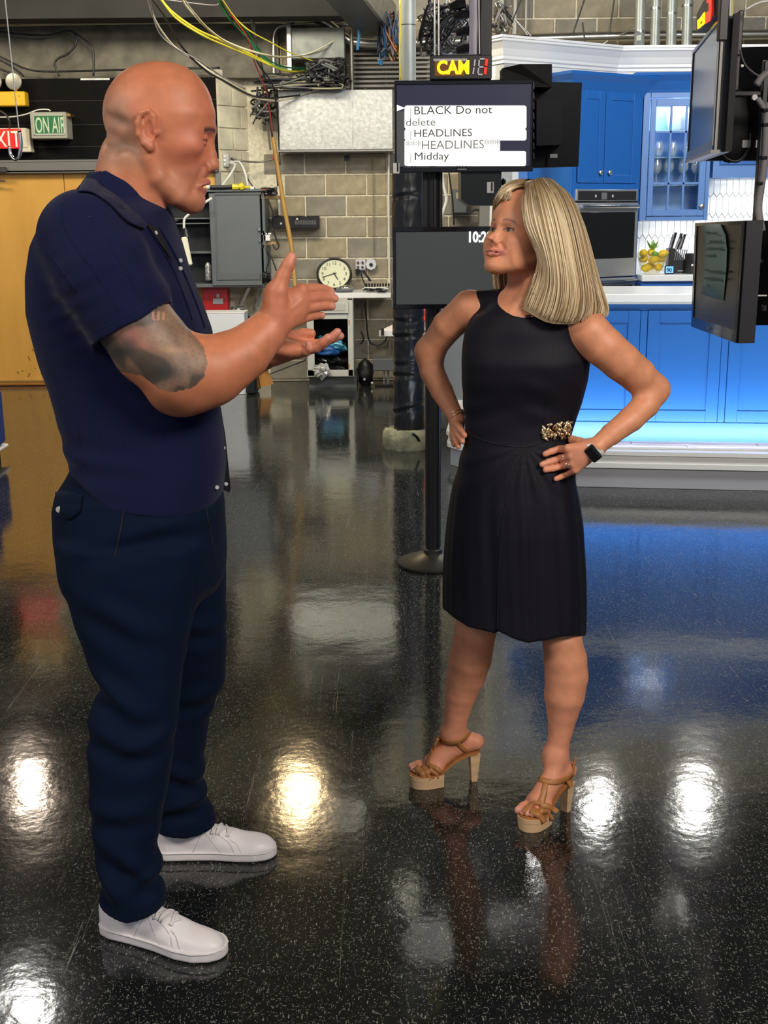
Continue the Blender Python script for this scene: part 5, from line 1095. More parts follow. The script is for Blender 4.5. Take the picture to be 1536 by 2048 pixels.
t = thing('clamp', 'black pipe clamp with a bright steel rod at the top right', 'clamp', tuple(U(1455, 65, 4.3)))
MB().tube([U(1436, 64, 4.35), U(1470, 66, 4.3)], .010, 10).build('rod', M('chrome'), t, smooth=40.); mb = MB(); mb.tube(spline([U(1440, 52, 4.3), U(1458, 55, 4.25), U(1468, 68, 4.25), U(1462, 84, 4.3)], 5), .013, 8); mb.build('jaw', black, t, smooth=True)
MB().tube([U(1460, 80, 4.3), U(1459, 96, 4.3)], .005, 8).build('spring', M('chrome'), t)
for i, (x, m) in enumerate(((1461, plast), (1465, M('wire_yellow_pale', (.6, .6, .2), .4)))): pipe('hanging_wire', [(x, -5, 4.45), (x-.5, 30, 4.45), (x-1, 58, 4.45)], .004, m, '%s wire beside the black clamp at the top right' % ('white', 'yellowish')[i], 'wire', n=3)
# cables at right
gc = M('sleeve_grey', (.25, .235, .24), .55)
def cb(pts, r, m, lb, nm='cable'): return one(MB().tube(spline([U(x, y, 4.3) for x, y in pts], 7), r, 10), nm, m, lb, 'cable', smooth=True)
cb([(1560, 135, ), (1540, 143), (1523, 155), (1513, 170)], .012, gc, 'grey sleeved cable entering from the right edge above the mount bar')
cb([(1515, 197), (1524, 210), (1531, 220)], .010, gc, 'short grey sleeved cable branch below the mount bar')
cb([(1535, 205), (1532, 240), (1531, 280), (1528, 330), (1521, 380), (1517, 420), (1524, 462)], .013, gc, 'long grey sleeved cable hanging past both right hand monitors')
cb([(1480, 100), (1488, 125), (1500, 140), (1520, 152), (1545, 148)], .0035, M('cable_dim', (.09, .09, .09), .5), 'thin dark cable sagging across the upper right monitor back')
cb([(1560, 0), (1520, 5), (1490, 20)], .004, plast, 'pale cable pair crossing the top right corner')
for iy, y in enumerate((221, 250, 316, 367, 455)): mb = MB(); q = U(1530 if y < 300 else (1527 if y < 340 else 1519), y, 4.3); mb.lathe(q, [(.0145, -.006), (.0155, 0), (.0145, .006)], seg=12); one(mb, 'cable_tie', black, 'black tie around the long grey sleeved cable, %s from the top' % ('first', 'second', 'third', 'fourth', 'lowest, fifth')[iy], 'cable tie', 'ties on the long grey cable')
t = thing('telescopic_rod', 'thin blue grey steel rod hanging below the right hand screens', 'rod', tuple(U(1502, 673, 4.3)))
MB().tube([U(1508, 565, 4.3), U(1501, 676, 4.3)], .0065, 10).build('rod', M('rod_blue_grey', (.16, .20, .26), .3, .6), t, smooth=40.); MB().tube([U(1509, 541, 4.3), U(1508.5, 563, 4.3)], [.008, .011], 10).build('collar', M('chrome'), t, smooth=40.)
MB().sphere(U(1509, 549, 4.3), (.02, .02, .014), 12, 8).build('joint', black, t, smooth=True)
# ------------------------------------------------------------------ hanging cables at the top
def cbl(pts, r, m, lb, Y=11.6, g=None, seg=6): return one(MB().tube(spline([U(p[0], p[1], p[2] if len(p) > 2 else Y) for p in pts], 8), r, seg), 'cable', m, lb, 'cable', g, smooth=True)
yel2 = M('yellow_bright', (.85, .75, .05), .4); ywp = M('cable_cream', (.72, .68, .52), .45); yg = M('cable_olive', (.35, .33, .20), .5)
rc_ = M('red_cable', (.45, .04, .03), .5)
cbl([(315, -10, 9.5), (345, 25, 9.8), (395, 60, 10.2), (440, 80, 10.6), (480, 98, 11), (520, 118, 11.3), (560, 138, 11.6), (590, 143, 11.8), (612, 142, 12)], .010, yel2, 'bright yellow cable sagging from the top left to the wiring box')
cbl([(318, -5, 9.5), (350, 35, 9.8), (400, 68, 10.2), (450, 91, 10.6), (500, 112, 11), (545, 133, 11.3)], .008, yel2, 'second yellow cable just under the brightest yellow cable')
cbl([(360, -8, 9.5), (375, 15, 9.8), (410, 52, 10.2), (450, 82, 10.6), (505, 103, 11), (560, 114, 11.4), (610, 109, 11.6), (650, 92, 11.8), (690, 68, 12)], .009, ywp, 'cream cable sweeping from the top left in a deep curve up to the thick conduit')
cbl([(365, -8, 9.6), (385, 22, 9.9), (425, 65, 10.3), (470, 92, 10.7), (530, 110, 11), (580, 114, 11.4), (640, 103, 11.8), (685, 78, 12)], .007, yg, 'olive cable just beneath the cream sweeping cable')
cbl([(295, -8, 9.5), (310, 40, 9.8), (345, 90, 10.2), (385, 118, 10.5), (430, 150, 10.8), (480, 182, 11.2), (520, 198, 11.5), (560, 201, 11.8), (600, 190, 11.9), (640, 178, 11.9), (690, 176, 11.9)], .010, ywp, 'white cable hanging lowest across to the metal panel')
cbl([(300, -8, 9.5), (330, 35, 9.8), (365, 95, 10.2), (410, 140, 10.5), (450, 163, 10.8), (500, 190, 11.2), (540, 196, 11.5), (600, 190, 11.9), (625, 180, 11.9)], .009, black, 'black cable following the lowest white cable')
cbl([(298, -8, 9.5), (315, 60, 9.8), (350, 95, 10), (400, 122, 10.3), (440, 150, 10.8), (490, 178, 11.2)], .005, gc, 'thin grey cable beside the lowest white cable')
cbl([(432, -8, 10.5), (450, 25, 10.8), (478, 60, 11), (500, 82, 11.2), (520, 108, 11.4), (545, 130, 11.6), (585, 143, 11.8), (612, 139, 12)], .010, grn, 'green cable dropping from the top beside the small conduit box')
cbl([(436, -8, 10.5), (456, 22, 10.8), (490, 58, 11), (512, 90, 11.2), (535, 118, 11.4), (570, 134, 11.6), (618, 137, 12)], .007, M('green_dark', (.01, .14, .05), .45), 'dark green cable twisted with the bright green one')
cbl([(440, -8, 10.4), (470, 35, 10.8), (500, 62, 11), (540, 84, 11.3), (580, 105, 11.6), (620, 120, 11.9), (665, 134, 12)], .006, yel2, 'thin yellow cable running down right to the dark slot of the wiring box')
cbl([(445, 0, 10.6), (470, 40, 10.8), (495, 75, 11), (505, 110, 11.2), (515, 140, 11.4), (530, 175, 11.6), (536, 200, 11.8), (543, 250, 11.9), (547, 300, 12), (546, 320, 12)], .006, rc_, 'thin red cable dropping past the white cable down to the block wall')
cbl([(440, 0, 10.6), (462, 40, 10.8), (485, 70, 11), (500, 90, 11.2), (518, 130, 11.4), (545, 170, 11.6), (555, 230, 11.8), (558, 290, 12), (560, 330, 12)], .007, black, 'black cable dropping between the return wall and the metal panel')
cbl([(500, 30, 11.5), (508, 70, 11.6), (520, 120, 11.7), (532, 170, 11.8), (540, 240, 11.9), (552, 330, 12), (556, 372, 12)], .010, M('dark_cable'), 'thick dark cable dropping left of the metal panel')
cbl([(300, -5, 10.5), (420, 10, 10.8), (440, 5, 11)], .005, gc, 'short grey cable at the very top between the yellow and green cables')
# black cables left over the raw concrete
for pts, lb in (((( -20, 62), (20, 66), (60, 70), (100, 70), (140, 62), (152, 78), (150, 92), (135, 108), (115, 118), (110, 130), (118, 152)), 'black cable making an S bend over the raw concrete at the left'), (((150, 66), (170, 80), (183, 92), (187, 110), (187, 152)), 'black cable dropping straight to the dark wall right of the S bend'), (((-20, 105), (10, 118), (50, 137), (90, 143), (160, 142), (320, 138), (440, 136)), 'long black cable sagging along the concrete band'), (((-20, 110), (15, 128), (35, 142), (48, 153)), 'black cable slanting down at the far left edge'), (((-20, 132), (10, 142), (32, 150)), 'lowest black cable at the far left edge')):
    cbl(pts, .010, black, lb, 11.95)
# dense tangles around the wiring box and post
tangle('cable_tangle', 520, 148, 700, 178, 11.85, 60, .0075, [black, M('dark_cable'), M('grey_cable'), yg], 'dense tangle of dark cables on top of the metal panel', dy=.12, seed=11, npt=5)
tangle('cable_tangle', 610, 120, 690, 165, 11.75, 46, .009, [black, M('dark_cable'), M('grey_cable')], 'bunched dark cables pouring out of the wiring box slot', dy=.1, seed=12, npt=4)
tangle('cable_tangle', 755, 20, 800, 120, 11.5, 22, .006, [black, M('cable_blue', (.02, .07, .18), .5), gc, M('cable_orange', (.45, .15, .05), .5)], 'mixed blue black and grey cables hanging left of the steel post', dy=.2, seed=13, npt=5)
tangle('cable_tangle', 835, 0, 945, 110, 7.5, 26, .006, [black, M('dark_cable'), black, gc], 'loose black cables between the steel post and the black mast', dy=.6, seed=14, npt=5)
tangle('cable_tangle', 985, 0, 1030, 70, 11.4, 10, .008, [gc, con, M('dark_cable')], 'grey cables on the wall right of the black mast', dy=.2, seed=15, npt=4)
tangle('cable_tangle', 500, 175, 556, 250, 12.0, 16, .008, [black, M('dark_cable'), M('grey_cable')], 'dark cables bundled in the corner by the return wall', dy=.15, seed=16, npt=4)
for (x, y0, y1, w_) in ((717, 45, 100, 'left, reaching highest'), (764, 85, 130, 'rightmost, longest'), (760, 100, 128, 'short and lowest')): one(MB().tube(spline([U(x, y0, 11.6), U(x+1, (y0+y1)/2, 11.6), U(x-2, y1, 11.6)], 5), .014, 6), 'blue_strap', M('strap_blue', (.03, .22, .50), .5), 'blue strap of tape at the thick conduit, '+w_, 'tape', 'blue straps below the thick conduit')
for pts, lb in ((((768, 40), (772, 70), (775, 100), (784, 122)), 'pale yellow green wire curling under the thick conduit left of the post'),): cbl(pts, .006, M('wire_lime', (.5, .55, .15), .4), lb, 11.5)
cbl([(858, 0), (866, 40), (872, 60), (864, 90), (866, 112)], .012, black, 'thick black cable dropping beside the steel post to the camera display', 8.0)
cbl([(870, 70), (885, 45), (905, 30), (940, 22)], .012, black, 'black cable arching from the post to the mast', 6.5)
cbl([(876, 30), (895, 50), (925, 62)], .005, yel, 'short yellow cable between the post and the mast', 8.0)
for i, x in enumerate((869, 877)): pipe('steel_drop', [(x, -20, 6.2), (x+.5, 112, 6.2)], .006, con, '%s thin steel drop rod above the camera number display' % ('left', 'right')[i], 'rod', n=1)
# dark joists at top left
for i, x in enumerate((40, 130, 235)):
    a = U(x, 10, 11.9); mb = MB(); mb.box((a[0], 8.0, 4.0), (.10, 7.5, .30)); one(mb, 'ceiling_joist', ceilm, 'dark ceiling joist at the top left, %s' % ('nearest the left edge', 'middle one', 'rightmost, over the bald man')[i], 'joist', 'dark joists at the top left')
mb = MB(); q = U(250, 20, 11.8); mb.box((-3.2, 11.6, q[2]+.13), (5.8, .3, .5)); one(mb, 'dark_beam', ceilm, 'black beam across the top of the raw concrete at the left', 'beam')
# studio lamps that show in the floor
lampm = M('lamp_black', (.02, .02, .02), .5)
def studio_lamp(px, py, zl, size, power, color, i, tgt=(0.1, 3.0, 1.0)):
    fp = F(px, py); d = ray(px, py); d = np.array([d[0], d[1], -d[2]]); p = fp+d*(zl/d[2])
    t = thing('studio_lamp', 'black studio lamp on the ceiling grid, %s' % ('warm one straight ahead over the counter', 'pinkish one over the wooden doors', 'large one over the right of the kitchen', 'one over the oven', 'small one left of the oven', 'smallest one over the prompter', 'one nearest on the left', 'one farthest to the right', 'tiny one nearest on the right')[i], 'lamp', tuple(p), 'studio lamps hung out of frame')
    dirn = np.array(tgt)-p; dirn /= np.linalg.norm(dirn)
    MB().lathe(p, [(size*.55, -.02), (size*.56, .0), (size*.5, -.012), (size*.56, -.014), (size*.5, -.2), (size*.3, -.24)], dirn, 20).build('housing', lampm, t, smooth=40.)
    MB().tube([p-dirn*.1, p-dirn*.1+np.array([0, 0, 4.68-p[2]])], .012, 8).build('yoke', lampm, t)
    area_light('lamp_light', p+dirn*.012, p+dirn, size, power, color)
for i, a in enumerate(LAMPS): studio_lamp(*a, i)
# ------------------------------------------------------------------ implicit surfaces for figures and cloth
class Op:
    __slots__ = ('f', 'c', 'r', 'mode', 'k')
    def __init__(s, f, c, r, mode, k): s.f = f; s.c = np.array(c, float); s.r = r; s.mode = mode; s.k = k
def smin(a, b, k):
    if k <= 0: return np.minimum(a, b)
    h = np.maximum(k-np.abs(a-b), 0)/k; return np.minimum(a, b)-h*h*k*.25
class SDF:
    def __init__(s): s.ops = []
    def raw(s, f, c, r, mode='+', k=.01): s.ops.append(Op(f, c, r, mode, k)); return s
    def cone(s, a, b, ra, rb, k=.01, mode='+'):
        a = np.array(a, float); b = np.array(b, float); ba = b-a; l2 = ba@ba; rr = ra-rb; a2 = l2-rr*rr; il = 1/l2
        def f(p):
            pa = p-a; y = pa@ba; z = y-l2; x2 = ((pa*l2-y[:, None]*ba)**2).sum(1); y2 = y*y*l2; z2 = z*z*l2
            kk = np.sign(rr)*rr*rr*x2
            return np.where(np.sign(z)*a2*z2 > kk, np.sqrt(x2+z2)*il-rb, np.where(np.sign(y)*a2*y2 < kk, np.sqrt(x2+y2)*il-ra, (np.sqrt(np.maximum(x2*a2*il, 0))+y*rr)*il-ra))
        if a2 <= 1e-9: return s.ball(a if ra > rb else b, max(ra, rb), k, mode)
        return s.raw(f, (a+b)/2, math.sqrt(l2)/2+max(ra, rb), mode, k)
    def chain(s, pts, radii, k=.01, mode='+', ki=None):
        ki = min(k, .007)*.6 if ki is None else ki
        if len(pts) == 2: return s.cone(pts[0], pts[1], radii[0], radii[1], k, mode)
        t = SDF()
        for i in range(len(pts)-1): t.cone(pts[i], pts[i+1], radii[i], radii[i+1], ki)
        oo = t.ops
        def f(p):
            d = oo[0].f(p)
            for o in oo[1:]: d = smin(d, o.f(p), ki)
            return d
        P = np.array([np.asarray(q, float) for q in pts]); c = (P.min(0)+P.max(0))/2
        return s.raw(f, c, float((np.linalg.norm(P-c, axis=1)+np.array(radii)).max()), mode, k)
    def ball(s, c, r, k=.01, mode='+'):
        c = np.array(c, float); return s.raw(lambda p: np.sqrt(((p-c)**2).sum(1))-r, c, r, mode, k)
    def ell(s, c, r, R=None, k=.01, mode='+'):
        c = np.array(c, float); r = np.array(r, float); Rm = np.eye(3) if R is None else np.array(R, float)
        def f(p):
            q = (p-c)@Rm; k0 = np.sqrt(((q/r)**2).sum(1))+1e-9; k1 = np.sqrt(((q/(r*r))**2).sum(1))+1e-9; return k0*(k0-1)/k1
        return s.raw(f, c, r.max(), mode, k)
    def loft(s, zs, cx, cy, rx, ry, n=2.0, k=.01, mode='+', cap=.02):
        """vertical body: per-height centre and half widths"""
        zs = np.array(zs, float); o = np.argsort(zs); zs = zs[o]
        A = [np.broadcast_to(np.asarray(q, float), zs.shape)[o] for q in (cx, cy, rx, ry, n)]
        zz = np.linspace(zs[0], zs[-1], 200)
        def sm(q):
            t = np.interp(zz, zs, q); w_ = np.array([1, 2, 3, 4, 3, 2, 1.]); w_ /= w_.sum(); return np.convolve(np.pad(t, 3, 'edge'), w_, 'valid')
        A = [sm(q) for q in A]
        def f(p):
            z = p[:, 2]; X, Y, a, b, m = [np.interp(z, zz, q) for q in A]
            u = np.abs(p[:, 0]-X)/a; v = np.abs(p[:, 1]-Y)/b
            q = (u**m+v**m)**(1/m)+1e-9
            rad = np.sqrt((p[:, 0]-X)**2+(p[:, 1]-Y)**2)
            d = rad*(1-1/q)*.9; d = np.where(q < .3, -np.minimum(a, b)*.5, d)
            dz = np.maximum(zz[0]-z, z-zz[-1])+cap
            w_ = np.maximum(d+cap, 0); w2 = np.maximum(dz, 0)
            return np.minimum(np.maximum(d+cap, dz), 0)+np.sqrt(w_*w_+w2*w2)-cap
        c = (A[0].mean(), A[1].mean(), (zz[0]+zz[-1])/2); r = math.sqrt(((zz[-1]-zz[0])/2)**2+(A[2].max()+np.ptp(A[0]))**2+(A[3].max()+np.ptp(A[1]))**2)
        return s.raw(f, c, r, mode, k)
    def ev(s, p, ops=None):
        d = np.full(len(p), 1e3)
        for o in (s.ops if ops is None else ops):
            v = o.f(p)
            if o.mode == '+': d = smin(d, v, o.k)
            elif o.mode == '-': d = -smin(-d, v, o.k)
            elif o.mode == '&': d = -smin(-d, -v, o.k)
            elif o.mode == 'd': d = d+v
        return d
    def mesh(s, lo, hi, h, B=14):
        lo = np.array(lo, float); hi = np.array(hi, float); nb = np.ceil((hi-lo)/(B*h)).astype(int)
        I = np.stack(np.meshgrid(*[np.arange(n) for n in nb], indexing='ij'), -1).reshape(-1, 3)
        C = lo+(I+.5)*B*h; half = B*h*.87
        D = s.ev(C); keep = np.abs(D) < half*1.7+.006
        I = I[keep]; C = C[keep]
        g = np.arange(B+2); gx, gy, gz = np.meshgrid(g, g, g, indexing='ij'); G = np.stack([gx, gy, gz], -1).reshape(-1, 3)
        n1 = B+2; tot = nb*B+3
        V = []; K = []; Q = []
        for ib, cb_ in zip(I, C):
            ops = [o for o in s.ops if (o.mode in '&d') or np.linalg.norm(cb_-o.c) < o.r+half*1.15+o.k+.02]
            if not any(o.mode == '+' for o in ops): continue
            base = ib*B; P = lo+(base+G)*h
            d = s.ev(P, ops).reshape(n1, n1, n1)
            if d.min() > 0 or d.max() < 0: continue
            dc = d[:B+1, :B+1, :B+1]; sg = d < 0
            # cells owned: [0,B)
            acc = np.zeros((B, B, B, 3)); cnt = np.zeros((B, B, B))
            cor = [(a, b, c) for a in (0, 1) for b in (0, 1) for c in (0, 1)]
            for a in cor:
                for ax in range(3):
                    if a[ax]: continue
                    b = list(a); b[ax] = 1
                    da = d[a[0]:a[0]+B, a[1]:a[1]+B, a[2]:a[2]+B]; db = d[b[0]:b[0]+B, b[1]:b[1]+B, b[2]:b[2]+B]
                    m = (da < 0) != (db < 0); t = np.where(m, da/(da-db+1e-20), 0)
                    pos = np.zeros((B, B, B, 3)); pos[..., 0] = a[0]; pos[..., 1] = a[1]; pos[..., 2] = a[2]; pos[..., ax] += t
                    acc += pos*m[..., None]; cnt += m
            m = cnt > 0; idx = np.argwhere(m)
            if len(idx) == 0: continue
            v = acc[m]/cnt[m][:, None]+idx; V.append(lo+(base+v)*h)
            gi = base+idx; K.append((gi[:, 0]*tot[1]+gi[:, 1])*tot[2]+gi[:, 2])
            # edges: lower corner index in [1,B] of this block's cells => handled with neighbours at -1 : shift by using corners 0..B-1 global
            for ax in range(3):
                b = [0, 0, 0]; b[ax] = 1
                e0 = sg[:B, :B, :B]; e1 = sg[b[0]:b[0]+B, b[1]:b[1]+B, b[2]:b[2]+B]
                for flip, mm in ((False, e0 & ~e1), (True, ~e0 & e1)):
                    ee = np.argwhere(mm)
                    if len(ee) == 0: continue
                    ge = base+ee; u = [0, 0, 0]; w_ = [0, 0, 0]; u[(ax+1) % 3] = 1; w_[(ax+2) % 3] = 1; u = np.array(u); w_ = np.array(w_)
                    cs = [ge-u-w_, ge-w_, ge, ge-u]
                    kk = np.stack([(c[:, 0]*tot[1]+c[:, 1])*tot[2]+c[:, 2] for c in cs], 1)
                    Q.append(kk[:, ::-1] if flip else kk)
        V = np.concatenate(V); K = np.concatenate(K); Q = np.concatenate(Q)
        o = np.argsort(K); K = K[o]; V = V[o]
        j = np.searchsorted(K, Q); j = np.minimum(j, len(K)-1); ok = (K[j] == Q).all(1); j = j[ok]
        return V, j
def mesh_obj(name, V, Fq, mat, parent, colors=None, smooth=True, label=None, mi=None):
    o0 = np.array(parent['_o']) if parent is not None else np.zeros(3)
    me = bpy.data.meshes.new(name); n = len(V); m = len(Fq); Fq = np.asarray(Fq)
    me.vertices.add(n); me.vertices.foreach_set('co', (V-o0).astype(np.float32).ravel())
    me.loops.add(m*4); me.loops.foreach_set('vertex_index', Fq.astype(np.int32).ravel())
    me.polygons.add(m); me.polygons.foreach_set('loop_start', np.arange(m, dtype=np.int32)*4)
    if smooth: me.polygons.foreach_set('use_smooth', np.ones(m, bool))
    for q in (mat if isinstance(mat, list) else [mat]): me.materials.append(q)
    if mi is not None: me.polygons.foreach_set('material_index', np.asarray(mi, np.int32))
    me.update(calc_edges=True); me.validate()
    if colors is not None:
        ca = me.color_attributes.new('Col', 'FLOAT_COLOR', 'POINT'); c4 = np.ones((n, 4), np.float32); c4[:, :3] = colors; ca.data.foreach_set('color', c4.ravel())
    o = bpy.data.objects.new(name, me); COL.objects.link(o)
    if parent is not None: o.parent = parent
    o['_o'] = o0.tolist()
    if label: o['label'] = label
    return o
def relax(V, Fq, it=1, lam=.5):
    n = len(V)
    for _ in range(it):
        acc = np.zeros_like(V); cnt = np.zeros(n)
        for a, b in ((0, 1), (1, 2), (2, 3), (3, 0)):
            np.add.at(acc, Fq[:, a], V[Fq[:, b]]); np.add.at(acc, Fq[:, b], V[Fq[:, a]]); np.add.at(cnt, Fq[:, a], 1); np.add.at(cnt, Fq[:, b], 1)
        V = V+lam*(acc/np.maximum(cnt, 1)[:, None]-V)
    return V
def skin_mat(name, rough=.50, sss=.12, coat=0.0, bump=.15, bs=350):
    m = bpy.data.materials.new(name); m.use_nodes = True; nt = m.node_tree; N = nt.nodes; L = nt.links; b = N['Principled BSDF']
    a = N.new('ShaderNodeVertexColor'); a.layer_name = 'Col'
    tc = N.new('ShaderNodeTexCoord'); nz = N.new('ShaderNodeTexNoise'); nz.inputs['Scale'].default_value = 38; nz.inputs['Detail'].default_value = 6; L.new(tc.outputs['Object'], nz.inputs[0])
    mr = N.new('ShaderNodeMapRange'); L.new(nz.outputs['Fac'], mr.inputs[0]); mr.inputs[1].default_value = .3; mr.inputs[2].default_value = .7; mr.inputs[3].default_value = .90; mr.inputs[4].default_value = 1.08
    mx = N.new('ShaderNodeVectorMath'); mx.operation = 'SCALE'; L.new(a.outputs[0], mx.inputs[0]); L.new(mr.outputs[0], mx.inputs['Scale']); L.new(mx.outputs[0], b.inputs['Base Color'])
    b.inputs['Roughness'].default_value = rough
    b.inputs['Subsurface Weight'].default_value = sss; b.inputs['Subsurface Radius'].default_value = (1, .35, .2); b.inputs['Subsurface Scale'].default_value = .008
    nb = N.new('ShaderNodeTexNoise'); nb.inputs['Scale'].default_value = bs; L.new(tc.outputs['Object'], nb.inputs[0])
    bp = N.new('ShaderNodeBump'); bp.inputs['Strength'].default_value = bump; bp.inputs['Distance'].default_value = .001; L.new(nb.outputs['Fac'], bp.inputs['Height']); L.new(bp.outputs[0], b.inputs['Normal'])
    return m
def cloth_mat(name, col, rough=.75, sheen=.3, bump=.4, bs=900, spec=.25, col2=None):
    m = bpy.data.materials.new(name); m.use_nodes = True; nt = m.node_tree; N = nt.nodes; L = nt.links; b = N['Principled BSDF']
    b.inputs['Base Color'].default_value = (*col, 1); b.inputs['Roughness'].default_value = rough; b.inputs['Sheen Weight'].default_value = sheen; b.inputs['Specular IOR Level'].default_value = spec
    tc = N.new('ShaderNodeTexCoord'); nz = N.new('ShaderNodeTexNoise'); nz.inputs['Scale'].default_value = bs; nz.inputs['Detail'].default_value = 2; L.new(tc.outputs['Object'], nz.inputs[0])
    bp = N.new('ShaderNodeBump'); bp.inputs['Strength'].default_value = bump; bp.inputs['Distance'].default_value = .001; L.new(nz.outputs['Fac'], bp.inputs['Height']); L.new(bp.outputs[0], b.inputs['Normal'])
    return m
def W(px, py, Y): return U(px, py, Y)
# ------------------------------------------------------------------ figure helpers
def transformed(master, loc, O, R):                # R columns = local axes in the world
    O = np.array(O, float); R = np.array(R, float)
    for o in loc.ops:
        g = (lambda f: (lambda p: f((p-O)@R)))(o.f); master.ops.append(Op(g, O+R@o.c, o.r, o.mode, o.k))
def hitv(sdf, Q, off=0.0, t0=1.7, t1=4.2):
    Q = np.atleast_2d(np.array(Q, float)); R_ = np.array([ray(x, y) for x, y in Q]); t = np.full(len(Q), t0); done = np.zeros(len(Q), bool)
    for _ in range(90):
        act = ~done & (t < t1)
        if not act.any(): break
        P = CAMP+R_[act]*t[act][:, None]; lo, hi = P.min(0), P.max(0); c = (lo+hi)/2; rr = np.linalg.norm(hi-lo)/2
        ops = [o for o in sdf.ops if o.mode in '&d' or np.linalg.norm(o.c-c) < o.r+rr+.25]
        d = sdf.ev(P, ops)-off; ia = np.where(act)[0]; done[ia[d < .0004]] = True
        t[ia] += np.where(d < .0004, 0, np.clip(d*.65, .0006, .2))
    return [CAMP+R_[i]*t[i] if done[i] else None for i in range(len(Q))]
def hit(sdf, px, py, off=0.0): return hitv(sdf, [(px, py)], off)[0]
def hits(sdf, pts, off=0.0, n=6, default=None):
    pp = spline([(*p, 0) for p in pts], n)[:, :2]
    return np.array([h for h in hitv(sdf, pp, off) if h is not None])
def surf_tube(sdf, pts, r, off=0.0, n=6, seg=6):
    P = hits(sdf, pts, off, n); return MB().tube(P, r, seg)
def surf_patch(sdf, rowA, rowB, nv=4, off=.003, n=6):
    a = spline([(*p, 0) for p in rowA], n)[:, :2]; b = spline([(*p, 0) for p in rowB], n)[:, :2]; m = len(a)
    Q = np.concatenate([a*(1-k/nv)+b*k/nv for k in range(nv+1)]); Hs = hitv(sdf, Q, off); last = next((g for g in Hs if g is not None), CAMP)
    for i in range(len(Hs)):
        if Hs[i] is None: Hs[i] = U(Q[i][0], Q[i][1], last[1])
        last = Hs[i]
    return MB().grid(np.array(Hs).reshape(nv+1, m, 3))
def inpoly(x, y, poly):
    P = np.array(poly, float); c = np.zeros(len(x), bool); j = len(P)-1
    for i in range(len(P)):
        m = ((P[i, 1] > y) != (P[j, 1] > y)) & (x < (P[j, 0]-P[i, 0])*(y-P[i, 1])/(P[j, 1]-P[i, 1]+1e-12)+P[i, 0]); c ^= m; j = i
    return c
def projv(V):
    v = V-CAMP; d = v@D0; return 768+FPX*(v@R0v)/d, 1024-FPX*(v@U0)/d
R0v = np.array([1.0, 0, 0])*math.cos(ROLL)-np.array([0, math.sin(PITCH), math.cos(PITCH)])*math.sin(ROLL)
def sstep(a, b, x): t = np.clip((x-a)/(b-a), 0, 1); return t*t*(3-2*t)
def nz3(P, s, seed=0):
    r = np.random.RandomState(seed); out = 0
    for i in range(5):
        k = r.randn(3)*s*(1+.6*i); out = out+np.sin(P@k+r.rand()*6.28+1.5*np.sin(P@(r.randn(3)*s)))/(1+.5*i)
    return out/3
def rowsloft(sdf, rows, Yc=None, k=.02, mode='+', cap=.02, n=2.3, grow=0.0):
    """rows: (py, x_left, x_right, Y, half depth)"""
    zs, cx, cy, rx, ry, nn_ = [], [], [], [], [], []
    for r in rows:
        py, xl_, xr_, Y, h = r[:5]; a = U(xl_, py, Y); b = U(xr_, py, Y)
        zs.append((a[2]+b[2])/2); cx.append((a[0]+b[0])/2); cy.append(Y); rx.append((b[0]-a[0])/2+grow); ry.append(h+grow); nn_.append(r[5] if len(r) > 5 else n)
    return sdf.loft(zs, cx, cy, rx, ry, nn_, k, mode, cap)
SKIN = skin_mat('skin')
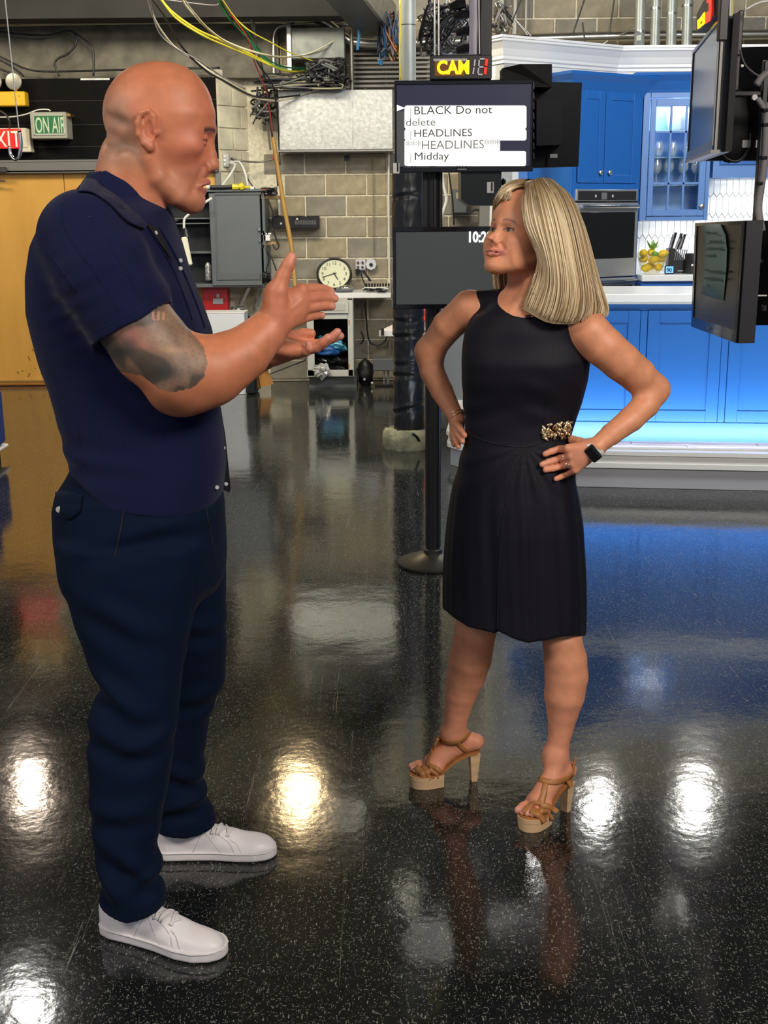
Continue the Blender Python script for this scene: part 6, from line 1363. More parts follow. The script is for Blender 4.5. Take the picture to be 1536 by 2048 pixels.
def male_head():
    h = SDF()
    h.ell((.008, 0, .035), (.108, .084, .105), k=.01)
    h.ell((.046, 0, .043), (.083, .071, .089), k=.03)
    h.loft([.04, .0, -.03, -.06, -.085, -.105, -.125, -.142, -.158], [.038, .030, .030, .044, .052, .052, .056, .064, .066], 0,
           [.085, .088, .080, .066, .056, .050, .036, .028, .018], [.074, .073, .071, .064, .056, .050, .044, .038, .028], [2.2, 2.2, 2.1, 2.0, 1.8, 1.75, 1.8, 2.0, 2.1], k=.03, cap=.012)
    for s in (-1, 1):
        h.chain([(.0, s*.064, -.055), (.012, s*.060, -.092), (.050, s*.042, -.132), (.080, s*.014, -.142)], [.018, .018, .016, .016], k=.03)
        h.ell((.072, s*.055, -.030), (.030, .017, .017), k=.03)
        h.cone((.117, 0, .003), (.094, s*.046, .005), .011, .009, k=.018)
        h.ell((.128, s*.034, -.018), (.022, .020, .012), k=.014, mode='-')
        h.ell((.1035, s*.032, -.0130), (.0150, .0175, .0078), k=.004)
        h.ell((.1025, s*.032, -.0238), (.0135, .0160, .0058), k=.004)
    h.cone((.104, 0, -.028), (.106, 0, -.068), .012, .018, k=.02)
    h.chain([(.120, 0, -.010), (.124, 0, -.045), (.1265, 0, -.067)], [.0075, .0092, .0118], k=.010)
    for s in (-1, 1):
        h.ball((.114, s*.0135, -.073), .0088, k=.006); h.ball((.118, s*.0075, -.0815), .0038, k=.003, mode='-')
        h.chain([(.1115, 0, -.1025), (.1075, s*.015, -.1045), (.096, s*.027, -.109)], [.0062, .0052, .003], k=.006)
        h.chain([(.1010, 0, -.1195), (.0985, s*.013, -.1185), (.091, s*.026, -.111)], [.0075, .0064, .003], k=.006)
    h.ell((.110, 0, -.1108), (.024, .024, .0030), k=.002, mode='-')
    h.ball((.076, 0, -.140), .0195, k=.02)
    # nasolabial crease
    for s in (-1, 1): h.chain([(.108, s*.022, -.072), (.098, s*.036, -.098), (.082, s*.040, -.122)], [.001, .0014, .001], k=.016, mode='-')
    # ears
    for s in (-1, 1):
        h.ell((-.004, s*.087, -.001), (.019, .009, .036), np.array(Matrix.Rotation(s*.35, 3, 'Z')), k=.010)
        h.ell((.003, s*.0975, .000), (.0105, .008, .019), k=.006, mode='-')
        h.ell((.006, s*.094, -.010), (.006, .008, .007), k=.004, mode='-')
        h.chain([(.012, s*.089, .008), (.012, s*.093, .026), (.001, s*.097, .0365), (-.013, s*.101, .032), (-.0205, s*.102, .012), (-.0195, s*.099, -.010), (-.011, s*.094, -.026), (.001, s*.089, -.035)], [.004, .0048, .0055, .0058, .0058, .0058, .0065, .0085], k=.009)
        h.chain([(-.002, s*.095, .024), (-.0105, s*.0965, .008), (-.008, s*.094, -.014), (.002, s*.090, -.020)], [.003, .003, .003, .004], k=.006)
        h.ball((.0155, s*.086, -.006), .0058, k=.006)
    # folds at the back of the skull
    h.chain([(-.090, -.035, .030), (-.070, -.060, .022), (-.050, -.074, .012)], [.0012, .0025, .0012], k=.022, mode='-')
    h.chain([(-.094, -.030, -.030), (-.075, -.055, -.034), (-.055, -.068, -.030)], [.0012, .0025, .0012], k=.022, mode='-')
    return h
# ================================================================== the man
YMM = 2.65
man = thing('person', 'bald man in navy knitted shirt and trousers, seen in profile gesturing with both hands', 'person', tuple(F(330, 1800)))
mb_ = SDF()
Om = W(304, 265, YMM); psi = math.radians(6); Rm = np.array([[math.cos(psi), -math.sin(psi), 0], [math.sin(psi), math.cos(psi), 0], [0, 0, 1.0]])
# torso core (hidden under the shirt), neck
tor = [(415, 160, 300, YMM, .07), (440, 135, 315, YMM, .13), (480, 100, 335, YMM, .185), (550, 85, 360, YMM, .19), (620, 85, 388, YMM, .185), (700, 94, 412, YMM, .18), (770, 117, 420, YMM, .165), (850, 138, 432, YMM, .155), (950, 155, 432, YMM, .155)]
rowsloft(mb_, tor, k=.02)
mb_.cone(W(262, 320, YMM), W(240, 455, YMM), .066, .078, k=.04)
mb_.cone(W(292, 395, YMM-.03), W(300, 470, YMM), .030, .045, k=.035)
for s in (-1, 1): mb_.chain([W(262, 315, YMM+s*.055), W(296, 400, YMM+s*.03), W(318, 465, YMM+s*.02)], [.012, .014, .012], k=.03)
def arm(sdf, pts, rad, k=.035): sdf.chain(pts, rad, k=k)
# near arm
nA = [W(185, 500, 2.45), W(262, 635, 2.43), W(302, 692, 2.43), W(350, 742, 2.43), W(376, 764, 2.44)]
arm(mb_, nA, [.074, .0775, .0800, .073, .058])
arm(mb_, [W(373, 764, 2.44), W(424, 741, 2.45), W(486, 708, 2.475), W(528, 668, 2.495), W(552, 640, 2.505)], [.058, .071, .055, .043, .036], k=.04)
mb_.ball(W(345, 790, 2.45), .028, k=.05)
# near hand
H = lambda x, y, Y: W(x, y, Y)
wr_ = H(550, 641, 2.505)
kn = [H(603, 580, 2.535), H(606, 599, 2.532), H(604, 619, 2.53), H(597, 639, 2.528)]
for q, r_ in zip(kn, (.0145, .0150, .0145, .0130)): mb_.cone(wr_, q, .027, r_, k=.012)
mb_.ell(H(576, 612, 2.52), (.036, .016, .036), k=.015)
fing = [([(603, 580), (630, 577), (649, 579), (662, 583)], (2.535, 2.558, 2.573, 2.582), (.0125, .0112, .0100, .0088)),
        ([(606, 599), (636, 595), (656, 595), (669, 597)], (2.532, 2.556, 2.572, 2.580), (.0128, .0112, .0102, .0090)),
        ([(604, 619), (633, 613), (651, 612), (664, 613)], (2.53, 2.552, 2.566, 2.575), (.0122, .0106, .0096, .0085)),
        ([(597, 639), (620, 633), (634, 631), (644, 631)], (2.528, 2.548, 2.560, 2.568), (.0108, .0094, .0085, .0076))]
for pts, ys, rs in fing: mb_.chain([H(x, y, Y) for (x, y), Y in zip(pts, ys)], rs, k=.0035)
mb_.chain([H(553, 622, 2.49), H(556, 583, 2.487), H(566, 552, 2.49), H(576, 530, 2.492), H(583, 515, 2.495)], [.024, .0195, .0150, .0135, .0112], k=.010)
mb_.ell(H(545, 598, 2.497), (.018, .018, .030), k=.02)
nl_ = [H(586, 512, 2.482), ]
# far arm and hand
arm(mb_, [W(190, 500, 2.83), W(300, 660, 2.86), W(395, 755, 2.86)], [.08, .07, .05])
arm(mb_, [W(395, 755, 2.86), W(440, 738, 2.82), W(500, 718, 2.74), W(542, 702, 2.69)], [.052, .058, .042, .033], k=.04)
fw = H(545, 701, 2.685)
fk = [H(612, 693, 2.715), H(612, 697, 2.69), H(609, 701, 2.665), H(600, 702, 2.64)]
for q, r_ in zip(fk, (.0145, .0150, .0145, .0135)): mb_.cone(fw, q, .026, r_, k=.014)
mb_.ell(H(575, 700, 2.65), (.034, .022, .015), k=.015)
ff = [([(612, 693), (645, 686), (666, 677), (681, 672)], (2.715, 2.712, 2.705, 2.70), (.0120, .0108, .0098, .0088)),
      ([(612, 697), (643, 690), (662, 676), (675, 664)], (2.69, 2.688, 2.685, 2.683), (.0122, .0110, .0100, .0090)),
      ([(609, 701), (633, 696), (646, 685), (656, 675)], (2.665, 2.655, 2.648, 2.645), (.0120, .0108, .0100, .0090)),
      ([(600, 702), (613, 703), (619, 697), (618, 688)], (2.64, 2.628, 2.622, 2.622), (.0112, .0102, .0095, .0086))]
for pts, ys, rs in ff: mb_.chain([H(x, y, Y) for (x, y), Y in zip(pts, ys)], rs, k=.0035)
mb_.chain([H(556, 695, 2.71), H(582, 677, 2.725), H(606, 668, 2.725), H(622, 667, 2.72)], [.022, .0165, .0130, .0110], k=.010)
# forearm tendons and vein
mb_.chain([W(420, 770, 2.415), W(470, 735, 2.43), W(510, 705, 2.455)], [.002, .003, .002], k=.02, mode='-')
for (a_, b_) in (((556, 640), (602, 600)), ((556, 646), (598, 622))): mb_.cone(W(*a_, 2.474), W(*b_, 2.512), .002, .002, k=.010)
transformed(mb_, male_head(), Om, Rm)
tt_ = time.time()
V, Fq = mb_.mesh((-1.0, 2.2, .72), (.05, 3.1, 2.0), .0028)
px, py = projv(V); L_ = (V-Om)@Rm
base = np.array([.60, .215, .105]); C3 = np.tile(base, (len(V), 1))
def tint(m, col, a=1.0):
    global C3
    m = np.clip(m*a, 0, 1)[:, None]; C3 = C3*(1-m)+np.array(col)*m
g3 = lambda P, c, r: np.exp(-((P-np.array(c))**2/np.array(r)**2).sum(1))
hd = L_[:, 2] > -.19
redn = g3(L_, (.09, -.05, -.05), (.05, .05, .05))+g3(L_, (.12, 0, .05), (.05, .06, .05))*.8+g3(L_, (0, -.09, 0), (.03, .03, .05))*.5
tint(redn*hd, (.74, .22, .145), .6)
st = sstep(.0, .02, -.02-L_[:, 0]-.25*(L_[:, 2]))*sstep(-.10, -.05, L_[:, 2])*sstep(.12, .04, L_[:, 2])
tint(st*hd, (.50, .32, .22), .5)
tint((g3(L_, (-.062, -.06, .020), (.030, .05, .014))+g3(L_, (-.068, -.055, -.032), (.034, .05, .020)))*hd, (.22, .15, .11), .55)  # shade of the two skull folds painted into the skin, with stubble tone
bd = sstep(-.05, -.09, L_[:, 2])*sstep(-.02, .03, L_[:, 0])*(L_[:, 2] > -.18)
tint(bd*hd, (.52, .235, .15), .45)
lip = hd*(np.abs(L_[:, 1]) < .027)*((g3(L_, (.110, 0, -.1035), (.012, .03, .0045)))+g3(L_, (.102, 0, -.118), (.014, .03, .0055))); tint(lip, (.36, .08, .07), 1.0)
tint(hd*(np.abs(L_[:, 1]) < .022)*g3(L_, (.094, 0, -.111), (.010, .03, .0035)), (.30, .03, .03), 1.0)
br = hd*(np.abs(np.abs(L_[:, 1])-.031) < .021)*np.exp(-((L_[:, 2]-(.0035+.10*(.045-np.abs(np.abs(L_[:, 1])-.030))-.004))/.0052)**2)*(L_[:, 0] > .085); tint(br, (.035, .022, .016), .95)
lidl = hd*(np.abs(np.abs(L_[:, 1])-.032) < .015)*np.exp(-((L_[:, 2]+.0185)/.0022)**2)*(L_[:, 0] > .095); tint(lidl, (.06, .03, .025), .7)
# tattoo on the near upper arm
up = (V[:, 1] < 2.56) & (px > 150) & (px < 425) & (py > 560) & (py < 800)
tp = inpoly(px, py, [(150, 560), (340, 560), (352, 610), (385, 668), (408, 695), (415, 725), (408, 755), (385, 776), (345, 785), (318, 778), (285, 752), (235, 742), (180, 700)])
soft = up & tp
sw_ = np.sin((px*.045+py*.02)+2.2*np.sin(py*.035+px*.012))+.6*np.sin(px*.09-py*.07+1.3*np.sin(px*.05)); sw2 = np.sin(px*.35+2*np.sin(py*.2))*np.sin(py*.31+px*.1)
tint(soft*1.0, (.165, .135, .10), .80)
tint(soft*sstep(-.1, .7, sw_), (.050, .048, .043), .75)
tint(soft*sstep(.35, 1.0, -sw_), (.34, .22, .14), .65)
tint(soft*sstep(.2, .9, sw2), (.10, .085, .07), .35)
gx = lambda cx, cy, rx, ry: np.exp(-((px-cx)/rx)**2-((py-cy)/ry)**2)
tint(soft*(gx(262, 668, 28, 14)+gx(288, 690, 18, 8)), (.42, .17, .13), .75)
tint(soft*((py > 624) & (py < 640) & (px > 300) & (px < 335))*(.5+.5*np.sign(np.sin(px*.62))), (.58, .30, .20), .8)
tint(soft*(gx(245, 705, 22, 12)+gx(330, 745, 45, 18)), (.035, .036, .035), .85)
tint(soft*(gx(345, 700, 30, 7)), (.50, .27, .13), .6)
# hands: knuckles, nails
hn = (px > 540) & (py > 480) & (py < 730) & (V[:, 1] < 2.8)
tint(hn*1.0, (.74, .27, .17), .4)
for (cx, cy, r_) in ((666, 583, 7), (672, 597, 6), (667, 612, 6), (647, 630, 5.5), (585, 512, 9), (680, 672, 8), (676, 664, 8), (657, 674, 8), (618, 689, 8)): tint(hn*np.exp(-((px-cx)**2+(py-cy)**2)/r_**2), (.78, .36, .28), .65)
body = mesh_obj('body', V, Fq, SKIN, man, C3)
print('man body', len(V), time.time()-tt_)
# eyes
em = M('eye_white', (.46, .38, .33), .25); ir = M('iris_brown', (.035, .018, .010), .12)
def eye(parent, O, R, c, r, gaze, irc=ir):
    p = O+R@np.array(c, float); mb = MB(); mb.sphere(p, r, 16, 10); e_ = mb.build('eye', em, parent, smooth=True)
    g = R@np.array(gaze, float); g /= np.linalg.norm(g); mb = MB(); mb.lathe(p, [(r*.50, r*.86), (r*.42, r*.93), (r*.2, r*1.0), (.0005, r*1.02)], g, 16); mb.build('iris', irc, e_, smooth=True)
    mb = MB(); mb.lathe(p, [(r*.20, r*1.0), (r*.18, r*1.03), (.0004, r*1.04)], g, 12); mb.build('pupil', black, e_)
for s in (-1, 1): eye(man, Om, Rm, (.1040, s*.032, -.0184), .0116, (1, 0, -.12))
mb = MB(); mb.sphere(Om+Rm@np.array([.094, 0, -.1145]), (.008, .014, .0035), 14, 8); mb.build('teeth', M('teeth', (.75, .70, .62), .3), man, smooth=True)
# thumb nail etc.
nailm = M('nail', (.72, .42, .36), .3)
# ---------------------------------------------------------------- shirt
navy = cloth_mat('navy_knit', (.0055, .0085, .044), .85, .08, .5, 700, .15)
sh = SDF()
str_ = [(395, 152, 300, YMM, .075), (420, 118, 335, YMM, .14), (450, 92, 345, YMM, .19), (490, 75, 360, YMM, .215), (550, 66, 376, YMM, .225), (620, 66, 404, YMM, .22), (665, 74, 421, YMM, .21), (720, 88, 427, YMM, .195), (770, 106, 431, YMM, .185), (850, 127, 444, YMM, .178), (900, 140, 449, YMM, .178), (935, 146, 451, YMM, .180), (975, 147, 446, YMM, .182), (1020, 147, 440, YMM, .182)]
sdir = (W(268, 648, 2.435)-W(175, 485, 2.44)); sl = np.linalg.norm(sdir); sdir /= sl
hemc = W(268, 648, 2.435)
sh.chain([W(172, 478, 2.47), W(205, 540, 2.44), hemc+sdir*.02], [.098, .101, .0905], k=.07)
sh.chain([W(172, 478, 2.83), W(215, 550, 2.88), W(285, 655, 2.87)], [.098, .100, .088], k=.07)
def shirt_disp(p):
    x, y, z = p[:, 0], p[:, 1], p[:, 2]
    d = .0016*nz3(p, 9, 3)
    # armpit folds
    for (cx, cy, ang, amp, w_) in ((160, 600, 1.15, .0028, .018), ):
        q = W(cx, cy, 2.45); s_ = (x-q[0])*math.cos(ang)-(z-q[2])*math.sin(ang)
        d += amp*np.sin(s_/w_*3)*np.exp(-(((x-q[0])/.07)**2+((z-q[2])/.08)**2+((y-q[1])/.15)**2))
    q = W(330, 590, 2.45); s_ = (x-q[0])*.5+(z-q[2])*.85
    d += .0035*np.sin(s_/.011)*np.exp(-(((x-q[0])/.07)**2+((z-q[2])/.06)**2+((y-q[1])/.13)**2))
    q = W(290, 480, 2.45); s_ = (x-q[0])*.75+(z-q[2])*.65
    d += .0030*np.sin(s_/.014)*np.exp(-(((x-q[0])/.10)**2+((z-q[2])/.08)**2+((y-q[1])/.15)**2))
    zb = W(200, 900, YMM)[2]; d += .0030*np.sin(z/.010+8*x)*np.exp(-((z-zb)/.06)**2)*np.exp(-((x-W(190, 900, YMM)[0])/.13)**2)
    return -d
# sleeve opening cut and hem cut
axn = sdir
def cut_near(p):
    r_ = p-hemc; t_ = r_@axn; rad = np.sqrt(np.maximum((r_**2).sum(1)-t_*t_, 0))
    return -np.minimum(np.maximum(-t_, rad-.112), 1) if False else np.maximum(-t_, rad-.135)     # region beyond the hem plane near the arm
sh.raw(cut_near, hemc, .25, '-', .0)
arm_in = SDF(); arm_in.chain([hemc-axn*.012, hemc+axn*.03], [.0825, .0835], k=0)
for o in arm_in.ops: sh.ops.append(Op(o.f, o.c, o.r, '-', .003))
rowsloft(sh, str_, k=.03, n=2.4)
sh.cone(W(238, 392, YMM), W(232, 450, YMM), .078, .100, k=.05)
sh.raw(shirt_disp, (0, 0, 0), 99, 'd', 0)
hx = [W(x, y, YMM) for x, y in ((120, 922), (142, 925), (184, 938), (252, 984), (350, 1000), (440, 996))]
hX = np.array([q[0] for q in hx]); hZ = np.array([q[2] for q in hx])
sh.raw(lambda p: np.interp(p[:, 0], hX, hZ)-p[:, 2], (0, 0, 0), 99, '&', .004)
tt_ = time.time(); V, Fq = sh.mesh((-.95, 2.2, .85), (-.2, 3.1, 1.72), .0042); V = relax(V, Fq, 1)
shirt = mesh_obj('shirt', V, Fq, navy, man); print('shirt', len(V), time.time()-tt_)
# cuff and hem bands, knitted cable lines
th = np.arange(40)/40*2*math.pi; u1 = np.cross(axn, [0, 1, 0]); u1 /= np.linalg.norm(u1); u2 = np.cross(axn, u1)
def cable_line(pts, amp=.0022, r=.0020):
    P = hits(sh, pts, -.0006, 24)
    if len(P) < 8: return None
    T = np.gradient(P, axis=0); T /= np.linalg.norm(T, axis=1)[:, None]; Nn = CAMP-P; Nn /= np.linalg.norm(Nn, axis=1)[:, None]; S_ = np.cross(T, Nn)
    s = np.concatenate([[0], np.cumsum(np.linalg.norm(np.diff(P, axis=0), axis=1))])
    mb = MB()
    for ph in (0, math.pi): mb.tube(P+S_*(amp*np.sin(s/.0028+ph))[:, None]-Nn*.0006, r, 5)
    return mb
knit = [[(126, 441), (145, 479), (164, 509), (192, 546), (225, 598), (240, 622)], [(101, 504), (122, 535), (141, 560), (152, 582)], [(178, 434), (206, 471), (234, 516), (258, 558), (282, 600)], [(128, 405), (126, 425), (127, 441)]]
for L2 in knit:
    mb = cable_line(L2)
    if mb: mb.build('knitted_cable', navy, shirt, smooth=True)
for x0 in (165, 205, 250, 292, 330, 372, 412): 
    mb = cable_line([(x0-6, 850), (x0, 900), (x0+3, 935), (x0+4, 975 if x0 > 240 else 920)], .0008, .0012)
    if mb: mb.build('knitted_rib', navy, shirt, smooth=True)
surf_tube(sh, [(176, 668), (230, 645), (290, 612), (330, 580)], .0012, -.0006).build('cuff_seam', navy, shirt, smooth=True)
# collar
both = SDF(); both.ops = [o for o in sh.ops] + [o for o in mb_.ops]
upE = [(167, 356), (190, 358), (204, 371), (237, 393), (264, 418), (285, 436), (297, 449)]; loE = [(150, 384), (178, 384), (204, 397), (226, 414), (244, 433), (262, 447), (290, 458)]
def collar_pts(E, off, Yb):
    pts = spline([(*p, 0) for p in E], 6)[:, :2]; out = [W(*pts[0], YMM)]
    n_ = len(pts); hh_ = hitv(both, pts, off)
    for i, q in enumerate(pts[1:], 1):
        h_ = hh_[i]
        out.append(h_ if h_ is not None and abs(h_[1]-YMM) < .4 else None)
    # interpolate depth for misses near the back
    ys = [o[1] if o is not None else np.nan for o in out]; idx = [i for i, y in enumerate(ys) if y == y]; ys = np.interp(range(n_), idx, [ys[i] for i in idx])
    return [W(*pts[i], ys[i]) for i in range(n_)]
A_ = collar_pts(upE, .005, 0); B_ = collar_pts(loE, .006, 0); mir = lambda q: np.array([q[0], 2*YMM-q[1], q[2]])
mid_ = [(a+b)/2+np.array([0, -.001, .001]) for a, b in zip(A_, B_)]
rows_ = []
for E in (A_, mid_, B_): rows_.append([mir(q) for q in E[::-1]][:-1]+list(E))
mb = MB(); mb.grid(np.array(rows_)); co = mb.build('collar', navy, shirt, smooth=True); md = co.modifiers.new('t', 'SOLIDIFY'); md.thickness = .003; md.offset = 0
md = co.modifiers.new('s', 'SUBSURF'); md.levels = 1; md.render_levels = 1
# dark undershirt in the open neck and the placket
ub = M('undershirt_black', (.004, .004, .006), .8)
surf_patch(both, [(292, 446), (308, 452), (316, 455)], [(303, 462), (330, 500), (349, 526)], 4, .0045).build('undershirt', ub, man, smooth=True)
surf_tube(both, [(296, 458), (318, 490), (342, 530), (362, 575), (385, 640)], .0018, .001).build('placket_edge', navy, shirt, smooth=True)
surf_tube(both, [(318, 452), (345, 500), (372, 555), (398, 620), (410, 655)], .0022, .001).build('placket_edge', navy, shirt, smooth=True)
mb = MB(); mb.prism([W(318, 444, 2.70), W(344, 463, 2.70), W(350, 485, 2.69), W(368, 522, 2.69), W(383, 560, 2.69), W(366, 560, 2.69), W(340, 500, 2.69)], (0, .012, 0)); mb.build('lapel', navy, shirt)
snap = M('pearl_snap', (.8, .8, .78), .15, .4)
for (x, y, Y) in ((339, 470, 2.69), (311, 466, None), (361, 521, None), (361, 537, None), (447, 896, 2.66), (434, 975, None), (452, 968, 2.67)):
    p = W(x, y, Y) if Y else hit(both, x, y, off=.003)
    if p is None: p = W(x, y, 2.6)
    n_ = CAMP-p; n_ /= np.linalg.norm(n_); MB().lathe(p, [(.0045, -.001), (.0048, .001), (.0035, .0025), (.0005, .003)], n_, 12).build('button', snap, shirt, smooth=40.)
mb = MB(); mb.prism([W(434, 800, 2.72), W(441, 815, 2.72), W(450, 870, 2.72), W(461, 978, 2.72), W(459, 985, 2.72), W(440, 978, 2.72), W(430, 900, 2.72)], (0, .006, 0)); mb.build('open_front_flap', ub, shirt)
# ---------------------------------------------------------------- trousers
trm = cloth_mat('navy_wool', (.0022, .0078, .0265), .85, .02, .35, 1200, .12)
tr = SDF()
rowsloft(tr, [(925, 150, 436, YMM, .165), (950, 138, 440, YMM, .17), (980, 118, 442, YMM, .18), (1010, 111, 447, YMM, .185), (1060, 113, 450, YMM, .19), (1110, 120, 452, YMM, .19), (1150, 126, 450, YMM, .18), (1185, 150, 430, YMM, .14)], k=.02, cap=.012, n=2.3)
nearleg = [(1085, 118, 405, 2.545, .10), (1150, 123, 402, 2.54, .104), (1210, 140, 392, 2.535, .100), (1250, 153, 383, 2.53, .096), (1290, 168, 374, 2.525, .092), (1330, 184, 367, 2.52, .088), (1366, 200, 362, 2.51, .084), (1395, 193, 359, 2.505, .082), (1428, 179, 356, 2.50, .080), (1495, 176, 349, 2.49, .078), (1573, 179, 336, 2.48, .076), (1640, 184, 322, 2.47, .074), (1690, 190, 314, 2.465, .072), (1735, 198, 316, 2.46, .070), (1775, 201, 328, 2.46, .071), (1800, 201, 333, 2.46, .071), (1838, 201, 334, 2.46, .071)]
rowsloft(tr, nearleg, k=.03, cap=.004, n=2.25)
farleg = [(1085, 300, 448, 2.76, .085), (1150, 300, 452, 2.77, .088), (1221, 300, 452, 2.775, .088), (1300, 310, 452, 2.79, .085), (1345, 312, 450, 2.80, .082), (1385, 315, 442, 2.81, .080), (1430, 316, 420, 2.82, .076), (1495, 315, 411, 2.83, .073), (1560, 313, 406, 2.84, .070), (1600, 311, 416, 2.845, .068), (1630, 311, 430, 2.85, .068), (1655, 312, 434, 2.85, .068), (1690, 312, 433, 2.85, .068)]
rowsloft(tr, farleg, k=.03, cap=.004, n=2.25)
def fold(p, c, Y, ang, amp, wl, sx, sz, sy=.12, n=2.0):
    q = W(*c, Y); dx = p[:, 0]-q[0]; dz = p[:, 2]-q[2]; u = dx*math.cos(ang)+dz*math.sin(ang); v = -dx*math.sin(ang)+dz*math.cos(ang)
    return amp*np.sin(v/wl+.8*np.sin(u/.05))*np.exp(-((u/sx)**2+(v/sz)**2+((p[:, 1]-q[1])/sy)**2))
def tr_disp(p):
    d = .0014*nz3(p, 7, 5)
    F_ = [((250, 1090), 2.45, .35, .004, .014, .10, .04), ((230, 1250), 2.44, -.35, .004, .015, .09, .06), ((215, 1400), 2.43, -.5, .006, .013, .07, .055), ((225, 1490), 2.43, -.15, .005, .014, .09, .05), ((300, 1500), 2.42, .5, .004, .013, .07, .05),
          ((230, 1640), 2.41, .2, .005, .015, .08, .05), ((260, 1740), 2.40, -.5, .007, .014, .07, .05), ((310, 1770), 2.40, .45, .007, .012, .05, .04), ((215, 1790), 2.40, -.8, .006, .013, .04, .04),
          ((400, 1260), 2.72, .1, .004, .012, .06, .05), ((400, 1400), 2.75, .3, .005, .013, .06, .05), ((370, 1560), 2.78, -.3, .005, .013, .06, .05), ((370, 1620), 2.78, .4, .007, .013, .07, .04), ((340, 1060), 2.5, .1, .0025, .013, .10, .05), ((160, 1120), 2.5, 1.3, .003, .014, .10, .05)]
    for c, Y, a, am, wl, sx, sz in F_: d += fold(p, c, Y, a, am*1.7, wl, sx, sz)
    return -d
tr.raw(tr_disp, (0, 0, 0), 99, 'd', 0)
hn_z = [W(190, 1797, 2.46)[2], W(258, 1834, 2.42)[2], W(345, 1800, 2.46)[2]]; hn_x = [W(200, 1797, 2.46)[0], W(258, 1834, 2.42)[0], W(338, 1800, 2.46)[0]]
hf_z = [W(310, 1652, 2.85)[2], W(375, 1672, 2.80)[2], W(436, 1645, 2.85)[2]]; hf_x = [W(310, 1652, 2.85)[0], W(375, 1672, 2.8)[0], W(436, 1645, 2.85)[0]]
tr.raw(lambda p: np.where(p[:, 1] < 2.66, np.interp(p[:, 0], hn_x, hn_z), np.interp(p[:, 0], hf_x, hf_z))-p[:, 2], (0, 0, 0), 99, '&', .003)
tt_ = time.time(); V, Fq = tr.mesh((-.95, 2.25, .0), (-.2, 3.05, 1.08), .0045); V = relax(V, Fq, 1)
trousers = mesh_obj('trousers', V, Fq, trm, man); print('trousers', len(V), time.time()-tt_)
surf_tube(tr, [(250, 990), (246, 1030), (238, 1075), (230, 1112)], .0022, .0).build('pocket_edge', M('seam_dark', (.002, .004, .010), .8), trousers, smooth=True)
surf_tube(tr, [(410, 1000), (416, 1040), (424, 1080), (428, 1110)], .0020, .0).build('fly_seam', M('seam_dark'), trousers, smooth=True)
surf_tube(tr, [(388, 1110), (391, 1190), (372, 1293), (363, 1366), (351, 1470), (345, 1530), (325, 1640)], .0010, -.0002).build('crease', trm, trousers, smooth=True)
fl = surf_patch(tr, [(113, 985), (130, 983), (148, 985), (165, 990)], [(111, 1021), (128, 1035), (142, 1038), (160, 1022)], 4, .0035); fo = fl.build('pocket_flap', trm, trousers, smooth=True); md = fo.modifiers.new('t', 'SOLIDIFY'); md.thickness = .003
p = hit(tr, 118, 1019, off=.006); p = p if p is not None else W(118, 1019, 2.55); MB().lathe(p, [(.007, -.001), (.007, .002), (.002, .003)], (CAMP-p)/np.linalg.norm(CAMP-p), 12).build('button', M('button_grey', (.35, .36, .33), .3), trousers)
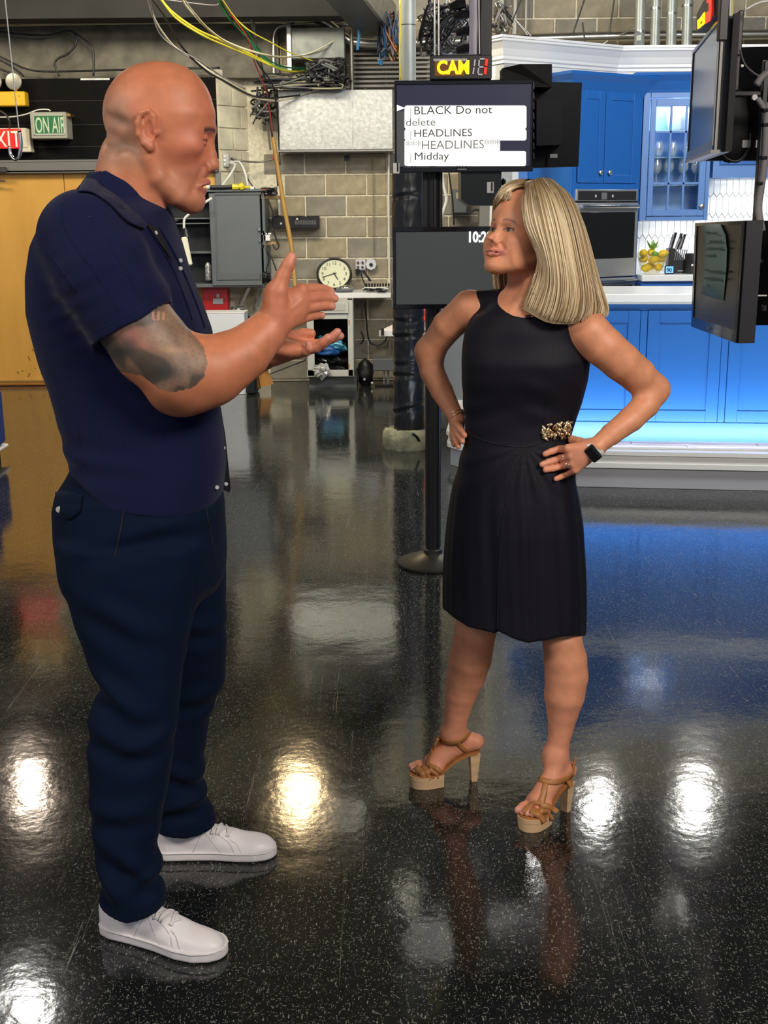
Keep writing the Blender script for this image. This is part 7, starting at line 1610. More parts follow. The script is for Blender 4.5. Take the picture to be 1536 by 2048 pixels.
# ---------------------------------------------------------------- sneakers
leather = M('white_leather', (.86, .82, .84), .42, bump=.05, bscale=300); rub = M('white_rubber', (.82, .79, .80), .5); seamw = M('stitch_grey', (.55, .52, .52), .6)
def shoe(heel, toe, side, label):
    heel = np.array([heel[0], heel[1], 0]); toe = np.array([toe[0], toe[1], 0]); Ls = np.linalg.norm(toe-heel); ex = (toe-heel)/Ls; ey = np.array([-ex[1], ex[0], 0]); R = np.stack([ex, ey, [0, 0, 1.0]], 1)
    root = MB(); k = Ls/.31
    us = np.array([0, .04, .12, .3, .5, .68, .82, .92, .975, 1.0])*Ls
    wi = np.array([.012, .026, .034, .034, .037, .046, .046, .036, .022, .006])*k*1.05
    cy = np.array([0, 0, 0, .001, .003, .004, .002, -.001, -.003, -.004])*side
    def outline(p):
        c = np.interp(p[:, 0], us, cy); w_ = np.interp(p[:, 0], us, wi); return np.maximum(np.abs(p[:, 1]-c)-w_, np.maximum(-p[:, 0], p[:, 0]-Ls))*.8
    S1 = SDF(); S1.raw(lambda p: np.sqrt(np.maximum(outline(p)+.006, 0)**2+np.maximum(np.maximum(.008-p[:, 2], p[:, 2]-.024)+.0, 0)**2)-.006, (Ls/2, 0, .015), Ls*.62, '+', 0)
    m = SDF(); transformed(m, S1, heel, R)
    lo = np.minimum(heel, toe)-.09; hi = np.maximum(heel, toe)+.09; lo[2] = -.01; hi[2] = .06
    V, Fq = m.mesh(lo, hi, .0032); V = relax(V, Fq, 1); V[:, 2] = np.maximum(V[:, 2], .0005)
    up_ = SDF()
    up_.ell((.055*k, 0, .045), (.052*k, .033*k, .060), k=.01)
    up_.loft([.02, .05, .075, .095, .105], [.055*k, .052*k, .052*k, .050*k, .050*k], 0, [.050*k, .050*k, .047*k, .043*k, .040*k], [.034*k, .035*k, .033*k, .030*k, .027*k], 2.2, k=.02, cap=.006)
    up_.ell((.14*k, .001*side, .030), (.09*k, .036*k, .052), k=.03)
    up_.ell((.215*k, .003*side, .022), (.085*k, .043*k, .038), k=.03)
    up_.ell((.26*k, .001*side, .022), (.045*k, .034*k, .028), k=.02)
    up_.cone((.10*k, 0, .085), (.20*k, .001*side, .050), .020, .016, k=.02)
    up_.raw(lambda p: .024-p[:, 2], (0, 0, 0), 99, '&', .002)
    up_.raw(lambda p: outline(p)+.002, (0, 0, 0), 99, '&', .004)
    # opening
    up_.ell((.055*k, 0, .115), (.045*k, .025*k, .030), k=.004, mode='-')
    # seam grooves
    for pts in (((.185*k, -1, .0), (.178*k, -1, .06)), ):
        pass
    for s in (-1, 1):
        up_.chain([(.222*k, s*.050*k, .024), (.208*k, s*.036*k, .052), (.19*k, s*.026*k, .060)], [.0016]*3, k=.001, mode='-')
        up_.chain([(.205*k, s*.050*k, .026), (.195*k, s*.034*k, .058), (.15*k, s*.026*k, .078), (.11*k, s*.026*k, .096)], [.0016]*4, k=.001, mode='-')
        up_.chain([(.10*k, s*.040*k, .026), (.125*k, s*.036*k, .060), (.14*k, s*.028*k, .082)], [.0012]*3, k=.001, mode='-')
    m2 = SDF(); transformed(m2, up_, heel, R); hi[2] = .125
    V2, F2 = m2.mesh(lo, hi, .0027)
    t = bpy.data.objects.new('sneaker', None)
    so = mesh_obj('sneaker', V2, F2, leather, man, label=label)
    mesh_obj('sole', V, Fq, rub, so)
    # foxing line
    mb = MB(); uu = np.linspace(.02, .985, 30)*Ls; pl = [[u, np.interp(u, us, cy)+np.interp(u, us, wi)*1.01, .0265] for u in uu]+[[u, np.interp(u, us, cy)-np.interp(u, us, wi)*1.01, .0265] for u in uu[::-1]]
    P = heel+np.array(pl)@R.T; mb.tube(P, .0022, 6, closed=True); mb.build('foxing_strip', rub, so, smooth=True)
    for s in (-1, 1):
        for ln_ in ([(.226, .052, .026), (.214, .040, .048), (.200, .026, .058)], [(.208, .052, .027), (.196, .040, .052), (.165, .030, .072), (.13, .028, .086)], [(.175, .050, .027), (.150, .042, .060), (.135, .032, .078)], [(.105, .045, .027), (.120, .040, .060), (.130, .032, .082)]):
            g_ = []
            for (u, v, z) in spline([(a*k, s*b*k, c) for a, b, c in ln_], 5):
                vv = np.linspace(s*.062*k, 0, 80); q = np.stack([np.full(80, u), vv, np.full(80, z)], 1); d = up_.ev(q); i = np.argmax(d < 0)
                if d[i] < 0: g_.append([u, vv[i]+s*.0002, z])
            if len(g_) > 2: MB().tube(heel+np.array(g_)@R.T, .0010, 5).build('stitch_line', seamw, so, smooth=True)
    # laces
    topf = lambda x, y: None
    def topz(u, v):
        zz = np.linspace(.14, .02, 80); q = np.stack([np.full(80, u), np.full(80, v), zz], 1); d = up_.ev(q); i = np.argmax(d < 0); return zz[i] if d[i] < 0 else .05
    for i in range(5):
        u = (.112+.019*i)*k; pts = []
        for v in np.linspace(-1, 1, 9):
            yy = v*.024*k; uu_ = u+.006*k*v*(1 if i % 2 else -1); pts.append([uu_, yy, topz(uu_, yy)+.0035])
        MB().tube(heel+np.array(pts)@R.T, .0028, 6).build('lace', M('lace_white', (.80, .78, .76), .7), so, smooth=True)
        pts = [[uu_+.016*k*(j/6), (-.024+.03*j/6)*k*1.0, 0] for j in range(7)] if False else [[u+.017*k*j/6, -side*0+(-.024+.020*j/6)*k, 0] for j in range(7)]
        pts = [[a, b, topz(a, b)+.0035] for a, b, _ in pts]; MB().tube(heel+np.array(pts)@R.T, .0026, 6).build('lace', M('lace_white'), so, smooth=True)
    for s in (-1, 1):
        pts = [[(.105+.01*j)*k, s*(.004+.006*j)*k+0, 0] for j in range(4)]; pts = [[a, b, topz(a, b)+.006+.002*math.sin(i)] for i, (a, b, _) in enumerate(pts)]; MB().tube(spline(heel+np.array(pts)@R.T, 4), .0026, 6).build('lace', M('lace_white'), so, smooth=True)
    return so
shoe(F(205, 1858), F(452, 1915), -1, None); shoe(F(306, 1712), F(554, 1708), 1, None)
# ================================================================== the woman
def female_head():
    h = SDF()
    h.ell((.004, 0, .030), (.092, .073, .088), k=.01); h.ell((.035, 0, .034), (.0715, .062, .078), k=.03)
    h.loft([.04, .0, -.025, -.05, -.072, -.09, -.108, -.122, -.134], [.030, .026, .026, .036, .042, .042, .046, .053, .056], 0,
           [.074, .075, .069, .057, .049, .044, .036, .026, .016], [.063, .061, .060, .057, .052, .046, .037, .028, .021], [2.1, 2.1, 2.1, 2.1, 2.0, 1.9, 1.9, 2.0, 2.1], k=.025, cap=.010)
    for s in (-1, 1):
        h.chain([(.0, s*.053, -.045), (.008, s*.050, -.068), (.040, s*.036, -.106), (.064, s*.011, -.117)], [.011, .011, .010, .012], k=.025)
        h.ell((.066, s*.040, -.034), (.024, .018, .019), k=.03); h.ell((.036, s*.046, -.060), (.038, .014, .040), k=.03)
        h.cone((.098, 0, .006), (.080, s*.038, .009), .0075, .0065, k=.016)
        h.ell((.112, s*.029, -.012), (.019, .018, .0105), k=.012, mode='-')
        h.ell((.0880, s*.0285, -.0052), (.0132, .0165, .0072), k=.003); h.ell((.0875, s*.0285, -.0208), (.0122, .0155, .0062), k=.003)
    h.cone((.088, 0, -.025), (.093, 0, -.052), .009, .0125, k=.018)
    h.chain([(.1020, 0, -.010), (.1090, 0, -.032), (.1175, 0, -.0495)], [.0052, .0062, .0080], k=.010)
    for s in (-1, 1):
        h.ball((.101, s*.0105, -.0555), .0066, k=.006); h.ball((.1055, s*.006, -.0625), .0028, k=.003, mode='-')
        h.chain([(.0975, 0, -.0800), (.0930, s*.016, -.0812), (.0800, s*.0330, -.0775)], [.0048, .0040, .0018], k=.006)
        h.chain([(.0950, 0, -.0915), (.0910, s*.015, -.0900), (.0800, s*.0310, -.0800)], [.0058, .0048, .0018], k=.006)
        h.chain([(.096, s*.017, -.056), (.087, s*.029, -.070)], [.0008, .0006], k=.010, mode='-')
        h.ell((-.004, s*.072, -.004), (.015, .008, .029), np.array(Matrix.Rotation(s*.3, 3, 'Z')), k=.008)
    h.ell((.096, 0, -.0857), (.020, .031, .0015), k=.0015, mode='-')
    h.ball((.066, 0, -.1175), .0155, k=.02)
    return h
YW_ = 3.12
wom = thing('person', 'blonde woman in a sleeveless dark navy dress and tan sandals, hands on her hips', 'person', tuple(F(985, 1610)))
al = math.radians(22); th_ = math.radians(52); fh = np.array([-math.sin(th_), -math.cos(th_), 0]); lw = np.cross([0, 0, 1.0], fh)
fw_ = math.cos(al)*fh+np.array([0, 0, math.sin(al)]); uw = -math.sin(al)*fh+np.array([0, 0, math.cos(al)]); Rw = np.stack([fw_, lw, uw], 1)
ZS = .84
def wlocal(V):
    L = ((V-Ow)@Rw).copy(); L[:, 0] -= .20*np.clip(-L[:, 2]-.018, 0, .12); L[:, 2] = np.where(L[:, 2] < 0, L[:, 2]/ZS, L[:, 2]); return L
off_ = Rw@np.array([.0985, .0285, -.0125*ZS]); Ow = W(1017, 459, YW_+off_[1])-off_
wb = SDF()
trow = [(640, 940, 1160, 3.12, .088), (680, 934, 1168, 3.12, .105), (720, 930, 1172, 3.11, .112), (760, 930, 1166, 3.11, .105), (800, 932, 1156, 3.12, .10), (850, 936, 1142, 3.12, .095)]
rowsloft(wb, trow, k=.02, grow=-.006)
wb.cone(W(1052, 618, 3.12), W(945, 618, 3.19), .052, .040, k=.03); wb.cone(W(1060, 622, 3.11), W(1178, 662, 3.045), .052, .043, k=.03)
wb.ell(W(1045, 650, 3.09), (.10, .075, .07), k=.04)
nb_ = Ow+Rw@np.array([-.022, 0, -.06]); wb.cone(nb_, W(1050, 612, 3.13), .047, .048, k=.025)
wb.chain([Ow+Rw@np.array([-.01, .045, -.06]), W(1046, 600, 3.04), W(1034, 622, 3.045)], [.010, .011, .010], k=.03)
# her right arm, behind the hip
arm(wb, [W(937, 616, 3.19), W(896, 652, 3.22), W(860, 702, 3.26)], [.044, .042, .035], k=.028)
arm(wb, [W(858, 704, 3.26), W(864, 742, 3.25), W(884, 783, 3.22), W(914, 838, 3.17)], [.035, .0335, .0300, .0205], k=.028)
wb.ell(W(914, 862, 3.175), (.020, .030, .030), k=.02)
for pts, rs in (([(914, 848, 3.15), (922, 860, 3.115), (930, 871, 3.09)], (.011, .0095, .0075)), ([(912, 858, 3.15), (918, 872, 3.115), (925, 883, 3.09)], (.011, .0092, .0075)), ([(909, 866, 3.15), (912, 881, 3.12), (917, 893, 3.10)], (.0105, .009, .0072)), ([(905, 868, 3.16), (906, 880, 3.14), (908, 890, 3.13)], (.0095, .008, .0065))): wb.chain([W(*q) for q in pts], rs, k=.003)
# her left arm
arm(wb, [W(1176, 662, 3.045), W(1208, 694, 3.04), W(1243, 724, 3.05), W(1276, 751, 3.07), W(1309, 778, 3.09)], [.047, .0510, .0490, .0455, .034], k=.026)
arm(wb, [W(1310, 780, 3.09), W(1292, 809, 3.06), W(1262, 838, 3.03), W(1223, 868, 3.0), W(1194, 892, 2.985)], [.034, .0345, .0325, .0275, .0225], k=.026)
# dress first (hand rests on it)
dr_ = SDF()
drow = [(632, 946, 1150, 3.125, .075), (655, 931, 1163, 3.12, .100), (690, 926, 1172, 3.115, .115), (720, 924, 1179, 3.11, .122), (760, 924, 1175, 3.11, .116), (800, 926, 1165, 3.12, .107), (840, 930, 1151, 3.12, .102), (870, 932, 1141, 3.12, .104), (900, 926, 1143, 3.12, .112), (945, 912, 1150, 3.12, .125), (1000, 901, 1158, 3.12, .135), (1050, 894, 1166, 3.12, .14), (1100, 889, 1169, 3.12, .14), (1150, 887, 1171, 3.12, .14), (1200, 886, 1171, 3.12, .14), (1260, 886, 1170, 3.12, .142), (1310, 886, 1170, 3.12, .142)]
rowsloft(dr_, drow, k=.02, n=2.25, cap=.01)
dr_.cone(W(1052, 620, 3.12), W(962, 612, 3.18), .056, .042, k=.03); dr_.cone(W(1060, 624, 3.11), W(1150, 655, 3.06), .056, .046, k=.03); dr_.ell(W(1045, 652, 3.09), (.104, .080, .074), k=.04)
def dress_disp(p):
    X0 = W(1030, 1000, 3.12)[0]; z = p[:, 2]; zw = W(1040, 890, 3.12)[2]; a = np.arctan2(p[:, 1]-3.12, p[:, 0]-X0)
    w_ = sstep(0, .25, zw-z); d = w_*(.0026*np.sin(a*7+.6)+.0012*np.sin(a*15+2+4*z)+.0010*np.sin(a*25+z*9))
    s_ = sstep(.12, .0, np.abs(z-(zw-.07))); q = W(1050, 893, 3.0); d = d+.0022*np.sin(np.arctan2(q[2]-z, p[:, 0]-q[0])*16)*s_
    q = W(1090, 800, 3.0); d = d+.002*np.sin((z-q[2]+.5*(p[:, 0]-q[0]))/.012)*np.exp(-(((p[:, 0]-q[0])/.07)**2+((z-q[2])/.06)**2))
    q = W(960, 830, 3.0); d = d+.002*np.sin((z-q[2]-.3*(p[:, 0]-q[0]))/.011)*np.exp(-(((p[:, 0]-q[0])/.07)**2+((z-q[2])/.05)**2))
    d = d+.0012*nz3(p, 8, 9)
    return -d
dr_.raw(dress_disp, (0, 0, 0), 99, 'd', 0)
# neckline, armholes
dr_.ell(W(1046, 588, 3.06), (.070, .10, .060), np.array(Matrix.Rotation(math.radians(16), 3, 'Y')), k=.002, mode='-')
dr_.chain([W(1200, 640, 3.0), W(1186, 690, 2.99), W(1170, 712, 2.99)], [.050, .036, .024], k=.002, mode='-'); dr_.chain([W(905, 600, 3.19), W(905, 650, 3.19)], [.042, .03], k=.002, mode='-')
hq = [(870, 1205), (890, 1218), (905, 1232), (936, 1253), (990, 1267), (996, 1262), (1028, 1278), (1056, 1286), (1098, 1280), (1126, 1273), (1165, 1272), (1190, 1272)]
hX_ = np.array([W(x, y, 2.99)[0] for x, y in hq]); hZ_ = np.array([W(x, y, 2.99)[2] for x, y in hq])
dr_.raw(lambda p: np.interp(p[:, 0]*2.99/np.maximum(p[:, 1], 2.9)*1.0, hX_, hZ_)-(np.clip(p[:, 1], 2.97, 3.14)-2.99)*.36-p[:, 2], (0, 0, 0), 99, '&', .002)
dr_.loft([W(1030, 1330, 3.12)[2], W(1030, 1240, 3.12)[2]-.02], W(1028, 1260, 3.12)[0], 3.12, .165, .125, 2.3, k=.006, mode='-', cap=.003)
cdress = cloth_mat('dress_midnight', (.0036, .0032, .0100), .62, .03, .25, 1500, .28)
V, Fq = dr_.mesh((.14, 2.85, .35), (.65, 3.4, 1.52), .0042); V = relax(V, Fq, 1)
# left hand on the hip
def onD(pts, off): return [h if h is not None else W(q[0], q[1], 3.0) for q, h in zip(pts, hitv(dr_, pts, off))]
wl_ = W(1192, 894, 2.985)
kn2p = [(1136, 897), (1142, 912), (1145, 927), (1151, 940)]; kn2 = [W(x, y, 2.985) for x, y in kn2p]
fgs = [([(1136, 897), (1118, 898), (1102, 903), (1090, 908)], (.0100, .0090, .0086, .0074)), ([(1142, 912), (1118, 917), (1098, 924), (1084, 929)], (.0105, .0092, .0088, .0076)), ([(1145, 927), (1123, 932), (1105, 937), (1091, 940)], (.0102, .0088, .0084, .0074)), ([(1151, 940), (1135, 948), (1123, 953), (1112, 958)], (.0094, .0080, .0076, .0068))]
for q, r_ in zip(kn2, (.0115, .0115, .0112, .0105)): wb.cone(wl_, q, .0195, r_, k=.010)
wb.ell(W(1165, 913, 2.985), (.024, .014, .022), k=.012)
fpos = []
for (pts, rs), kq in zip(fgs, kn2):
    Hs = onD(pts[1:], .009); ys = [kq]+[W(q[0], q[1], min(h[1], 3.03)) for q, h in zip(pts[1:], Hs)]; fpos.append(ys); wb.chain(ys, rs, k=.003)
wb.chain([W(1180, 892, 2.99), W(1160, 885, 3.02), W(1145, 880, 3.05)], [.0165, .013, .012], k=.012)
# legs
wb.chain([W(958, 1215, 3.17), W(951, 1262, 3.165), W(941, 1315, 3.20), W(932, 1350, 3.225), W(922, 1385, 3.235), W(914, 1425, 3.245), W(907, 1462, 3.255)], [.060, .0575, .0600, .056, .0460, .0365, .035], k=.03)
wb.chain([W(1120, 1230, 3.12), W(1125, 1284, 3.085), W(1131, 1320, 3.085), W(1133, 1352, 3.085), W(1129, 1390, 3.08), W(1125, 1425, 3.08), W(1121, 1462, 3.075), W(1113, 1505, 3.07)], [.056, .0535, .0580, .0590, .0550, .0430, .0330, .030], k=.03)
# feet in sandals
def foot(hpx, tpx, ank, hz, lab, mir):
    H_ = F(*hpx); T_ = F(*tpx); Ls = np.linalg.norm(T_-H_); ex = (T_-H_)/Ls; ey = np.array([-ex[1], ex[0], 0])*mir
    P = lambda x, y, z: H_+ex*x*Ls+ey*y+np.array([0, 0, z])
    wb.chain([ank, P(.10, 0, hz+.035), P(-.02, 0, hz+.026)], [.028, .022, .0195], k=.02)
    wb.chain([P(.0, 0, hz+.024), P(.35, .0, hz*.75+.030), P(.66, -.004, .062)], [.020, .022, .023], k=.02)
    wb.chain([ank, P(.35, .004, hz*.8+.050), P(.66, .008, .072)], [.029, .023, .020], k=.025)
    wb.cone(P(.62, -.022, .054), P(.66, .022, .058), .016, .019, k=.02)
    for i, (y, xl, r_) in enumerate(((.026, .965, .0105), (.010, .965, .0082), (-.004, .94, .0078), (-.017, .905, .0074), (-.028, .865, .0070))):
        wb.chain([P(.70, y*.9, .056), P(xl-.10, y, .056), P(xl, y, .050)], [r_*1.15, r_*1.05, r_], k=.004)
    return P, Ls, ex, ey
PA = foot((950, 1560), (822, 1572), W(905, 1465, 3.26), .098, 'a', -1)
PB = foot((1133, 1620), (1046, 1662), W(1110, 1512, 3.07), .098, 'b', -1)
def put_head(m):
    for o in female_head().ops:
        g = (lambda f: (lambda p: f(wlocal(p))*.93))(o.f); c = o.c.copy(); c[2] *= ZS if c[2] < 0 else 1; m.ops.append(Op(g, Ow+Rw@c, o.r, o.mode, o.k))
put_head(wb)
tt_ = time.time()
Vb, Fb = wb.mesh((.02, 2.75, .0), (.86, 3.5, 1.85), .0027)
# drop skin hidden under the dress
zc = Vb[Fb].mean(1); dd = dr_.ev(zc); keep = ~((dd < -.012)); Fb = Fb[keep]
px, py = projv(Vb); L_ = wlocal(Vb); C3 = np.tile(np.array([.76, .325, .175]), (len(Vb), 1)); hd = L_[:, 2] > -.145
tint(g3(L_, (.075, .045, -.035), (.025, .025, .022))*hd, (.80, .30, .18), .6); tint(g3(L_, (.11, 0, -.05), (.02, .015, .015))*hd, (.80, .34, .22), .5)
ay0 = np.abs(L_[:, 1]); lip = hd*(ay0 < .033)*(np.exp(-((L_[:, 2]+.0802-3*ay0**2)/.0036)**2)+np.exp(-((L_[:, 2]+.0912-9*ay0**2)/.0046)**2))*(L_[:, 0] > .078); tint(lip, (.62, .20, .20), .85)
tint(hd*(ay0 < .033)*np.exp(-((L_[:, 2]+.0857-6.5*ay0**2)/.0012)**2)*(L_[:, 0] > .08), (.22, .05, .05), .9)
ay = np.abs(L_[:, 1]); brow = hd*sstep(.010, .016, ay)*sstep(.052, .040, ay)*np.exp(-((L_[:, 2]-(.0118-16*(ay-.027)**2))/(.0030-.025*np.maximum(ay-.03, 0)))**2)*(L_[:, 0] > .05); tint(brow, (.15, .075, .04), .85)
liner = hd*(np.abs(ay-.0285) < .016)*np.exp(-((L_[:, 2]-(-.0072-(ay-.0285)**2*24))/.0026)**2)*(L_[:, 0] > .080); tint(liner, (.03, .02, .02), .95)
shad = hd*g3(np.stack([ay, L_[:, 2]], 1), (.0285, -.002), (.016, .006))*(L_[:, 0] > .08); tint(shad, (.34, .15, .10), .55)
tint(hd*g3(np.stack([ay, L_[:, 2]], 1), (.0285, -.0180), (.014, .0016))*(L_[:, 0] > .083), (.12, .07, .05), .6)
for fp in fpos: q = fp[-1]; tint(np.exp(-((Vb-q)**2).sum(1)/.007**2), (.85, .42, .34), .6)
hnd = (px > 1075) & (px < 1190) & (py > 880) & (py < 965) & (Vb[:, 1] < 3.05); tint(hnd*1.0, (.80, .33, .23), .4)
tint(sstep(.75, .1, Vb[:, 2]), (.72, .30, .185), .6)
for PF in (PA, PB):
    P = PF[0]
    for (y, xl) in ((.026, .975), (.010, .975), (-.004, .95), (-.017, .915), (-.028, .875)):
        q = P(xl, y, .057); tint(np.exp(-((Vb-q)**2).sum(1)/.0062**2), (.90, .48, .45), .9)
wbody = mesh_obj('body', Vb, Fb, SKIN, wom, C3); print('woman', len(Vb), time.time()-tt_)
dress = mesh_obj('dress', V, Fq, cdress, wom)
irg = M('iris_hazel', (.06, .055, .025), .12)
for s in (-1, 1): eye(wom, Ow, Rw, (.0885, s*.0285, -.0122*ZS), .0116, (1, .10, .02), irg)
# dress details
sd = M('dress_seam', (.003, .003, .007), .6)
for pts in ([(1052, 890), (1034, 925), (1018, 975), (1006, 1040), (999, 1110), (996, 1190), (994, 1262)], [(934, 866), (975, 884), (1020, 892), (1052, 893), (1085, 884)]): surf_tube(dr_, pts, .0020, .0003).build('wrap_edge', sd, dress, smooth=True)
for pts in ([(1118, 600), (1110, 680), (1096, 760), (1085, 850)],): surf_tube(dr_, pts, .0010, .0).build('bodice_seam', sd, dress, smooth=True)
# gold leaf ornament at the waist
gold = M('antique_gold', (.80, .64, .40), .30, .85); go2 = M('dark_gold', (.42, .28, .14), .3, .85)
rr = np.random.RandomState(6); Q = []; 
for k in range(64): Q.append((1084+rr.rand()*60, 846+rr.rand()*29))
Q = [(x, y-(x-1086)*.12+4) for x, y in Q]; Hs = hitv(dr_, Q, .004)
orn = None
for (x, y), h in zip(Q, Hs):
    if h is None: continue
    mb = MB(); R_ = np.array(Euler((rr.uniform(-.6, .6), rr.uniform(-1.5, 1.5), rr.uniform(-.6, .6))).to_matrix()); mb.sphere(h+np.array([0, -.003*rr.rand(), 0]), (.0042, .0026, .0085), 8, 6, R_)
    o = mb.build('gold_leaf', gold if rr.rand() < .7 else go2, dress, smooth=True)
# mic clip at the neckline
mb = MB(); h = hitv(dr_, [(1056, 633)], .004)[0]; h = h if h is not None else W(1056, 633, 3.0); mb.box(h, (.012, .01, .008), bev=.002); mb.tube(spline([h, h+np.array([.008, -.004, .004]), h+np.array([.014, -.004, .001]), h+np.array([.020, 0, -.004])], 5), .0014, 6); mb.build('microphone_clip', black, dress)
# watch
wn = W(1184, 909, 2.985)-(wl_-W(1240, 858, 3.0))*0; Fx = W(1222, 869, 3.0)-W(1180, 903, 2.985); Fx /= np.linalg.norm(Fx); vd = CAMP-W(1185, 908, 2.97); vd /= np.linalg.norm(vd); vd = vd-Fx*(vd@Fx); vd /= np.linalg.norm(vd); side_ = np.cross(vd, Fx)
cw_ = W(1187, 899, 2.985); mb = MB(); ring = []
for a in np.arange(36)/36*2*math.pi: ring.append([cw_+side_*math.cos(a)*rr_*1.08+vd*math.sin(a)*rr_+Fx*w_ for (rr_, w_) in ((.0248, -.013), (.0266, -.012), (.0266, .012), (.0248, .013))])
mb.grid(np.array(ring), closed_u=True, closed_v=True); wt = mb.build('wrist_watch', M('white_strap', (.80, .79, .76), .4), wom, smooth=40.)
cc_ = W(1186, 907, 2.954); Rw2 = Matrix(np.stack([side_, Fx, vd], 1).tolist()).to_euler()
MB().box(cc_, (.042, .037, .011), rot=Rw2, bev=.004).build('watch_case', M('watch_alu', (.05, .05, .055), .25, .6), wt); MB().box(cc_+vd*.0035, (.040, .035, .006), rot=Rw2, bev=.0028).build('watch_glass', M('watch_black', (.004, .004, .006), .05, coat=.5), wt)
# rings, bracelet, earring
silver = M('silver', (.85, .82, .80), .15, 1.0)
for fi, t_, nm in ((1, .42, 'ring'), (2, .30, 'ring')):
    a, b = fpos[fi][0], fpos[fi][1]; c = a*(1-t_)+b*t_; ax_ = (b-a)/np.linalg.norm(b-a); MB().lathe(c, [(.0106, -.0018), (.0118, -.0012), (.0118, .0012), (.0106, .0018)], ax_, 24).build(nm, silver, wom, smooth=40.)
    if fi == 2: q = CAMP-c; q /= np.linalg.norm(q); MB().sphere(c+q*.0130, .0032, 10, 8).build('ring_stone', white, wom)
a, b = W(914, 838, 3.17), W(884, 783, 3.22); ax_ = (b-a)/np.linalg.norm(b-a)
for t_ in (.06, .16): MB().lathe(a+(b-a)*t_+np.array([.003, 0, 0]), [(.0232, -.0014), (.0252, 0), (.0232, .0014)], ax_, 28).build('bracelet', gold, wom, smooth=True)
c = W(1081, 566, 2.985); mb = MB(); mb.tube([c+np.array([.020*math.cos(a), .003*math.sin(a), .030*math.sin(a)]) for a in np.arange(28)/28*2*math.pi], .0011, 6, closed=True); mb.build('hoop_earring', gold, wom, smooth=True)
# ---------------------------------------------------------------- hair
G_ = [[(1052, 374, 3.05), (1045, 398, 3.015), (1046, 430, 2.995), (1053, 459, 2.985), (1066, 484, 2.985), (1077, 509, 2.99), (1075, 538, 3.0), (1061, 578, 3.005), (1044, 618, 3.01)],
      [(1060, 365, 3.05), (1059, 396, 3.005), (1064, 432, 2.98), (1073, 465, 2.972), (1086, 500, 2.968), (1094, 535, 2.97), (1092, 568, 2.975), (1082, 602, 2.98), (1069, 633, 2.985)],
      [(1072, 358, 3.06), (1084, 388, 3.00), (1095, 430, 2.97), (1104, 470, 2.96), (1112, 512, 2.955), (1117, 552, 2.955), (1116, 590, 2.96), (1108, 622, 2.968), (1098, 646, 2.975)],
      [(1086, 356, 3.08), (1108, 385, 3.02), (1124, 428, 2.99), (1134, 470, 2.98), (1142, 514, 2.97), (1149, 555, 2.968), (1151, 593, 2.97), (1145, 627, 2.975), (1134, 649, 2.98)],
      [(1096, 357, 3.10), (1126, 386, 3.06), (1144, 430, 3.035), (1155, 473, 3.02), (1164, 517, 3.015), (1172, 557, 3.01), (1177, 593, 3.005), (1175, 625, 3.005), (1165, 646, 3.01)],
      [(1100, 359, 3.13), (1134, 389, 3.11), (1154, 433, 3.09), (1167, 477, 3.08), (1177, 520, 3.075), (1187, 560, 3.07), (1196, 594, 3.06), (1201, 621, 3.055), (1193, 640, 3.05)],
      [(1100, 361, 3.16), (1137, 392, 3.17), (1159, 438, 3.17), (1172, 482, 3.165), (1183, 526, 3.16), (1194, 566, 3.15), (1206, 600, 3.13), (1211, 623, 3.12), (1204, 638, 3.11)],
      [(1094, 361, 3.19), (1127, 392, 3.23), (1148, 438, 3.25), (1159, 482, 3.25), (1168, 526, 3.25), (1178, 566, 3.24), (1186, 598, 3.22), (1188, 620, 3.21), (1184, 636, 3.20)],
      [(1080, 360, 3.19), (1098, 392, 3.26), (1110, 438, 3.29), (1116, 482, 3.30), (1120, 526, 3.30), (1124, 566, 3.29), (1128, 598, 3.28), (1130, 616, 3.27), (1130, 630, 3.26)],
      [(1064, 359, 3.18), (1062, 386, 3.24), (1062, 430, 3.27), (1062, 474, 3.28), (1058, 516, 3.28), (1050, 552, 3.27), (1044, 580, 3.26), (1040, 600, 3.25), (1038, 612, 3.24)],
      [(1054, 359, 3.15), (1034, 370, 3.20), (1018, 396, 3.23), (1010, 434, 3.245), (1006, 474, 3.245), (1001, 512, 3.235), (999, 545, 3.225), (1001, 568, 3.215), (1006, 590, 3.20)],
      [(1050, 361, 3.12), (1022, 367, 3.15), (1003, 384, 3.175), (994, 408, 3.19), (990, 436, 3.205), (991, 478, 3.21), (990, 522, 3.205), (989, 555, 3.20), (996, 588, 3.185)]]
G_ += [[(1049, 360, 3.09), (1030, 364, 3.10), (1013, 372, 3.11), (1001, 384, 3.13), (995, 397, 3.15), (992, 412, 3.19), (991, 430, 3.22), (991, 460, 3.24), (994, 490, 3.25)], [(1047, 372, 3.05), (1036, 374, 3.06), (1025, 378, 3.07), (1014, 386, 3.09), (1005, 396, 3.12), (999, 407, 3.15), (996, 420, 3.19), (995, 436, 3.23), (996, 455, 3.25)]]
GW = np.array([[W(*p) for p in g] for g in G_])
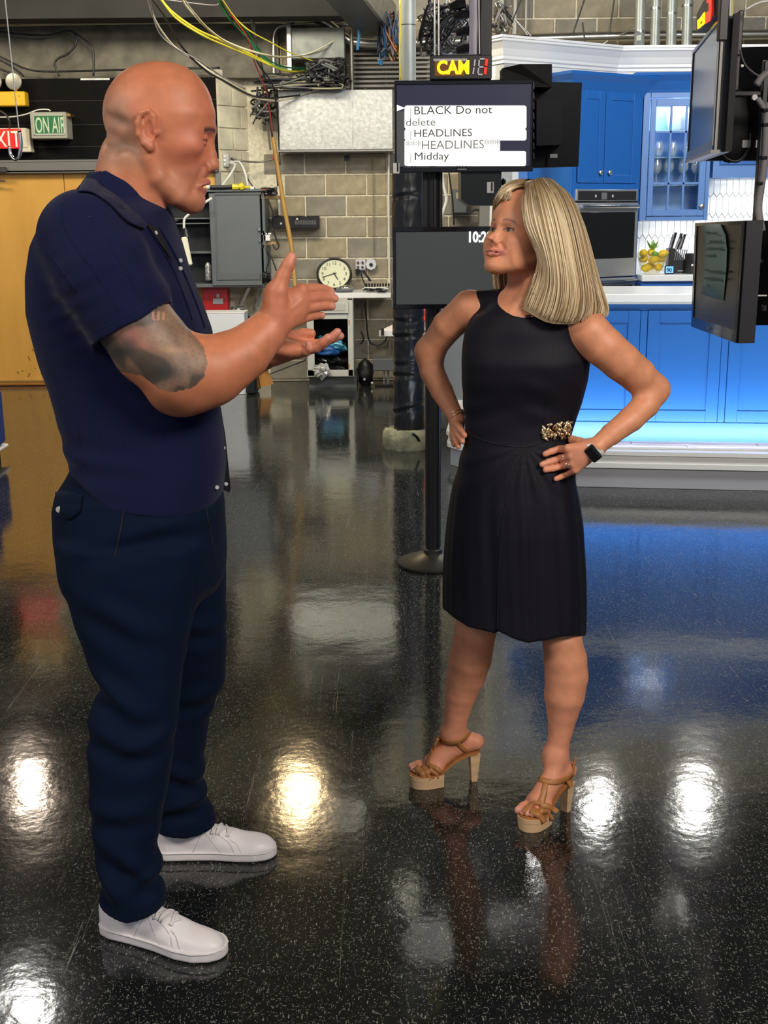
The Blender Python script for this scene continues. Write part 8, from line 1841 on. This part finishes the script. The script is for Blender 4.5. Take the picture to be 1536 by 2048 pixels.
# make the guides hug the skull where they would sink into it
headonly = SDF(); put_head(headonly)
allp = [(gi, pi) for gi in range(len(G_)) for pi in range(9) if gi <= 5 or (gi in (10, 11) and pi < 3) or (gi in (12, 13) and pi < 5)]
for (gi, pi), h in zip(allp, hitv(headonly, [G_[gi][pi][:2] for gi, pi in allp], .007)):
    if h is not None and (h[1] < GW[gi, pi, 1] or gi >= 10): GW[gi, pi] = h
dense = np.array([spline(g, 3) for g in GW]); ng, npnt = dense.shape[:2]
def ginterp(u):
    i = int(min(max(u, 0), ng-1.001)); t = u-i; a, b, c, d = dense[max(i-1, 0)], dense[i], dense[i+1], dense[min(i+2, ng-1)]
    return .5*((2*b)+(-a+c)*t+(2*a-5*b+4*c-d)*t*t+(-a+3*b-3*c+d)*t**3)
shell = np.array([ginterp(u) for u in np.linspace(0, ng-1.001, 70)])
cen = Ow+Rw@np.array([.0, 0, .02])
inner = shell+(np.array([cen[0]*.7+.3*W(1110, 500, 3.1)[0], 3.12, 0])-shell)*np.array([1, 1, 0])*.05
mb = MB(); mb.grid(inner); mb.v[0] = mb.v[0]; 
mb.grid(np.array([inner[0]*(1-t)+inner[-1]*t for t in np.linspace(0, 1, 2)])[:, :2]) if False else None
hm = bpy.data.materials.new('blonde_hair'); hm.use_nodes = True; nt = hm.node_tree; b_ = nt.nodes['Principled BSDF']; a_ = nt.nodes.new('ShaderNodeVertexColor'); a_.layer_name = 'Col'; nt.links.new(a_.outputs[0], b_.inputs['Base Color']); b_.inputs['Roughness'].default_value = .38; b_.inputs['Specular IOR Level'].default_value = .5
VV, FF, CC = [], [], []; n0 = 0
def addg(Vg, Fg, Cg):
    global n0
    VV.append(Vg); FF.append(np.array(Fg)+n0); CC.append(Cg); n0 += len(Vg)
nu, nv = inner.shape[:2]; fq = [(i*nv+k, i*nv+k+1, (i+1)*nv+k+1, (i+1)*nv+k) for i in range(nu-1) for k in range(nv-1)]
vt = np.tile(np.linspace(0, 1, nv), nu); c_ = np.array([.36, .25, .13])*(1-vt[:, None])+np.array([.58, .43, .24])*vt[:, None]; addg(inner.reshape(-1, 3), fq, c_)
# crown cap closing the parting
cap = np.array([[shell[i, 0]*(1-t)+shell[-1-i, 0]*t for t in np.linspace(0, 1, 6)] for i in range(35)]); cap[..., 2] -= .003
fq = [(i*6+k, i*6+k+1, (i+1)*6+k+1, (i+1)*6+k) for i in range(34) for k in range(5)]; addg(cap.reshape(-1, 3), fq, np.tile([.40, .28, .15], (35*6, 1)))
rr = np.random.RandomState(12)
def strand(P, r, col, flat=.55):
    n = len(P); T = np.gradient(P, axis=0); T /= np.linalg.norm(T, axis=1)[:, None]+1e-9; out = P-np.array([cen[0], 3.13, 0]); out[:, 2] = 0; out /= np.linalg.norm(out, axis=1)[:, None]+1e-9
    S_ = np.cross(T, out); S_ /= np.linalg.norm(S_, axis=1)[:, None]+1e-9; prof_ = np.sin(np.clip(np.linspace(.10, 1.0, n), 0, 1)*math.pi*.86+.12)**.5*np.linspace(1, .75, n); prof_[-1] = .15
    w_ = (r*prof_)[:, None]; Vs = np.stack([P+S_*w_, P+out*w_*flat, P-S_*w_, P-out*w_*flat], 1).reshape(-1, 3)
    Fs = [(i*4+k, i*4+(k+1) % 4, (i+1)*4+(k+1) % 4, (i+1)*4+k) for i in range(n-1) for k in range(4)]
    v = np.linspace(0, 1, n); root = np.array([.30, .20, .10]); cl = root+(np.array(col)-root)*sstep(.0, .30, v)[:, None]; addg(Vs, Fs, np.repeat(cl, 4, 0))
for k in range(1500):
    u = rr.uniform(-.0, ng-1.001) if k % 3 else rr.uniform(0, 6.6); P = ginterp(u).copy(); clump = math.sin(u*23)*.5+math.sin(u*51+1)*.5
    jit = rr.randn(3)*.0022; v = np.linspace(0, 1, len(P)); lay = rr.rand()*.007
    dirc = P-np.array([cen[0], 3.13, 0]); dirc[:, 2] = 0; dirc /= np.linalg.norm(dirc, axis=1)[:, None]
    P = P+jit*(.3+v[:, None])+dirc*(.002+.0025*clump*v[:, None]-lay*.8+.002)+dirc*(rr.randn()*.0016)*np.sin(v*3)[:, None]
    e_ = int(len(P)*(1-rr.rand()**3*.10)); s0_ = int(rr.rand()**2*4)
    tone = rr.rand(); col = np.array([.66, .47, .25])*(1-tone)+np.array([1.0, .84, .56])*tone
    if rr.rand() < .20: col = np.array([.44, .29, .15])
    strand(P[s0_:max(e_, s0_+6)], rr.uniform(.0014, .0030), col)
VVc = np.concatenate(VV); FFc = np.concatenate(FF); CCc = np.concatenate(CC)
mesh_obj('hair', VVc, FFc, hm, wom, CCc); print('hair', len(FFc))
# ---------------------------------------------------------------- sandals
tan = M('tan_leather', (.44, .185, .055), .45, bump=.1, bscale=200); corkm = M('blond_wood', (.74, .50, .28), .5, noise=.2, nscale=8, stretch=(1, 1, 6))
def strip(sdf, ctr, wpx, off=.0014, n=6):
    c = spline([(*p, 0) for p in ctr], n)[:, :2]; T = np.gradient(c, axis=0); T /= np.linalg.norm(T, axis=1)[:, None]; N_ = np.stack([-T[:, 1], T[:, 0]], 1); w_ = np.interp(np.linspace(0, 1, len(c)), np.linspace(0, 1, len(np.atleast_1d(wpx))), np.atleast_1d(wpx))[:, None]/2
    Q = np.concatenate([c-N_*w_, c-N_*w_*.3, c+N_*w_*.3, c+N_*w_]); Hs = hitv(sdf, Q, off); last = next((g for g in Hs if g is not None), None)
    for i in range(len(Hs)):
        if Hs[i] is None or (last is not None and abs(Hs[i][1]-last[1]) > .06): Hs[i] = U(Q[i][0], Q[i][1], last[1])
        last = Hs[i]
    return MB().grid(np.array(Hs).reshape(4, len(c), 3))
def sandal(PF, straps, heelz):
    P, Ls, ex, ey = PF
    def outl(x0, x1, n=22):
        w = lambda x: (.032+.009*math.sin((x-x0)/(.80-x0)*math.pi/2)) if x < .80 else .041*math.sqrt(max(1-((x-.80)/.235)**2, .004)); xs = x1-(x1-x0)*np.linspace(1, 0, n)**1.4
        return [(x, w(x)) for x in xs]+[(x, -w(x)*.95) for x in xs[::-1]]
    o = outl(.52, 1.034); mb = MB(); top = [P(x, y, .040) for x, y in o]; mb.prism([P(x, y*1.0, .040) for x, y in o], (0, 0, -.012)); lo_ = [P(.54+(x-.54)*.965, y*.92, .001) for x, y in o]; n = len(o)
    mb.add(top+lo_, [(i, (i+1) % n, n+(i+1) % n, n+i) for i in range(n)]+[tuple(range(n, 2*n))[::-1]])
    s_ = mb.build('sandal', corkm, wom)
    # insole ramp
    G = []
    for x in np.linspace(-.07, 1.02, 24):
        z = np.interp(x, [-.07, .12, .35, .55, .66, 1.03], [heelz, heelz-.002, heelz*.72+.008, .050, .043, .043]); w = np.interp(x, [-.07, .0, .3, .55, .72, .88, 1.0, 1.02], [.008, .022, .023, .033, .041, .037, .018, .006]); G.append([P(x, w, z), P(x, w, z-.008), P(x, -w*.95, z-.008), P(x, -w*.95, z)])
    mb = MB(); mb.grid(np.array(G), closed_v=True); mb.build('insole', tan, s_)
    mb = MB(); A = [P(-.06, -.018, heelz-.006), P(.10, -.019, heelz-.008), P(.10, .019, heelz-.008), P(-.06, .018, heelz-.006)]; B = [P(-.02, -.011, 0), P(.065, -.011, 0), P(.065, .011, 0), P(-.02, .011, 0)]
    mb.add(A+B, [(0, 1, 2, 3), (7, 6, 5, 4), (0, 4, 5, 1), (1, 5, 6, 2), (2, 6, 7, 3), (3, 7, 4, 0)]); mb.build('heel', corkm, s_)
    for ctr, wpx in straps:
        o_ = strip(wb, ctr, wpx).build('strap', tan, s_, smooth=True); md = o_.modifiers.new('t', 'SOLIDIFY'); md.thickness = .0018; md.offset = 0
    return s_
sandal(PA, [([(872, 1475), (888, 1483), (906, 1486), (925, 1480), (941, 1462)], [9, 10, 10, 9, 7]), ([(916, 1487), (925, 1496), (934, 1503)], [8, 10]), ([(876, 1476), (868, 1495), (860, 1515), (856, 1532)], [8, 7, 9, 14]), ([(832, 1533), (842, 1545), (848, 1560)], [12, 14]), ([(846, 1530), (854, 1545), (862, 1560)], [8, 9]), ([(858, 1531), (872, 1536), (884, 1546)], [9, 9]), ([(860, 1536), (868, 1548), (876, 1558)], [7, 7])], .098)
s2 = sandal(PB, [([(1077, 1557), (1095, 1563), (1115, 1564), (1135, 1556), (1144, 1547)], [11, 11, 11, 10, 9]), ([(1132, 1558), (1139, 1566), (1143, 1574)], [9, 9]), ([(1091, 1566), (1087, 1590), (1080, 1612)], [11, 12, 18]), ([(1046, 1625), (1055, 1614), (1068, 1606), (1082, 1606)], [9, 9, 9, 9]), ([(1080, 1608), (1100, 1614), (1116, 1624)], [12, 11, 9]), ([(1062, 1618), (1078, 1630), (1090, 1645)], [16, 14, 10]), ([(1078, 1618), (1096, 1628), (1106, 1640)], [12, 10, 8])], .098)
mb = MB(); mb.box(W(1143, 1545, 3.06), (.010, .006, .016), bev=.001); mb.build('buckle', gold, s2); mb = MB(); mb.tube([W(1144, 1550, 3.06), W(1147, 1535, 3.06), W(1152, 1515, 3.06)], [.005, .0045, .003], 6); mb.build('strap_end', tan, s2)
print('total', time.time()-T0, 'tris', sum(len(o.data.polygons)*2 for o in bpy.data.objects if o.type=='MESH'))
